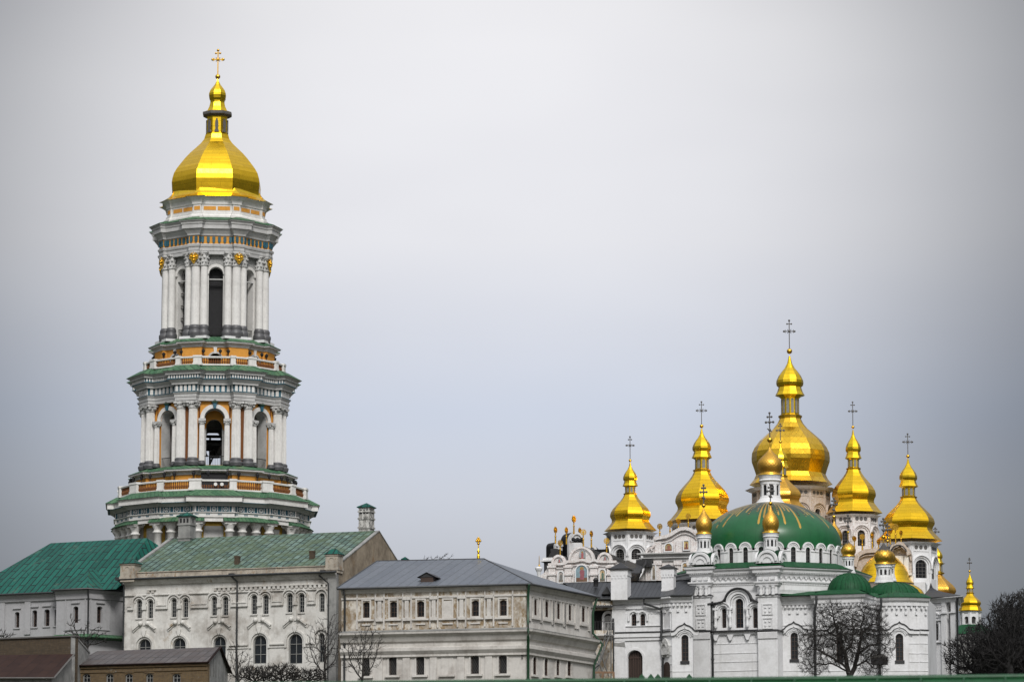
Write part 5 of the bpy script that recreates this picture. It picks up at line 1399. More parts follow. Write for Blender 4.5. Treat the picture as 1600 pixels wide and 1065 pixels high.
onion_turret(ref, 1203.3, 415.0, 20.2, 784.5, 779, 774.5, 757, 742.5, 697, 687, 645, 15.8, nw=8, rb=4.4)
onion_turret(ref, 1303.6, 422.0, 13.0, 885, 878, 874, 862, 851, 812, 807, 778, 11.0, crossang=-20)
# flanking sloped base under dome lantern
m = MB(); m.lathe(RC, [(27*sR, zr(789)), (22*sR, zr(785)), (20*sR, zr(783))], 24, 0, True); m.build('lantern_base', M['white'], ref)

# ---- green-roofed side chapels to the right
def Pxy(px, Y, py=950): q = at(px, py, Y); return (q.x, Y)
chap = thing('side_chapel', 'white side chapels with low green domes and ogee-hooded windows behind the bare tree', 'chapel', (*Pxy(1300, 408), GZ))
plan = [Pxy(1212, 406.0), Pxy(1274.5, 405.2), Pxy(1275, 404.2), Pxy(1347, 402.5), Pxy(1377, 408.5)]
zS = zat(929.5, 404, 1300)
plan2 = [Pxy(1377, 407.2)]+[(at(1399, 950, 412).x+sin(rad(t))*5.3, 412-cos(rad(t))*5.3) for t in (-25, -12, 9, 22, 34)]
allp = plan+plan2[1:]
def ogee(f, c, w, z, mb, dk):
    """ogee hood: outline rises to a small point"""
    h = [(1.45, 0), (1.15, .03), (.98, .14), (.78, .38), (.5, .56), (.22, .64), (.10, .72), (0, .84)]
    p = [(c-a, z+b) for a, b in h]+[(c+a, z+b) for a, b in h[-2::-1]]
    mb.band(f, [(a, b-.26) for a, b in p], .38, 0, .28); mb.band(f, [(c+(a-c)*.86, b-.62) for a, b in p[2:-2]], .12, 0, .16)
    dk.band(f, p, .09, 0, .40)
    mb.band(f, arcpath(c, z-.72, w+.26, 170, 10, 12), .12, 0, .10)
def rust_wall(p, q, par, wins, name='wall', ys=(991, 1004.5, 1020, 1033, 1047), string=983.5, dent=True, ztop=None, panel=True):
    f = frpp(p, q); L = math.hypot(q[0]-p[0], q[1]-p[1]); zt_ = ztop or zS
    zy = lambda y: zat(y, (p[1]+q[1])/2, 1300)
    fc = Fac(f, [(0, GZ), (L, GZ), (L, zt_), (0, zt_)], par, M['white'], .5, name)
    dk = MB(); spans = []
    for (x0, x1, y0, y1) in wins:
        a, b, z0, z1 = fc.win(x0, x1, y0, y1, nv=1, nh=5, dep=.4, mf=M['frame_dark'], bar=.045, mg=M['glass_blue'])
        ogee(f, (a+b)/2, (b-a)/2, zy(string)+.02, fc.mb, dk); spans.append(((a+b)/2-1.43, (a+b)/2+1.43))
        dk.box(f, a-.1, b+.1, z0-.3, z0, .0, .12)
    zs = zy(string)
    segs = []; cur = .02
    for a, b in spans:
        if a-cur > .1: segs.append((cur, a))
        cur = b
    if L-cur > .1: segs.append((cur, L-.02))
    for a, b in segs:
        fc.mb.box(f, a, b, zs-.42, zs-.05, 0, .22); dk.box(f, a, b, zs-.05, zs+.04, 0, .32)
    for y in ys[1:]:
        z = zy(y)
        for a, b in (segs if y < 1040 and spans else [(.02, L-.02)]): fc.mb.box(f, a, b, z-.04, z+.02, 0, .045)
    if panel and L > 2: fc.mb.band(f, [(.8, zy(976)), (L-.8, zy(976)), (L-.8, zy(949)), (.8, zy(949))], .12, 0, .08, closed=True)
    n = max(1, int(L/.42))
    for i in range(n):
        c = L*(i+.5)/n; fc.mb.box(f, c-.10, c+.10, zt_-1.2, zt_-.92, 0, .28)
        if i % 2: fc.mb.box(f, c-.12, c+.12, zt_-1.8, zt_-1.52, 0, .18)
    fc.done()
    if dk.v: dk.build('hood_flashing', M['dark'], par)
rust_wall(plan[0], plan[1], chap, [(1235.2, 1246.8, 987.2, 1029)])
rust_wall(plan[2], plan[3], chap, [(1306, 1317, 987, 1029)])
rust_wall(plan[3], plan[4], chap, [])
for i in range(len(plan2)-1):
    w = [(1399.5, 1411.5, 989, 1031)] if i == 2 else []
    rust_wall(plan2[i], plan2[i+1], chap, w, panel=(i == 2))
m = MB(); m.sweep(allp, [(0, zS-.9), (.2, zS-.85), (.22, zS-.5), (.45, zS-.3), (.6, zS-.05), (.62, zS)], closed=False); m.build('cornice', M['white'], chap)
m = MB(); m.sweep(allp, [(.66, zS-.02), (.66, zS+.08), (-.9, zS+.62)], closed=False, cap=False); m.poly([(p_[0], p_[1]+.9, zS+.5) for p_ in allp]+[(allp[-1][0], 424, zS+.5), (allp[0][0], 424, zS+.5)]); m.build('eaves_roof', M['green_roof'], chap)
m = MB(); p = plan2[-1]; m.poly([(*p, GZ), (p[0]+2, p[1]+10, GZ), (p[0]+2, p[1]+10, zS), (*p, zS)]); m.build('end_wall', M['white'], chap)
# low roof next to the pier, then two ribbed domes
zu = zat(915, 409, 1245)
m = MB(); a, b = Pxy(1214, 405.2), Pxy(1290, 404.4)
m.poly([(a[0], a[1]-.5, zS+.05), (b[0], b[1]-.5, zS+.05), (b[0], b[1]+5, zu), (a[0]+.8, a[1]+5, zu)]); m.poly([(a[0], a[1]-.5, zS+.05), (a[0]+.8, a[1]+5, zu), (a[0]-2, a[1]+5, zS)])
m.build('lean_roof', M['green_roof'], chap)
def lowdome(par, px, Y, r, yb, yt_, n=20, mat='green_roof'):
    p = at(px, yb, Y); s_ = 1/ppm(Y); z0, z1 = zat(yb, Y, px), zat(yt_, Y, px); m = MB()
    m.lathe((p.x, Y), [(r*s_*cos(pi/2*i/9), z0+(z1-z0)*sin(pi/2*i/9)) for i in range(9)]+[(.05, z1)], n*2, 0, True, k=1)
    for i in range(n):
        th = 2*pi*(i+.5)/n
        m.tube([(p.x+sin(th)*r*s_*cos(pi/2*j/6)*1.003, Y-cos(th)*r*s_*cos(pi/2*j/6)*1.003, z0+(z1-z0)*sin(pi/2*j/6)+.02) for j in range(7)], .035, 4)
    return m.build('low_dome', M[mat], par, (p.x, Y, z0))
lowdome(chap, 1327.5, 406.8, 35.5, 927.5, 895)
lowdome(chap, 1396, 413.5, 43.5, 934, 909)
gm_ = MB()
for px, Y, h in ((1338, 404.2, 0), (1352, 405.3, 0)):
    q = at(px, 925, Y); z = zS; s_ = .9
    gm_.poly([(q.x-1.2, Y-.4, z+.06), (q.x+1.2, Y-.4, z+.06), (q.x, Y+1.5, z+1.0)])
gm_.build('eaves_gablet', M['green_roof'], chap)
onion_turret(chap, 1325.6, 409, 11.8, 895.5, 889, 884, 875, 869, 842, 831, 804.5, 8.6, gold='gold_worn', rb=2.2)
onion_turret(chap, 1381, 415, 15.3, 911, 902, 898.5, 889, 881.5, 846, 838.5, 810, 12.2, gold='gold_worn', rb=3)
onion_turret(chap, 1387.5, 421, 12, 908, 900, 896, 887, 881, 852, 845, 818, 10.2, gold='gold_worn', rb=2.6)
for x, y0 in ((1274.8, 930), (1375.8, 932), (1446, 933)):
    Yq = 403.9 if x < 1300 else 406.6 if x < 1400 else 409
    q = at(x, y0, Yq)
    downpipe(chap if x < 1440 else chap, [(q.x, Yq-.6, zS-.1), (q.x, Yq-.6, zS-.9), (q.x-.2, Yq-.35, zS-1.7), (q.x-.2, Yq-.35, GZ)], .13)
# ================================================================ white wing with the black metal roof
wing = thing('church_wing', 'white wing with a black standing-seam roof, two white chimneys and a big arched door', 'building', (*Pxy(1000, 408), GZ))
w0, w1 = Pxy(956.5, 405.5), Pxy(1033.5, 404.0)
w2, w3 = Pxy(1050, 402.6), Pxy(1082, 402.2)
zW = zat(935.5, 405, 1000); zy = lambda y: zat(y, 405, 1000)
f = frpp(w0, w1); L = math.hypot(w1[0]-w0[0], w1[1]-w0[1])
fc = Fac(f, [(0, GZ), (L, GZ), (L, zW), (0, zW)], wing, M['white'], .5)
for x0, x1 in ((221, 257), (286, 322)):
    a, b, z0, z1 = fc.win(X5b(x0), X5b(x1), Y5b(560), Y5b(651), nv=1, nh=3, dep=.3, mf=M['frame_dark'], bar=.05)
    c = (a+b)/2; r = (b-a)/2; fc.mb.band(f, [(c-r-.28, z1-r-.5)]+arcpath(c, z1-r, r+.28, 180, 0, 12)+[(c+r+.28, z1-r-.5)], .18, 0, .2)
a, b, z0, z1 = fc.px(X5b(193), X5b(302), Y5b(831), Y5b(1040)); z0 = GZ+.2
fc.h.append(arch(a, b, z0, z1, n=14))
m = MB(); c = (a+b)/2; r = (b-a)/2
m.prism(f, arch(a, b, z0, z1, n=14), -.5, -.4); o = m.build('door', M['door'], wing, f.P(c, z0, -.4))
m = MB()
for i in range(1, 6): s = a+(b-a)*i/6; m.box(f, s-.05, s+.05, z0, z1-r+math.sqrt(max(0, r*r-(s-c)**2))-.1, -.4, -.3)
for zq in (z1-r, z1-r-2.4, z1-r-3.2): m.box(f, a, b, zq, zq+.12, -.4, -.29)
m.build('door_bars', M['frame_dark'], o)
fc.mb.band(f, [(a-.05, z0)]+arcpath(c, z1-r, r+.05, 180, 0, 16)+[(b+.05, z0)], .22, 0, .12, side=1)
zs = zy(987); zwl = f.hit(X5b(180), Y5b(650))
fc.mb.box(f, f.hit(X5b(175), 960)[0], L, zy(978.2), zy(977.2), 0, .12)
fc.mb.box(f, 0, L, zs-.9, zs-.55, 0, .15); fc.mb.box(f, 0, L, zs-.55, zs-.1, 0, .28)
fc.mb.box(f, .3, f.hit(X5b(178), 960)[0], zy(948)+.1, zy(948)+.2, 0, .1); fc.mb.box(f, 0, f.hit(X5b(172), 960)[0], GZ, zs-.9, 0, .12); fc.mb.box(f, 0, f.hit(X5b(178), 960)[0], zs, zy(951), 0, .12)
n = 26
for i in range(n): q = L*(i+.5)/n; fc.mb.box(f, q-.11, q+.11, zW-1.05, zW-.75, 0, .2)
for i in range(13): q = L*(i+.5)/13; fc.mb.prism(f, [(q+.11*cos(pi*j/4), zW-1.5+.11*sin(pi*j/4)) for j in range(8)], 0, .08)
fc.done()
m = MB(); m.box(f, -.03, L, zs-.1, zs+.02, -.01, .36); m.build('string_flashing', M['dark'], wing)
m = MB(); m.prism(f, [(.05, zy(1008)), (f.hit(X5b(178), 1000)[0], zy(1010.5)), (f.hit(X5b(178), 1000)[0]-.1, zy(1002)), (f.hit(X5b(130), 1000)[0], zy(1003.5)), (.05, zy(1002.5))], .12, .135); m.build('cement_patch', M['grime'], wing)
# chamfered bay and frontal bay
for p, q, wn_ in ((w1, w2, []), (w2, w3, [(X5b(590), X5b(643), Y5b(714), Y5b(908))])):
    rust_wall(p, q, wing, wn_, ztop=zW+.25, ys=(991, 1008.5, 1023, 1037, 1048), string=986, panel=False)
f2 = frpp(w1, w2); L2 = math.hypot(w2[0]-w1[0], w2[1]-w1[1])
m = MB(); c = L2*.5
m.band(f2, [(.3, zy(984)), (L2-.3, zy(984)), (L2-.3, zy(953)), (.3, zy(953))], .1, 0, .08, closed=True); m.build('wall_panel', M['white'], wing)
m = MB(); za = zy(1026)
m.prism(f2, [(c-.55, zy(1024)), (c+.55, zy(1024)), (c+.65, zy(1010)), (c+.35, zy(1002)), (c, zy(998)), (c-.35, zy(1002)), (c-.65, zy(1010))], 0, .35)
for q in (-.4, .4): m.prism(f2, [(c+q-.14, zy(1024)), (c+q+.14, zy(1024)), (c+q, zy(1028))], 0, .3)
m.band(f2, arcpath(c, zy(1012), .32, 0, 180, 8), .1, .35, .45); m.build('niche_hood', M['ionic'], wing, f2.P(c, za))
m = MB(); m.prism(f2, arch(c-.5, c+.5, GZ+.2, zy(1035)), 0, .06); m.build('side_door', M['door'], wing, f2.P(c, GZ))
plw = [w0, w1, w2, w3]
m = MB(); m.sweep(plw, [(0, zW-.6), (.2, zW-.55), (.25, zW-.3), (.5, zW-.1), (.5, zW+.05), (0, zW+.1)], closed=False); m.build('cornice', M['white'], wing)
rd = at(985, 911.5, 412.5); zRd = rd.z
e0 = at(918, 938.5, 405.0); e1 = (w1[0], w1[1]-.6, zW+.12); e2_ = (w2[0], w2[1]-.6, zW+.22); e3_ = (w3[0], w3[1]-.6, zW+.22)
t0 = at(880, 909.5, 412.8); t1 = at(1092, 905, 411.5)
m = MB(); m.poly([(e0.x, 405.0, zW+.05), e1, at(1050, 908.5, 411.8), t0]); m.poly([e1, e2_, at(1062, 907, 411.7), at(1050, 908.5, 411.8)]); m.poly([e2_, e3_, t1, at(1062, 907, 411.7)])
m.poly([t0, t1, (t1.x, 421, zW), (t0.x, 421, zW)])
m.build('roof', M['black_roof'], wing)
m = MB(); m.poly([(t0.x, 421, GZ), (t1.x, 421, GZ), (t1.x, 421, zW), (t0.x, 421, zW)]); m.poly([(*w0, GZ), (*w0, zW), (w0[0]-.5, 421, zW), (w0[0]-.5, 421, GZ)]); m.build('rear_wall', M['white'], wing)
gut = MB(); gut.tube([(e0.x, 404.9, zW-.02), (e1[0], e1[1]-.05, e1[2]-.08), (e2_[0], e2_[1]-.05, e2_[2]-.1), (e3_[0], e3_[1]-.05, e3_[2]-.1)], .12, 6); gut.build('gutter', M['pipe'], wing)
def vchim(px0, px1, yt_, ym, yb, Y):
    p = at((px0+px1)/2, yb, Y); fx = Fr(p.x, Y, -14); w = (px1-px0)/ppm(Y)/2; m = MB()
    z = lambda y: zat(y, Y, px0)
    m.box(fx, -w*.86, w*.86, z(yb)-.15, z(ym), -w*.86, w*.86); m.box(fx, -w*.92, w*.92, z(yb)-.2, z(yb)+2.6 if px0 < 1000 else z(yb)+.1, -w*.92, w*.92)
    m.box(fx, -w*.97, w*.97, z(ym)-.7, z(ym), -w*.97, w*.97)
    for i in range(5): q = -w*.8+w*1.6*i/4; m.box(fx, q-.1, q+.1, z(ym)-1.0, z(ym)-.7, w*.86, w*.97)
    o = m.build('chimney', M['white'], wing, fx.P(0, z(yb)))
    r = MB(); a = w*1.18; P = [fx.P(-a, z(ym), a), fx.P(a, z(ym), a), fx.P(a, z(ym), -a), fx.P(-a, z(ym), -a)]; T = fx.P(0, z(yt_), 0)
    r.box(fx, -a, a, z(ym)-.05, z(ym)+.05, -a, a)
    for i in range(4): r.poly([P[i], P[(i+1) % 4], T])
    r.build('chimney_cap', M['dark'], o)
vchim(956, 984.5, 878, 889.5, 934.5, 404.9)
vchim(1034, 1056, 880.5, 887.5, 922, 407.2)
m = MB(); q = at(931, 911, 410); m.lathe((q.x, 410), [(.25, q.z-.3), (.25, q.z+.3), (.34, q.z+.35), (.1, q.z+.65)], 10, 0, True); m.build('vent_pipe', M['dark'], wing)
m = MB(); q = at(947, 926, 405.8); fx = Fr(q.x, 405.8, 0); m.prism(fx, [(-.45, q.z-.1), (.55, q.z-.1), (.1, q.z+.75)], -1.6, 0); m.build('roof_vent', M['dark'], wing)
downpipe(wing, [(at(1006, 940, 404).x, 403.6, zW), (at(1006, 940, 404).x, 403.9, zW-.55), (w1[0]-.1, w1[1]-.4, zW-1.15), (w1[0], w1[1]-.35, zW-1.6), (w1[0], w1[1]-.3, zs+.2), (w1[0]-.1, w1[1]-.55, zs-.6), (w1[0]+.1, w1[1]-.35, zs-1.5), (w1[0]+.1, w1[1]-.3, GZ)], .12)
downpipe(ref, [fG.P(H(1115, 940)[0], zy(936), .3), fG.P(H(1115, 940)[0], zy(985), .3), fG.P(H(1116, 940)[0], zy(989), .6), fG.P(H(1115, 940)[0], zy(994), .3), fG.P(H(1115, 940)[0], GZ, .3)], .12)
downpipe(wing, [(w0[0]+.1, w0[1]-.3, zW-2), (w0[0]+.1, w0[1]-.3, GZ)], .1)
# ---- dark gallery link between the grey-roofed house and the wing
link = thing('gallery_link', 'narrow dark timber gallery with a railing joining the grey-roofed house to the white wing', 'gallery', (*Pxy(940, 404.5), GZ))
g0, g1 = Pxy(921, 404.8), Pxy(957, 404.8); f = frpp(g0, g1); L = g1[0]-g0[0]
zy4 = lambda y: zat(y, 404.8, 940)
m = MB(); m.box(f, -1, L, GZ, zy4(984), -3, -.02); m.box(f, -1, L, zy4(951), zy4(938), -3, .0); m.build('link_wall', M['aged_c'], link)
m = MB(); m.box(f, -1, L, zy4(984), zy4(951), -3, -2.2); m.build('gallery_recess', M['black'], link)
m = MB(); m.sweep([g0, g1], [(0, zy4(998)), (.3, zy4(997)), (.6, zy4(993)), (.6, zy4(991)), (0, zy4(989))], closed=False); m.build('string_course', M['aged_c_low'], link)
m = MB()
for i in range(9): s = L*i/8; m.box(f, s-.03, s+.03, zy4(984), zy4(970), -.3, -.24)
m.box(f, 0, L, zy4(970.5), zy4(969.8), -.3, -.22); m.build('railing', M['black'], link)
m = MB(); m.poly([(g0[0]-.3, 404.1, zy4(949)), (g1[0], 404.1, zy4(949)), (g1[0], 405.0, zy4(943)), (g0[0]-.3, 405.0, zy4(943))]); m.build('canopy', M['dark'], link)
m = MB(); c = f.hit(951, 970)[0]; m.band(f, [(c-.55, zy4(984))]+arcpath(c, zy4(962), .55, 180, 0, 10)+[(c+.55, zy4(984))], .25, -2.0, -1.0); m.prism(f, arch(c-.45, c+.45, zy4(984), zy4(958.5)), -2.1, -2.0); m.build('arched_doorway', M['white'], link)
m = MB()
for i in range(10): s = .1+(L-.2)*i/9; m.box(f, s-.07, s+.07, zy4(946), zy4(944.5), 0, .15)
m.build('brackets', M['ionic'], link)
# ================================================================ cathedral with many gold domes
cath = thing('golden_domed_cathedral', 'ornate white cathedral crowned by a cluster of large faceted gold domes', 'cathedral', (*Pxy(1200, 485), GZ))
PEAR = [(0, 1.29), (.03, 1.24), (.08, 1.15), (.15, 1.04), (.20, .965), (.235, .92), (.28, .905), (.33, .935), (.38, .99), (.42, 1.0), (.46, .99), (.52, .955), (.615, .845), (.73, .655), (.824, .49), (.917, .365), (1, .293)]
CUP = [(0, .38), (.10, .325), (.21, .29), (.245, .335), (.31, .35), (.38, .342), (.5, .285), (.6, .21), (.70, .125), (.82, .06), (1, .02)]
def pear_dome(par, px, Y, Rb, ye, ylb, ylt, ytip, ybl, ycr, ph, n=8, mat='gold_dome', lr=.26, pear=PEAR, slots=True, rl=0, crs=None, skirt=1.0):
    s_ = 1/ppm(Y); p = at(px, (ye+ybl)/2, Y); c = (p.x, Y); z = lambda y: zat(y, Y, px); R = Rb*s_
    ze, zl = z(ye), z(ylb); m = MB()
    m.lathe(c, [(R*(a if t > .2 else 1+(a-1)*skirt), ze+(zl-ze)*t) for t, a in pear], n, ph)
    o = m.build('gold_dome', M[mat], par, (c[0], c[1], ze))
    m = MB(); l = R*lr; z0, z1 = zl, z(ylt); h = z1-z0
    m.lathe(c, [(l*1.2, z0-.05), (l*1.2, z0+h*.12), (l, z0+h*.16), (l*.98, z0+h*.86), (l*1.15, z0+h*.92), (l*1.45, z1), (l*1.0, z1+.05)], n, ph)
    lo = m.build('lantern', M['gold'], o, (c[0], c[1], z0))
    if slots:
        for i in range(n):
            th = ph+360/n*i
            if abs(((th+180) % 360)-180) > 100: continue
            f = Fr(c[0]+sin(rad(th))*l*cos(pi/n), c[1]-cos(rad(th))*l*cos(pi/n), th); w = l*sin(pi/n)*.55
            m = MB(); m.prism(f, arch(-w, w, z0+h*.2, z0+h*.84), -.02, .03); m.build('lantern_window', M['frame_grey'], lo, f.P(0, z0))
            f2 = Fr(c[0]+sin(rad(th+180/n))*l, c[1]-cos(rad(th+180/n))*l, th+180/n)
    m = MB(); m.lathe(c, [(l*1.28, z0+h*.02), (l*1.3, z0+h*.1), (l*1.0, z0+h*.12)], n, ph); m.build('lantern_ring', M['gold_orn'], lo)
    m = MB(); zt_ = z(ytip); zc = z(ylt)
    m.lathe(c, [(R*a, zc+(zt_-zc)*t) for t, a in CUP], n, ph); m.build('cupola', M['gold'], o, (c[0], c[1], zc))
    cross(o, (c[0], c[1], z(ybl)), z(ycr)-z(ybl), (Rb*.36 if Rb < 50 else 17)*s_, M['soot'], 'rays', 0, .09 if Rb < 50 else .11, max(1.8, Rb*.07)*s_)
    m = MB(); m.ball((c[0], c[1], z(ybl)), max(1.9, Rb*.072)*s_, 12); m.build('ball', M['gold_orn'], o, (c[0], c[1], z(ybl)))
    return o, c, R
def drum(par, c, Y, px, R, y0, y1, yw0, yw1, ph, n=8, hw=.6, mat='white', ports=3, yport=None, hood=True, surr=None, zlow=None):
    """eight sided drum: y0 top, y1 foot, window rows in picture heights at the near face"""
    z = lambda y: zat(y, Y-R, px); ap = R*cos(pi/n); w = R*sin(pi/n)
    o = None
    root = MB(); root.lathe(c, [(R*1.01, z(y0)-.30), (R*1.05, z(y0)-.24), (R*1.07, z(y0)-.12), (R*1.2, z(y0)), (R*.9, z(y0)+.05)], n, ph)
    o = root.build('drum_cornice', M['white'], par, (c[0], c[1], z(y0)))
    for i in range(n):
        th = ph+360/n*i; f = Fr(c[0]+sin(rad(th))*ap, c[1]-cos(rad(th))*ap, th)
        vis = abs(((th+180) % 360)-180) < 100
        z0, z1 = zlow or z(y1), z(y0)-.1
        m = MB(); holes = []
        if vis:
            holes = [window(f, -hw, hw, z(yw1), z(yw0), o, 'arch', dep=.3, nv=2, nh=4, bar=.05, fw=.07, mf=M['soot'])]
            zc = z(yw0)-hw
            if hood:
                r = min(w*.86, hw*2.05)
                m.band(f, [(-r, zc-.9)]+arcpath(0, zc, r, 180, 0, 14)+[(r, zc-.9)], .2, 0, .16)
                m.band(f, [(-r-.16, zc-.35)]+arcpath(0, zc, r+.16, 180, 0, 14)+[(r+.16, zc-.35)], .08, 0, .34)
                if surr: m.band(f, [(-hw-.3, z(yw1))]+arcpath(0, zc, hw+.3, 180, 0, 12)+[(hw+.3, z(yw1))], .14, 0, .1)
            if yport:
                for j in range(ports):
                    q = w*1.5*((j+.5)/ports-.5); 
                    pm = MB(); pm.prism(f, [(q+.24*cos(2*pi*t/10), z(yport)+.24*sin(2*pi*t/10)) for t in range(10)], 0, .05); pm.build('port', M['soot'], o, f.P(q, z(yport)))
                m.box(f, -w, w, z(yport)-.5, z(yport)-.42, 0, .06)
            m.box(f, -w-.02, -w+.22, z0, z1, 0, .09); m.box(f, w-.22, w+.02, z0, z1, 0, .09)
        m.prism(f, [(-w, z0), (w, z0), (w, z1), (-w, z1)], -.4, 0, holes, back=False)
        m.build('drum_wall', M[mat], o, f.P(0, z0))
    return o
YC = 480.0
# five great domes
dA, cA, RA = pear_dome(cath, 984.8, 478, 32.3, 829, 772, 759, 721.5, 719, 684, 13.6)
drum(cath, cA, 478, 984.8, 36.8/ppm(478), 829.5, 905, 856, 873, 13.6, hw=.62, yport=837)
dB, cB, RB = pear_dome(cath, 1096.8, 484, 42.6, 815, 736, 715, 669, 665.5, 630, 13.6)
drum(cath, cB, 484, 1096.8, 47/ppm(484), 815.5, 860, 832, 856, 13.6, hw=.8, yport=823)
PEARC = [(0, 1.04), (.02, 1.02), (.08, .965), (.15, .93), (.22, .925), (.28, .96), (.34, .995), (.40, 1.0), (.48, .985), (.56, .92), (.66, .79), (.76, .60), (.84, .44), (.92, .33), (1, .265)]
dC, cC, RC_ = pear_dome(cath, 1234.7, 494, 61.5, 757, 653, 618, 556, 548.5, 504, 11, n=12, mat='gold_tile', lr=.235, pear=PEARC, skirt=1.6)
drum(cath, cC, 494, 1236, 60.5/ppm(494), 758.5, 870, 792, 835, 11, n=12, hw=.5, mat='ornate_brown', ports=3, yport=767.5, surr=1)
dD, cD, RD_ = pear_dome(cath, 1333.6, 490, 34.6, 802, 733, 716, 671, 667, 630, 14)
drum(cath, cD, 490, 1334, 36/ppm(490), 802.5, 870, 827, 852, 14, hw=.5, mat='ornate', yport=809.5)
dE, cE, RE = pear_dome(cath, 1419.7, 476, 40.4, 845, 777.6, 760, 716, 712.5, 680, 21)
drum(cath, cE, 476, 1421, 42.5/ppm(476), 846, 930, 873, 902, 21, hw=.78, yport=854)
# smaller domes
dF, cF, RF = pear_dome(cath, 1220, 466, 33, 797, 745, 729, 693, 690, 664, 0, mat='gold_scale', lr=.27, slots=True)
drum(cath, cF, 466, 1220, 36/ppm(466), 797.5, 850, 812, 835, 0, hw=.4)
dI, cI, RI = pear_dome(cath, 1462.5, 492, 31, 943, 896, 880, 846, 842, 826, 10, mat='gold_scale', lr=.33)
drum(cath, cI, 492, 1465.5, 28/ppm(492), 944, 985, 955, 975, 0, hw=.4)
# gilded apse roofs seen between the turrets
def gold_apse(px, Y, R, yb, yt_):
    p = at(px, yb, Y); s_ = 1/ppm(Y); z0, z1 = zat(yb, Y, px), zat(yt_, Y, px); m = MB(); h = z1-z0
    m.lathe((p.x, Y), [(R*s_*1.12, z0), (R*s_, z0+h*.12), (R*s_*.93, z0+h*.3), (R*s_*.8, z0+h*.52), (R*s_*.55, z0+h*.74), (R*s_*.25, z0+h*.92), (.1, z1)], 16, 0, True)
    m.build('gilded_apse_roof', M['gold_dome'], cath, (p.x, Y, z0))
    m = MB(); m.lathe((p.x, Y), [(R*s_*1.0, z0-9), (R*s_*1.0, z0-.5), (R*s_*1.1, z0)], 16, 0, True); m.build('apse_wall', M['ornate_brown'], cath, (p.x, Y, z0))
gold_apse(1382, 462, 42, 912, 860)
gold_apse(1424, 455, 21, 932, 912)

# ---- west front with painted gables (left part)
fW = Fr(at(858, 900, 466).x, 466, -15)
hW = fW.hit
X9 = lambda x: 840+x/8.875
Y9 = lambda y: 790+y/8.875
def pl9(*p): return [hW(X9(x), Y9(y)) for x, y in p]
zb = hW(900, 912)[1]-4
ol = pl9((-10, 980), (40, 960), (90, 925), (130, 870), (155, 815), (240, 808), (330, 806), (385, 800), (420, 775), (520, 770), (560, 762), (600, 752), (650, 752), (690, 768), (730, 775), (760, 758), (800, 752), (840, 768), (900, 775), (1100, 775))
ol = ol+[(ol[-1][0], zb), (ol[0][0], zb)]
hol = []
m = MB(); m.prism(fW, ol[::-1], -1.2, 0)
m.band(fW, ol[4:20], .3, 0, .38); m.band(fW, [(a, b-.5) for a, b in ol[4:20]], .12, 0, .2)
for x in (205, 430, 785, 1015):
    a = hW(X9(x), Y9(900)); m.box(fW, a[0]-.42, a[0]+.42, zb, hW(X9(x), Y9(815))[1], 0, .3); m.box(fW, a[0]-.55, a[0]+.55, hW(X9(x), Y9(965))[1], hW(X9(x), Y9(940))[1], 0, .45); m.box(fW, a[0]-.55, a[0]+.55, hW(X9(x), Y9(860))[1], hW(X9(x), Y9(830))[1], 0, .42)
m.build('west_gable_wall', M['ornate'], cath, fW.P(0, zb))
def icon(fr, x0, x1, y0, y1, par, robe, halo=True, sky_=(.30, .42, .50), ground=(.16, .10, .05), kind='arch', frame=True):
    a, z1 = fr.hit(x0, y0); b, z0 = fr.hit(x1, y1); z0 = fr.hit((x0+x1)/2, y1)[1]; z1 = fr.hit((x0+x1)/2, y0)[1]
    c = (a+b)/2; w = b-a; h = z1-z0
    o_ = MB()
    o_.prism(fr, arch(a, b, z0, z1, kind), 0.0, .34); o = o_.build('icon_panel', mcol('icon_ground', sky_), par, fr.P(c, z0))
    g = MB(); g.box(fr, a+.02, b-.02, z0+.02, z0+h*.26, .34, .352); g.build('painted_ground', mcol('icon_earth', ground), o)
    if frame:
        g = MB(); g.band(fr, arch(a, b, z0, z1, kind), .14, 0, .44, closed=True, side=-1); g.build('icon_frame', M['white'], o)
    r = MB(); cx = c+w*.02; bw = w*.20
    r.prism(fr, [(cx-bw*1.0, z0+h*.14), (cx+bw*.9, z0+h*.14), (cx+bw*1.1, z0+h*.45), (cx+bw*1.15, z0+h*.66), (cx+bw*.35, z0+h*.74), (cx-bw*.35, z0+h*.74), (cx-bw*1.0, z0+h*.62), (cx-bw*.7, z0+h*.4)], .34, .375)
    r.build('painted_robe', mcol('icon_robe_%d' % int(robe[0]*100+robe[2]*10), robe), o)
    hd = MB(); hr = w*.085
    hd.prism(fr, [(cx+hr*cos(2*pi*t/10), z0+h*.79+hr*1.2*sin(2*pi*t/10)) for t in range(10)], .34, .385); hd.build('painted_head', mcol('icon_skin', (.35, .20, .12)), o)
    if halo:
        hl = MB(); hr *= 2.0; hl.prism(fr, [(cx+hr*cos(2*pi*t/12), z0+h*.79+hr*sin(2*pi*t/12)) for t in range(12)], .34, .362); hl.build('painted_halo', M['gold_orn'], o)
    return o
_mc = {}
def mcol(name, col):
    k = (name, col)
    if k not in _mc: _mc[k] = plain(name, col, .7, 0, .35, 2.2)
    return _mc[k]
icon(fW, X9(542), X9(698), Y9(825), Y9(1055), cath, (.30, .10, .12), sky_=(.20, .29, .33), ground=(.15, .08, .045))
icon(fW, X9(300), X9(365), Y9(915), Y9(1060), cath, (.16, .16, .15), False, (.42, .40, .38), (.2, .17, .14))
icon(fW, X9(872), X9(945), Y9(885), Y9(1050), cath, (.10, .16, .12), True, (.55, .46, .33), (.15, .13, .1))
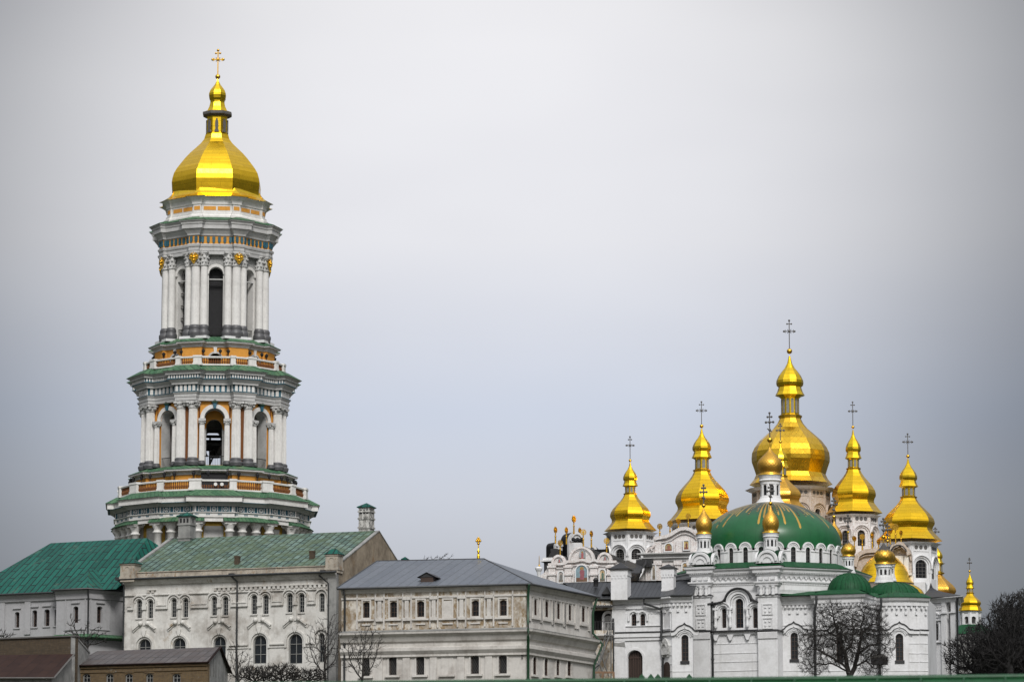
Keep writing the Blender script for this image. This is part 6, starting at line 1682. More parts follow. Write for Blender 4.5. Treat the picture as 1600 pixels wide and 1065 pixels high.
# semicircular gables in front of dark barrel roofs
def barrel(px0, px1, yt_, yb, Y, ang, depth, icon_=None, mat='ornate', par=cath, body=None):
    f = Fr(at((px0+px1)/2, yb, Y).x, Y, ang); a, b = f.hit(px0, yb)[0], f.hit(px1, yb)[0]; c = (a+b)/2; r = (b-a)/2
    z1 = f.hit((px0+px1)/2, yt_)[1]; z0 = f.hit((px0+px1)/2, yb)[1]
    rz = min(z1-z0, r*1.15); zc = z1-rz
    ol = [(a, z0-1), (b, z0-1)]+[(c+r*cos(pi*i/14), zc+rz*sin(pi*i/14)) for i in range(15)]
    m = MB(); m.prism(f, ol, -.5, 0); m.band(f, ol[2:], .28, 0, .22, side=1); m.band(f, [(c+(x-c)*.78, zc+(z-zc)*.78) for x, z in ol[2:]], .1, 0, .1)
    o = m.build('round_gable', M[mat], par, f.P(c, z0))
    m = MB(); m.prism(f, [(c+(x-c)*1.03, zc+(z-zc)*1.03 if z > zc else z) for x, z in ol], -depth, -.5); m.build('barrel_roof', M['black_roof'] if body is None else M[body], o)
    if icon_: icon(f, *icon_, o, (.40, .12, .12), frame=False, sky_=(.30, .34, .36))
    return o
barrel(X9(428), X9(792), Y9(560), Y9(760), 469, -15, 9, (X9(588), X9(665), Y9(615), Y9(755)))
barrel(X9(195), X9(392), Y9(675), Y9(800), 468, -15, 8, (X9(290), X9(330), Y9(735), Y9(790)))
barrel(X9(828), X9(1030), Y9(640), Y9(765), 468, -15, 8, (X9(920), X9(965), Y9(700), Y9(765)))
barrel(X9(440), X9(635), Y9(363), Y9(600), 475, 30, 2.1, mat='white')
barrel(X9(250), X9(345), Y9(497), Y9(700), 475, 30, 2.3, mat='white')
barrel(X9(690), X9(825), Y9(545), Y9(640), 480, -8, 8, mat='white')
m = MB(); f = Fr(at(930, 870, 478).x, 478, -15); a = f.hit(898, 870)[0]; b = f.hit(950, 870)[0]; m.box(f, a, b, f.hit(925, 905)[1], f.hit(925, 858)[1], -6, 0); m.build('nave_roof', M['black_roof'], cath, f.P(0, 40))
# scrolled dark stair-tower side
f = Fr(at(866, 870, 472).x, 472, -15); m = MB(); a = f.hit(856, 880)[0]; b = f.hit(870, 880)[0]
z = lambda y: f.hit(862, Y9(y))[1]
m.box(f, a-.5, b, z(1000), z(760), -3, 0); m.prism(f, [(a, z(760)), (b, z(760)), (b, z(590)), (a+.3, z(590)), (a+.4, z(640)), (a+.1, z(690))], -3, 0); m.build('dark_scroll_wall', M['dark'], cath, f.P(a, z(760)))
m = MB(); m.box(f, a-.9, b+.4, z(770), z(748), -3.2, .4); m.box(f, a-.6, b+.3, z(748), z(715), -3.1, .2); m.build('scroll_cornice', M['white'], cath, f.P(a, z(770)))
# urn with a spike at the far left
q = at(842, 900, 464); s_ = 1/ppm(464); m = MB(); zq = lambda y: zat(y, 464, 842)
m.lathe((q.x, 464), [(2.2*s_, zq(915)), (2.6*s_, zq(898)), (3.4*s_, zq(893)), (5.6*s_, zq(889)), (6.0*s_, zq(887)), (3*s_, zq(885)), (1*s_, zq(884))], 8, 20, False); o = m.build('gable_pinnacle', M['white'], cath, (q.x, 464, zq(900)))
# spotlights on the white gable
m = MB(); f = Fr(at(901, 845, 474).x, 474, 0)
for i in range(5):
    p = at(895.5+3.3*i, 844.5+(i % 2)*1.6, 474.2); m.ball((p.x, 472.5, p.z), .26, 6)
p0, p1 = at(894, 846.5, 472.6), at(912, 846.5, 472.6); m.tube([p0, p1], .06, 4); m.build('spotlights', M['black'], cath)
# sun-disc finials
def disc_finial(px, yd, yball, ybase, Y, w=5.2, h=10, ang=60):
    p = at(px, ybase, Y); s_ = 1/ppm(Y); z = lambda y: zat(y, Y, px); f = Fr(p.x, Y, ang); m = MB()
    m.tube([(p.x, Y, z(ybase)-.3), (p.x, Y, z(yd))], .07, 5); m.tube([(p.x, Y, z(ybase)-.3), (p.x, Y, z(yball))], .11, 6, .08); m.ball((p.x, Y, z(yball)), 1.6*s_, 8)
    R = h/2*s_; zc = z(yd)
    m.band(f, [(R*.8*cos(2*pi*i/14), zc+R*.8*sin(2*pi*i/14)) for i in range(14)], R*.25, -.06, .06, closed=True)
    m.prism(f, [(R*.42*cos(2*pi*i/10), zc+R*.42*sin(2*pi*i/10)) for i in range(10)], -.07, .07)
    for i in range(14):
        a = 2*pi*i/14; m.prism(f, [(R*.4*cos(a-.09), zc+R*.4*sin(a-.09)), (R*1.12*cos(a), zc+R*1.12*sin(a)), (R*.4*cos(a+.09), zc+R*.4*sin(a+.09))], -.03, .03)
    m.build('sun_disc_finial', M['gold_orn'], cath, (p.x, Y, z(ybase)))
for a in ((896.7, 810.5, 821.3, 830, 473, 5, 11, 55), (868, 827.5, 837.5, 845, 473, 5, 10, 60), (885, 828, 837.5, 846, 473, 5, 10, 62), (906, 828.5, 836, 842, 477, 5, 9, 60), (911.5, 831, 842, 853, 471, 9, 10, 8),
          (924, 833.5, 843, 851, 473, 5, 10, 62), (875.3, 847.5, 857.3, 866, 470, 7, 9, 25), (947.8, 844.5, 853.5, 863, 470, 7.5, 9.5, 10), (1031, 822, 831.5, 838, 468, 7, 9.5, 25), (1047, 817.5, 828.5, 834, 468, 6.5, 10, 30),
          (1060, 814, 823.5, 829, 468, 6, 9, 35), (1075.5, 806, 816.5, 825, 468, 7, 9, 20), (1335, 841, 853, 859, 466, 6, 9, 40), (1347.5, 838, 850, 856, 466, 5, 9, 20), (1363, 836, 848, 853, 466, 5, 11, 60), (1373, 846, 856, 862, 466, 5, 9, 50),
          (1391, 829, 840, 846, 464, 6, 9, 40), (1399.5, 823, 834, 847, 464, 7, 11, 20), (1408, 832, 841, 846, 464, 5, 8, 50)):
    disc_finial(*a)
q = at(842.5, 880, 464); m = MB(); m.ball((q.x, 464, zat(883.5, 464, 842)), .14, 8); m.tube([(q.x, 464, zat(886, 464)), (q.x, 464, zat(868, 464))], .07, 5, .03); m.build('gilt_spike', M['gold_orn'], cath, (q.x, 464, zat(886, 464)))

# ---- middle front: tall relief gable with icons
fM = Fr(at(1010, 870, 465).x, 465, -15); hM = fM.hit
XA = lambda x: 980+x/7.607
YA = lambda y: 790+y/7.607
pA = lambda *p: [hM(XA(x), YA(y)) for x, y in p]
zmb = hM(1050, 915)[1]-3
lo_ = pA((125, 1065), (135, 880), (185, 800), (215, 720), (225, 640), (222, 560), (760, 560), (990, 560), (990, 1065)); lo_[0] = (lo_[0][0], zmb); lo_[-1] = (lo_[-1][0], zmb)
m = MB(); m.prism(fM, lo_, -1.5, 0)
for x in (258, 370, 610, 760):
    a = hM(XA(x), YA(800))[0]; z0, z1 = zmb, hM(XA(x), YA(650))[1]
    m.box(fM, a-.38, a+.38, z0, z1, 0, .3); m.box(fM, a-.5, a+.5, z1-.55, z1, 0, .45)
    for i in range(3): m.box(fM, a-.30+.22*i, a-.22+.22*i, z0, z1-.6, .3, .36)
m.build('relief_wall', M['ornate'], cath, fM.P(0, zmb))
m = MB(); pe = [fM.P(lo_[4][0]-.2, 0)[:2], fM.P(lo_[6][0]+6, 0)[:2]]
z = lambda y: hM(1040, YA(y))[1]
m.sweep([fM.P(lo_[4][0], 0, -1.5)[:2]]+pe, [(0, z(665)), (.2, z(655)), (.22, z(630)), (.5, z(622)), (.5, z(612)), (.1, z(608)), (.1, z(590)), (.3, z(580)), (.7, z(572)), (.7, z(560)), (0, z(555))], closed=False); m.build('gable_cornice', M['tower_grey'], cath, fM.P(0, z(600)))
up = pA((222, 566), (238, 530), (270, 505), (310, 490), (330, 460), (335, 400), (325, 392), (400, 378), (470, 365), (530, 340), (580, 305), (640, 275), (700, 268), (760, 285), (800, 310), (830, 340), (990, 345), (990, 566))
m = MB(); m.prism(fM, up[::-1], -1.2, -.05); m.band(fM, up[6:16], .42, -.05, .42); m.band(fM, [(a, b-.6) for a, b in up[6:16]], .12, -.05, .16); m.band(fM, up[0:6], .24, -.05, .25)
p = hM(XA(265), YA(535)); m.band(fM, arcpath(p[0], p[1], .38, 0, 300, 12), .16, -.05, .3)
for x in (370, 620): a = hM(XA(x), YA(480))[0]; m.box(fM, a-.4, a+.4, z(555), z(420), -.05, .2)
m.build('upper_gable', M['ornate'], cath, fM.P(0, z(560)))
icon(fM, XA(457), XA(540), YA(450), YA(538), cath, (.30, .12, .08), True, (.35, .28, .16), (.2, .08, .05))
icon(fM, XA(682), XA(738), YA(420), YA(520), cath, (.20, .07, .06), True, (.55, .44, .20), (.25, .1, .05), kind='rect')
icon(fM, XA(305), XA(342), YA(700), YA(880), cath, (.20, .16, .10), True, (.50, .46, .42), (.2, .17, .14))
icon(fM, XA(665), XA(725), YA(680), YA(775), cath, (.34, .18, .06), True, (.50, .42, .30), (.2, .12, .06))
# dark hollow roofs between the west front and the relief gable
m = MB(); Pn = lambda x, y, Y: tuple(at(XA(x), YA(y), Y))
m.poly([Pn(-150, 905, 462), Pn(130, 905, 462), Pn(210, 660, 468), Pn(-90, 700, 472)]); m.build('valley_roof', M['black_roof'], cath)
m = MB()
for a, b, c_, d in (((963, 893), (980, 874.5), (1003, 884), (1003, 895)), ((1000, 893), (1002, 884), (1010, 873), (1010, 880)),):
    m.poly([tuple(at(*a, 461)), tuple(at(*d, 461)), tuple(at(*c_, 463)), tuple(at(*b, 466))])
q = at(1005, 876, 464); f = Fr(q.x, 464, -15); m.box(f, -.9, 1.0, zat(885, 464), zat(873.5, 464), -2, 0); m.build('valley_gablet', M['dark'], cath)
# body of the cathedral behind everything
m = MB(); f = Fr(at(1010, 900, 476).x, 476, -10); a = f.hit(940, 900)[0]; b = f.hit(1446, 930)[0]
m.box(f, a, b, GZ, zat(918, 478, 1200), -18, 0); m.build('nave_wall', M['white'], cath, f.P(a, GZ))
m = MB(); f2 = Fr(at(1200, 880, 478).x, 478, -10); a = f2.hit(1040, 880)[0]; b = f2.hit(1420, 900)[0]
m.box(f2, a, b, zat(905, 478, 1200), zat(868, 478, 1200), -16, -1); m.build('upper_nave', M['ornate_brown'], cath, f2.P(a, 50))

# ---- right hand brown relief gables
def relief_gable(pts, Y, ang, mat='ornate_brown', zlow=None, trim_=True):
    f = Fr(at(pts[0][0], pts[0][1], Y).x, Y, ang); P = [f.hit(*p) for p in pts]
    zl = zlow if zlow is not None else min(p[1] for p in P)-3
    ol = [(P[0][0], zl)]+P+[(P[-1][0], zl)]
    m = MB(); m.prism(f, ol[::-1], -1.2, 0); 
    m.band(f, P, .5, 0, .55, side=-1); m.band(f, [(a, b-.75) for a, b in P], .14, 0, .3)
    m.build('relief_gable', M[mat], cath, f.P(P[0][0], zl)); return f
f = relief_gable([(1333, 884), (1338, 866), (1345, 861), (1352, 858), (1362, 857), (1380, 857), (1384, 861)], 466, -12)
f = relief_gable([(1389.5, 866), (1391, 858), (1394, 851), (1399, 850), (1405, 846), (1411, 847), (1416, 853), (1421, 857), (1424, 866)], 462, -12)
m = MB()
for x in (1393, 1401.5, 1408.5, 1416.5):
    a = f.hit(x, 880)[0]; m.box(f, a-.28, a+.28, f.hit(x, 912)[1], f.hit(x, 868)[1], 0, .3)
m.box(f, f.hit(1390, 880)[0], f.hit(1425, 880)[0], f.hit(1400, 899)[1], f.hit(1400, 896)[1], 0, .5)
m.box(f, f.hit(1388, 880)[0], f.hit(1427, 880)[0], f.hit(1400, 903)[1]-2, f.hit(1400, 899.5)[1], -.1, .25)
m.build('gable_pilasters', M['tower_white'], cath)
for x0, x1 in ((1396, 1399), (1411, 1414)):
    m = MB(); a, b = f.hit(x0, 880)[0], f.hit(x1, 880)[0]; m.prism(f, arch(a, b, f.hit(x0, 893)[1], f.hit(x0, 872)[1]), 0, .05); m.build('niche', M['soot'], cath, f.P(a, 50))
m = MB(); fk = Fr(at(1405, 858, 461).x, 461, -12); m.band(fk, arcpath(fk.hit(1404.5, 866)[0], fk.hit(1404, 864)[1], .95, 170, 10, 10), .12, 0, .5); m.build('dark_hood', M['dark'], cath)
# ---- east end at far right: black hipped roof, white wall, pilasters, window
e0, e1 = Pxy(1441, 438), Pxy(1497, 434); fE = frpp(e0, e1); LE = e1[0]-e0[0]
zE_ = lambda y: fE.hit(1468, y)[1]
fc = Fac(fE, [(0, GZ), (LE, GZ), (LE, zE_(936)), (0, zE_(936))], cath, M['white'], .5, 'east_wall')
a, b, z0, z1 = fc.win(1457, 1466, 972, 1000, nv=1, nh=4, dep=.35, mf=M['soot'])
fc.mb.band(fE, [(a-.35, z0), (a-.35, z1-.2)]+arcpath((a+b)/2, z1-.33, .7, 180, 0, 10)+[(b+.35, z0)], .14, 0, .12)
fc.mb.band(fE, [(a-.8, zE_(963)), ((a+b)/2, zE_(954.5)), (b+.8, zE_(963)), (a-.8, zE_(963))], .16, 0, .2); fc.mb.box(fE, a-.7, b+.7, zE_(969), zE_(967.5), 0, .25)
for x in (1446, 1476.5, 1491):
    s = fE.hit(x, 980)[0]; fc.mb.box(fE, s-.35, s+.35, GZ, zE_(957), 0, .25); fc.mb.box(fE, s-.5, s+.5, zE_(959), zE_(957), 0, .42); fc.mb.box(fE, s-.3, s+.3, zE_(957), zE_(938), 0, .2)
fc.mb.box(fE, 0, LE, zE_(952), zE_(948), 0, .12)
for i in range(12): s = LE*(i+.5)/12; fc.mb.prism(fE, [(s-.15, zE_(946)), (s, zE_(949)), (s+.15, zE_(946))], .12, .2)
fc.mb.box(fE, 0, LE, zE_(1003), zE_(1002), 0, .2)
fc.done()
m = MB(); pe = [e0, e1, (e1[0]+.8, e1[1]+6)]
m.sweep(pe, [(0, zE_(942)), (.2, zE_(941)), (.3, zE_(937)), (.6, zE_(935)), (.6, zE_(934)), (0, zE_(933))], closed=False); m.build('east_cornice', M['white'], cath, (*e0, zE_(940)))
m = MB(); m.poly([(*e1, GZ), (e1[0]+.8, e1[1]+20, GZ), (e1[0]+.8, e1[1]+20, zE_(936)), (*e1, zE_(936))]); m.poly([(*e0, GZ), (*e0, zE_(936)), (e0[0]-1, e0[1]+20, zE_(936)), (e0[0]-1, e0[1]+20, GZ)]); m.build('east_return_wall', M['white'], cath)
m = MB(); ex0, ex1 = at(1433, 933, 438), at(1500, 933, 434); q = at(1459, 909, 442); z0 = zE_(933)
prf = [(0, 0), (.25, .35), (.55, .75), (.8, 1.15), (.93, 1.5), (1, 2.15)]
import itertools
cx, cy = (ex0.x+ex1.x)/2-.2, 442.0; base = [(ex0.x, 437.0), (ex1.x, 433.2), (ex1.x+.8, 450), (ex0.x, 450)]
hz = q.z-z0
for k in range(5):
    t0, t1 = prf[k], prf[k+1]
    for i in range(4):
        a, b = base[i], base[(i+1) % 4]
        g = lambda p, t: (p[0]+(cx-p[0])*t[0], p[1]+(cy-p[1])*t[0], z0+hz*t[1]/2.15)
        m.poly([g(a, t0), g(b, t0), g(b, t1), g(a, t1)])
m.build('black_dome_roof', M['dark'], cath)
downpipe(cath, [(at(1495.5, 940, 433.6).x, 433.2, zE_(936)), (at(1495.5, 940, 433.6).x, 433.6, zE_(942)), (at(1494, 940, 433.6).x, 433.6, GZ)], .12)

# ================================================================ distant small church at the right
sc_ = thing('small_domed_church', 'small white church with one slim gold dome behind the dark trees at the right edge', 'church', (*Pxy(1515.5, 560), GZ))
dJ, cJ, RJ = pear_dome(sc_, 1515.6, 560, 16.8, 953.8, 926.5, 918.5, 893.5, 892, 873, 13, lr=.30, skirt=.35)
drum(sc_, cJ, 560, 1515.6, 15.8/ppm(560), 954.2, 984, 962, 973.5, 13, hw=.36, hood=False)
m = MB(); m.lathe(cJ, [(4.2, zat(992, 560)), (1.7, zat(976, 560)), (1.2, zat(975, 560))], 8, 13); m.build('green_roof', M['green_roof'], sc_, (*cJ, zat(992, 560)))
m = MB(); m.lathe(cJ, [(4.0, GZ), (4.0, zat(991, 560))], 8, 13); m.build('church_wall', M['grime'], sc_, (*cJ, GZ))
# ================================================================ low buildings at lower left
sh = thing('brick_shed', 'long low yellow brick shed with a grey sheet-metal roof in front of the white hall', 'shed', (*Pxy(325, 330), GZ))
s1 = Pxy(325, 330.0, 1040); s0 = Pxy(108, 334.5, 1040); s2 = Pxy(356, 337.5, 1040)
fS = frpp(s0, s1); LS = math.hypot(s1[0]-s0[0], s1[1]-s0[1]); fS2 = frpp(s1, s2); LS2 = math.hypot(s2[0]-s1[0], s2[1]-s1[1])
zSh = fS.hit(300, 1036.5)[1]
fc = Fac(fS, [(0, GZ-1), (LS, GZ-1), (LS, zSh), (0, zSh)], sh, M['brick'], .35)
for x0, x1 in ((129, 141), (165.5, 177), (195.5, 207), (228, 239), (269.5, 282)):
    a, b, z0, z1 = fc.win(x0, x1, 1051.5, 1078, 'seg', nv=1, nh=3, dep=.18, mf=M['frame_grey'])
    fc.mb.box(fS, a-.12, b+.12, z1+.02, z1+.16, 0, .05)
a, b, z0, z1 = fc.px(300, 311, 1051, 1075); fc.mb.box(fS, a, b, z0, z1, 0, .04)
fc.mb.box(fS, 0, LS, zSh-.55, zSh, 0, .08); fc.mb.box(fS, 0, LS, zSh-.18, zSh, 0, .2)
fc.done()
ap = at(342.5, 1010, 333.7); zAp = ap.z; la = at(152, 1014.5, 338.5)
m = MB(); m.poly([(*s1, GZ-1), (*s2, GZ-1), (*s2, zSh-.2), (ap.x, ap.y, zAp-.1), (*s1, zSh)]); gw = m.build('gable_wall', M['grime'], sh)
m = MB()
for i in range(1, 8):
    s = LS2*i/8; h = 1-abs(s/LS2-.5)*2; zt_ = zSh+(zAp-zSh)*h-.15; m.box(fS2, s-.03, s+.03, zSh-1, zt_, 0, .05)
for s in (LS2*.3, LS2*.55, LS2*.8): m.box(fS2, s-.28, s+.28, zSh-4, zSh-1.5, 0, .03)
m.build('gable_boards', M['soot'], gw)
m = MB(); A = fS.P(-.2, zSh+.08, .35); B = fS.P(LS+.15, zSh+.08, .35)
m.poly([A, B, (ap.x+.1, ap.y, zAp), (la.x, la.y, zAp)]); m.poly([(ap.x+.1, ap.y, zAp), (s2[0]+.3, s2[1]+.2, zSh-.3), (s0[0]+2, s0[1]+8, zSh-.3), (la.x, la.y, zAp)]); m.poly([A, (la.x, la.y, zAp), (s0[0]+2, s0[1]+8, zSh-.3)])
m.build('roof', M['shed_roof'], sh)
m = MB(); m.tube([A, B], .07, 4); m.tube([B, (ap.x+.1, ap.y, zAp)], .13, 4); m.tube([(ap.x+.1, ap.y, zAp), (s2[0]+.3, s2[1]+.2, zSh-.3)], .11, 4); m.build('verge', M['rust_roof'], sh)
rs = thing('rusty_shed', 'low shed with a dark rusty sheet roof below the old brick wall', 'shed', (*Pxy(40, 326), GZ))
r0, r1 = at(-40, 1058.5, 327), at(84, 1058.5, 325.0); r2, r3 = at(116, 1021, 331), at(-40, 1023, 333.5)
m = MB(); m.poly([tuple(r0), tuple(r1), tuple(r2), tuple(r3)]); m.build('roof', M['rust_roof'], rs)
m = MB(); m.poly([(r0.x, r0.y+.5, GZ-1), (r1.x-.3, r1.y+.5, GZ-1), (r1.x-.3, r1.y+.5, r1.z-.05), (r0.x, r0.y+.5, r0.z-.05)]); m.poly([(r1.x-.3, r1.y+.5, GZ-1), (r2.x-.2, r2.y, GZ-1), (r2.x-.2, r2.y, r2.z-.05), (r1.x-.3, r1.y+.5, r1.z-.05)]); m.build('shed_wall', M['grime'], rs)
m = MB(); m.tube([tuple(r0), tuple(r1)], .08, 5); m.tube([tuple(r1), tuple(r2)], .09, 4); m.build('verge', M['soot'], rs)
bw = thing('brick_wall', 'old brown brick wall with a dark coping above the rusty roof at the left edge', 'wall', (*Pxy(60, 334), GZ))
b0, b1 = Pxy(-50, 337), Pxy(118.5, 332.6); fb = frpp(b0, b1); Lb = math.hypot(b1[0]-b0[0], b1[1]-b0[1]); zb1 = fb.hit(100, 994.5)[1]
m = MB(); m.box(fb, 0, Lb, GZ-1, zb1, -.5, 0)
for i in range(int(Lb/.22)): m.box(fb, i*.22, i*.22+.11, zb1-1.75, zb1-1.62, 0, .08)
m.box(fb, 0, Lb, zb1-1.62, zb1-1.5, 0, .1); m.build('wall', M['brick_dark'], bw)
m = MB(); m.box(fb, -.1, Lb+.1, zb1, zb1+.12, -.65, .15); m.build('coping', M['soot'], bw)
e = at(140, 1016, 336.5); m = MB(); fx = frpp(b1, (e.x, e.y)); L = math.hypot(e.x-b1[0], e.y-b1[1])
m.prism(fx, [(0, GZ-1), (L, GZ-1), (L, e.z-.2), (0, zb1)], -.4, 0); m.band(fx, [(0, zb1+.03), (L, e.z-.17)], .14, -.45, .06); m.build('raking_end_wall', M['grime'], bw)

# ================================================================ steel stair, railing, canopy, dark box
stt = thing('steel_stair', 'openwork steel stair climbing steeply against the gallery beside the white wing', 'stair', (*Pxy(940, 401), GZ))
f = Fr(at(935, 1040, 401).x, 401, 0); h_ = lambda x, y: f.hit(x, y)
for d in (0, 1.1):
    m = MB()
    a, b = h_(929, 1052), h_(955, 986)
    m.tube([f.P(*a, -d), f.P(*b, -d)], .07, 5); m.tube([f.P(a[0], a[1]+1.0, -d), f.P(b[0], b[1]+1.0, -d)], .045, 4)
    for i in range(10): t = i/9; x = a[0]+(b[0]-a[0])*t; z = a[1]+(b[1]-a[1])*t; m.tube([f.P(x, z, -d), f.P(x, z+1.0, -d)], .03, 4)
    for x0, x1 in ((930, 944), (944, 930), (938, 952), (952, 938)): p, q = h_(x0, 1056), h_(x1, 1018); m.tube([f.P(*p, -d), f.P(*q, -d)], .035, 4)
    m.tube([f.P(*h_(930, 1060), -d), f.P(*h_(930, 1000), -d)], .05, 4); m.tube([f.P(*h_(955, 1060), -d), f.P(*h_(955, 960), -d)], .05, 4)
    m.build('stringer', M['steel'], stt, f.P(*a, -d))
m = MB()
for i in range(24): t = i/23; x = a[0]+(b[0]-a[0])*t; z = a[1]+(b[1]-a[1])*t; m.box(f, x-.12, x+.12, z-.02, z+.02, -1.1, 0)
m.build('treads', M['steel'], stt)
a, b = h_(944, 991), h_(960, 988); m = MB(); m.box(f, a[0], b[0], a[1]-.08, a[1], -2.6, .1)
for x in (945, 950, 955, 960): s = h_(x, 985)[0]; m.box(f, s-.03, s+.03, a[1], a[1]+1.3, .02, .07)
m.box(f, a[0], b[0], a[1]+1.26, a[1]+1.32, .02, .08); m.build('landing', M['steel'], stt)
rl = thing('wooden_railing', 'brown wooden railing on posts at the foot of the steel stair', 'railing', (*Pxy(915, 392), GZ))
f = Fr(at(875, 1050, 392).x, 392, -3); m = MB(); a, b = f.hit(873, 1050), f.hit(959, 1050)
m.box(f, a[0], b[0], a[1]-.1, a[1]+.1, -.08, .08); m.box(f, a[0], b[0], a[1]-.75, a[1]-.65, -.05, .05)
m.build('rail', M['wood'], rl)
for i in range(6): s = a[0]+(b[0]-a[0])*i/5; m = MB(); m.box(f, s-.1, s+.1, a[1]-4, a[1]+.05, -.09, .09); m.build('post', M['wood'], rl, f.P(s, a[1]))
cn_ = thing('door_canopy', 'dark open porch under a lean-to canopy at the foot of the grey-roofed house', 'canopy', (*Pxy(918, 384), GZ))
f = Fr(at(904, 1040, 384).x, 384, 10); m = MB(); a, b = f.hit(904.5, 1048), f.hit(917, 1032)
m.box(f, a[0], b[0], GZ, b[1], -1.5, 0); m.build('porch_box', M['black'], cn_)
m = MB(); m.poly([f.P(a[0]-.3, b[1]+.1, .4), f.P(b[0]+1.4, b[1]-.45, .4), f.P(b[0]+1.4, b[1]-.1, -1.6), f.P(a[0]-.3, b[1]+.55, -1.6)]); m.tube([f.P(b[0]+1.2, b[1]-.4, .3), f.P(b[0], b[1]-1.3, 0)], .05, 4); m.build('canopy_roof', M['dark'], cn_)
bx = thing('dark_box', 'dark metal box on a post in front of the chapel beside the bare tree', 'cabinet', (*Pxy(1371, 384), GZ))
f = Fr(at(1360, 1030, 384).x, 384, -18); a, b = f.hit(1361, 1037.5), f.hit(1384, 1026)
m = MB(); m.box(f, a[0], b[0], a[1], b[1], -.9, 0); m.build('box', M['black'], bx)
m = MB(); m.prism(f, [(a[0]-.08, b[1]), (b[0]+.08, b[1]), (b[0]-.35, b[1]+.35), (a[0]+.1, b[1]+.22)], -1.0, .08); m.build('lid', M['soot'], bx)
m = MB(); m.box(f, (a[0]+b[0])/2-.08, (a[0]+b[0])/2+.08, GZ, a[1], -.5, -.35); m.build('post', M['black'], bx)

# ================================================================ bare trees, grown towards points scattered through their crowns
def grow(base, lobes, N, seed, step=.32, di=2.2, dk=.5, trunk=None, maxit=260):
    rng = np.random.default_rng(seed); pts = []
    tot = sum(l[3]*l[4]*l[5] for l in lobes)
    for (x, y, z, rx, ry, rz) in lobes:
        n = int(N*rx*ry*rz/tot)+5; d = rng.normal(size=(n, 3)); d /= np.linalg.norm(d, axis=1)[:, None]
        r = rng.random(n)**(1/2.4); pts.append(d*r[:, None]*np.array([rx, ry, rz])+np.array([x, y, z]))
    A = np.concatenate(pts)
    nodes = [np.array(base, float)]; par = [-1]
    tr = trunk or [base, (lobes[0][0], lobes[0][1], lobes[0][2]-lobes[0][5]*.8)]
    lines = tr if isinstance(tr[0], list) else [tr]
    for li, line in enumerate(lines):
        cur = 0
        if li:
            q0 = np.array(line[0]); cur = int(np.argmin([np.linalg.norm(q0-nn) for nn in nodes]))
        for q in line[1:]:
            q = np.array(q, float); p0 = nodes[cur]; L = np.linalg.norm(q-p0); k = max(1, int(L/step))
            for i in range(1, k+1):
                par.append(cur); nodes.append(p0+(q-p0)*i/k+rng.normal(size=3)*.03); cur = len(nodes)-1
    near = np.full(len(A), 1e9); ni = np.zeros(len(A), int)
    X = np.array(nodes)
    D = np.linalg.norm(A[:, None]-X[None], axis=2); ni = D.argmin(1); near = D.min(1); alive = np.ones(len(A), bool)
    grown = {}
    for it in range(maxit):
        act = alive & (near < (di if it > 25 else 9))
        if not act.any(): break
        new = []
        idx = np.where(act)[0]
        order = np.argsort(ni[idx]); idx = idx[order]; u, st_ = np.unique(ni[idx], return_index=True)
        for j, k in enumerate(u):
            seg = idx[st_[j]:(st_[j+1] if j+1 < len(u) else None)]
            d = A[seg]-nodes[k]; d = (d/np.linalg.norm(d, axis=1)[:, None]).sum(0)
            d = d/(np.linalg.norm(d)+1e-9)+rng.normal(size=3)*.08
            if par[k] >= 0:
                pd = nodes[k]-nodes[par[k]]; pd = pd/(np.linalg.norm(pd)+1e-9); d = d+pd*.7+np.array([0, 0, .24])
            d /= np.linalg.norm(d)
            key = (int(k), tuple(np.round(d, 1)))
            if grown.get(int(k), 0) > 3: alive[seg[:1]] = False; continue
            grown[int(k)] = grown.get(int(k), 0)+1
            new.append((nodes[k]+d*step, int(k)))
        if not new: break
        base_i = len(nodes)
        for p, k in new: nodes.append(p); par.append(k)
        NX = np.array([p for p, k in new]); D = np.linalg.norm(A[:, None]-NX[None], axis=2); mi = D.argmin(1); md = D.min(1)
        better = md < near; ni[better] = mi[better]+base_i; near[better] = md[better]
        alive &= near > dk
        if len(nodes) > 15000: break
    return nodes, par
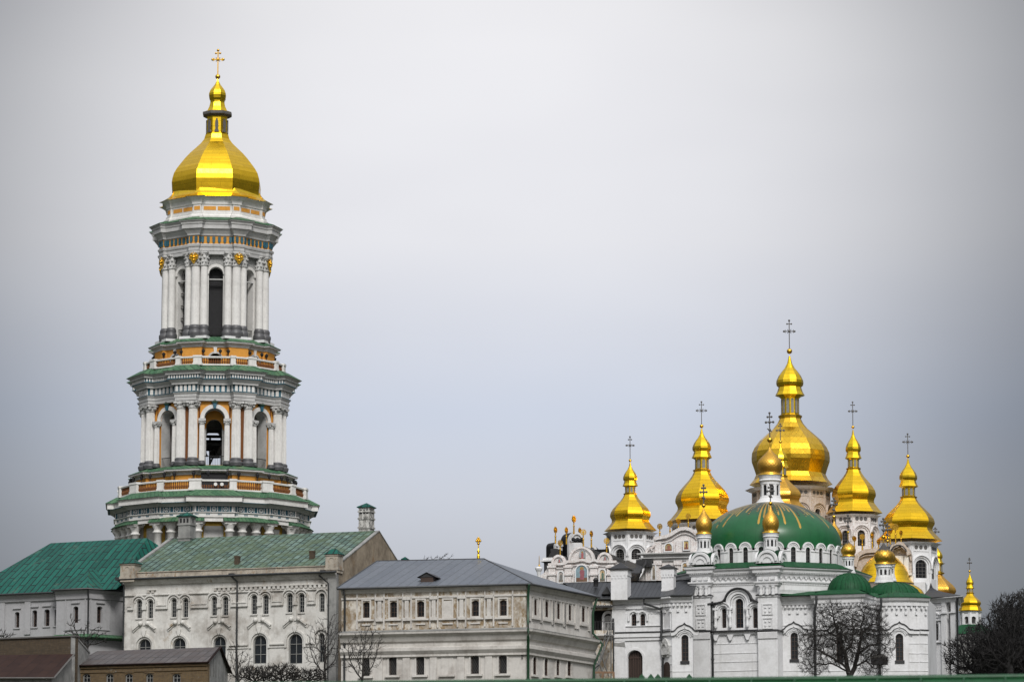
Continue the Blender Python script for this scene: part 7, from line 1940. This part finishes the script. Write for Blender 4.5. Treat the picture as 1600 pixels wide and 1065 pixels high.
def bare_tree(name, label, cat, base, lobes, N, seed, step=.3, twig=.012, trunk=None, group=None, mat='bark', di=2.4, dk=.45, tw=2, rmax=.3, exp=2.35, tl=.45):
    nodes, par = grow(base, lobes, N, seed, step, di, dk, trunk)
    n = len(nodes); rng = random.Random(seed)
    ch = [0]*n; r = [0.0]*n; kids = [[] for _ in range(n)]
    for i in range(1, n): kids[par[i]].append(i)
    for i in range(n-1, -1, -1):
        if not kids[i]: r[i] = twig
        else: r[i] = sum(r[k]**exp for k in kids[i])**(1/exp)
    sc0 = rmax/r[0] if r[0] > rmax else 1
    r = [max(twig*.8, x*(sc0 if x > twig*3 else 1)) for x in r]
    t = thing(name, label, cat, base, group)
    tr, cr = MB(), MB()
    trunk_n = 0
    big = r[0]*.55
    for i in range(1, n):
        p, q = Vector(nodes[par[i]]), Vector(nodes[i]); rp0, rq = (r[par[i]] if r[i] > r[par[i]]*.5 else r[i]*1.1), r[i]
        tgt = tr if rq > big else cr
        k = 7 if rq > .08 else 4 if rq > .03 else 3
        d = (q-p)
        if d.length < 1e-4: continue
        d.normalize(); a = d.cross(Vector((.31, .2, .93))).normalized(); b = d.cross(a); vs = []
        for c, rr in ((p, rp0), (q, rq)):
            for j in range(k): g = 2*pi*j/k; vs.append(c+a*cos(g)*rr+b*sin(g)*rr)
        tgt.add(vs, [(j, (j+1) % k, k+(j+1) % k, k+j) for j in range(k)], k > 4)
        if r[i] < .035:
            for _ in range(tw if kids[i] else tw+2):
                if rng.random() < .75:
                    dd = (d+Vector((rng.gauss(0, .6), rng.gauss(0, .6), rng.gauss(.2, .5)))).normalized()
                    L = tl*(.5+rng.random()); e_1 = q+dd*L*.5; dd2 = (dd+Vector((rng.gauss(0, .3), rng.gauss(0, .3), .25))).normalized(); e_2 = e_1+dd2*L*.5
                    w = Vector((rng.gauss(0, 1), rng.gauss(0, 1), rng.gauss(0, 1))).cross(dd).normalized()*twig
                    w2 = dd.cross(w).normalized()*twig
                    vs = [q+w, q-w*.5+w2, q-w*.5-w2, e_1+w*.8, e_1-w*.4+w2*.8, e_1-w*.4-w2*.8, e_2]
                    cr.add(vs, [(0, 1, 4, 3), (1, 2, 5, 4), (2, 0, 3, 5), (3, 4, 6), (4, 5, 6), (5, 3, 6)])
    if tr.v: tr.build('trunk', M[mat], t)
    cr.build('crown', M[mat], t)
    return t
def lobe(px, py, Y, rx, rz, ry=None):
    p = at(px, py, Y); s_ = 1/ppm(Y); return (p.x, Y, p.z, rx*s_, (ry or rx*.8)*s_, rz*s_)
def base_(px, Y): return (at(px, 1065, Y).x, Y, GZ-.2)
# the bare tree before the chapel
Y = 372
b = base_(1328, Y)
def pts_(l, dy=0): return [tuple(at(x, y, Y+dy*i)) for i, (x, y) in enumerate(l)]
stems = [[b]+pts_([(1328, 1055), (1321, 1030), (1315, 1007), (1309, 988), (1304, 972), (1300, 954)]),
         pts_([(1329, 1055), (1335, 1045), (1340, 1023), (1345, 996), (1346, 975), (1351, 953)], .2),
         pts_([(1324, 1043), (1303, 1028), (1280, 1016), (1260, 1011), (1250, 1020)], -.25),
         pts_([(1326, 1050), (1299, 1035), (1276, 1037), (1258, 1050)], -.35),
         pts_([(1340, 1023), (1356, 1010), (1375, 1003), (1388, 1011)], -.2),
         pts_([(1336, 1040), (1353, 1032), (1366, 1044)], .3),
         pts_([(1319, 1020), (1331, 1004), (1334, 985), (1331, 965)], -.4),
         pts_([(1311, 995), (1290, 985), (1272, 984)], .3), pts_([(1346, 985), (1362, 975), (1380, 978)], .3)]
bare_tree('bare_tree', 'bare spreading black tree standing in front of the white side chapel', 'tree', b,
          [lobe(1302, 974, Y, 34, 34), lobe(1352, 972, Y+.5, 34, 34), lobe(1276, 1006, Y, 34, 34), lobe(1376, 1004, Y, 24, 32), lobe(1328, 1004, Y+.5, 52, 40), lobe(1272, 1038, Y, 28, 18), lobe(1362, 1034, Y, 30, 22)], 4600, 11,
          step=.22, twig=.012, trunk=stems, rmax=.36, dk=.27, di=1.4, tw=4, tl=.6, exp=2.05)
# dark trees at the right edge
Y = 366; protos = []
for i, (px, lb, N, lab) in enumerate((
        (1578, [(1578, 985, 38, 56), (1552, 1004, 34, 44), (1590, 962, 28, 36)], 3800, 'largest dark bare tree at the right edge, its crown rising highest of the dark mass'),
        (1530, [(1530, 1016, 36, 40), (1506, 1028, 32, 34), (1548, 1024, 30, 38)], 3400, 'dark bare tree left of the highest one, half hiding the small domed church'),
        (1606, [(1606, 955, 24, 38), (1598, 1010, 34, 48)], 2400, 'dark bare tree cut off by the right edge of the picture'))):
    Yi = Y+i*4; b = base_(px, Yi)
    protos.append(bare_tree('bare_tree', lab, 'tree', b, [lobe(a, c, Yi, d, e) for a, c, d, e in lb], N, 20+i, step=.28, twig=.026, rmax=.34, dk=.30, di=1.7, mat='bark_far', tw=3, tl=.55, trunk=[b, tuple(at(px, 1050, Yi))], group='dark bare trees at the right edge'))
for src, px, Yi, dz, rz in ((0, 1590, 384, .2, 130), (1, 1562, 390, 0, 200), (1, 1585, 377, -.4, 80), (2, 1575, 396, .5, 30), (0, 1546, 400, -1.2, 250)):
    r = protos[src]; c = r.copy(); COL.objects.link(c); c.location = (at(px, 1065, Yi).x, Yi, GZ+dz); c.rotation_euler = (0, 0, rad(rz)); c['label'] = 'one of the dark bare trees crowded behind the front row at the right edge'
    for ch in r.children: d = ch.copy(); COL.objects.link(d); d.parent = c
# thin trees before the hall and the grey-roofed house
for px, Yi, lb, N, sd_, lab in ((508, 352, [(505, 1010, 30, 46), (520, 985, 20, 30)], 900, 31, 'thin leafless sapling in front of the right end of the white hall'),
                    (566, 350, [(566, 1022, 34, 36), (575, 1000, 26, 26)], 1000, 32, 'thin leafless tree in front of the left end of the grey-roofed house'),
                    (372, 344, [(372, 1040, 24, 26), (366, 1025, 14, 26)], 500, 33, 'slight leafless sapling just right of the brick shed gable')):
    b = base_(px, Yi); bare_tree('thin_tree', lab, 'tree', b, [lobe(a, c, Yi, d, e) for a, c, d, e in lb], N, sd_, step=.26, twig=.017, rmax=.13, dk=.36, di=2.2, tw=1, tl=.4, trunk=[b, tuple(at(px, 1056, Yi))])
Yi = 341; b = (at(137, 1015, Yi).x, Yi, GZ); 
bare_tree('gnarled_tree', 'small gnarled leafless tree between the brick wall and the teal-roofed building', 'tree', b, [lobe(118, 985, Yi, 22, 16), lobe(146, 995, Yi, 24, 17), lobe(112, 968, Yi, 12, 10)], 330, 41, step=.25, twig=.025, rmax=.17, dk=.42, di=2.0, tw=1, tl=.35, trunk=[b, tuple(at(136, 1010, Yi)), tuple(at(124, 997, Yi))])
Yi = 342; b = (at(4, 1015, Yi).x, Yi, GZ)
bare_tree('thin_tree', 'top of a leafless bush showing over the brick wall at the left edge', 'tree', b, [lobe(6, 992, Yi, 20, 9)], 120, 43, step=.25, twig=.018, rmax=.1, dk=.45, tw=2, tl=.4)
Yi = 440; b = (at(690, 900, Yi).x, Yi, GZ)
bare_tree('bare_tree', 'top of a distant leafless tree just showing over the ridge of the grey roof', 'tree', b, [lobe(672, 880, Yi, 18, 10), lobe(696, 878, Yi, 17, 12)], 420, 44, step=.3, twig=.022, rmax=.22, dk=.42, tw=2, tl=.4)
# dark shrubs under the hall
for i, (px, py, rx, rz, N, lab) in enumerate(((398, 1055, 26, 13, 420, 'leftmost of the dark leafless shrubs below the white hall'), (440, 1053, 30, 14, 520, 'middle one of the dark leafless shrubs below the white hall'), (482, 1057, 28, 11, 420, 'rightmost of the dark leafless shrubs below the white hall'))):
    Yi = 347+i; b = base_(px, Yi); bare_tree('leafless_shrub', lab, 'shrub', b, [lobe(px, py, Yi, rx, rz, rx)], N*2, 50+i, step=.22, twig=.022, rmax=.12, dk=.26, di=1.6, tw=3, tl=.45, group='dark leafless shrubs below the white hall')

# ================================================================ green roof in the foreground
fg = thing('green_foreground_roof', 'nearest thing: long green painted metal roof ridge along the bottom of the picture', 'roof', (0, 60, 0))
ga, gb_ = at(350, 1065.5, 62.0), at(1600, 1052.3, 60.0); fG_ = frpp(ga, gb_); zf = (ga.z+gb_.z)/2; LG = math.hypot(gb_.x-ga.x, gb_.y-ga.y)
sl = (gb_.z-ga.z)/LG; zg_ = lambda s: ga.z+sl*s-.05
m = MB(); L0, L1 = -16, 32
m.poly([fG_.P(L0, zg_(L0)-1.4, 2.5), fG_.P(L1, zg_(L1)-1.4, 2.5), fG_.P(L1, zg_(L1), 0), fG_.P(L0, zg_(L0), 0)]); m.poly([fG_.P(L0, zg_(L0), 0), fG_.P(L1, zg_(L1), 0), fG_.P(L1, zg_(L1)-1.5, -3), fG_.P(L0, zg_(L0)-1.5, -3)])
m.build('sheet', M['fore_green'], fg)
m = MB(); m.tube([fG_.P(L0, zg_(L0)+.01, 0), fG_.P(L1, zg_(L1)+.01, 0)], .045, 10); m.build('ridge_roll', M['fore_green'], fg)
rr_ = random.Random(3); x = -4.0
while x < 20:
    m = MB(); m.tube([fG_.P(x, zg_(x)+.04, -.02), fG_.P(x, zg_(x)-.04, .12), fG_.P(x-.02, zg_(x)-1.36, 2.5)], .016, 6); m.build('standing_seam', M['fore_green'], fg, fG_.P(x, zf, 0)); x += .62+rr_.random()*.08
m = MB(); m.box(fG_, L0, L1, -1.5, zf-1.6, -2.8, 2.3); m.build('building_wall', M['grime'], fg)
# a few green pointed pickets showing behind it
rr_ = random.Random(4)
for px in (1003, 1017, 1028, 1077):
    p = at(px, 1056, 120); f = Fr(p.x, 120, 0); m = MB(); w = .09
    m.prism(f, [(-w, 0), (w, 0), (w, p.z-.02), (0, p.z+.09), (-w, p.z-.02)], -.04, 0)
    tag(m.build('fence_picket', M['fore_green'], None, (p.x, 120, 0)), {1003: 'leftmost green pointed picket tip above the green roof, below the big arched door', 1017: 'second green picket tip from the left above the green roof', 1028: 'third green picket tip from the left above the green roof', 1077: 'lone green picket tip farthest right above the green roof'}[px], 'picket', 'green picket tips above the green roof')
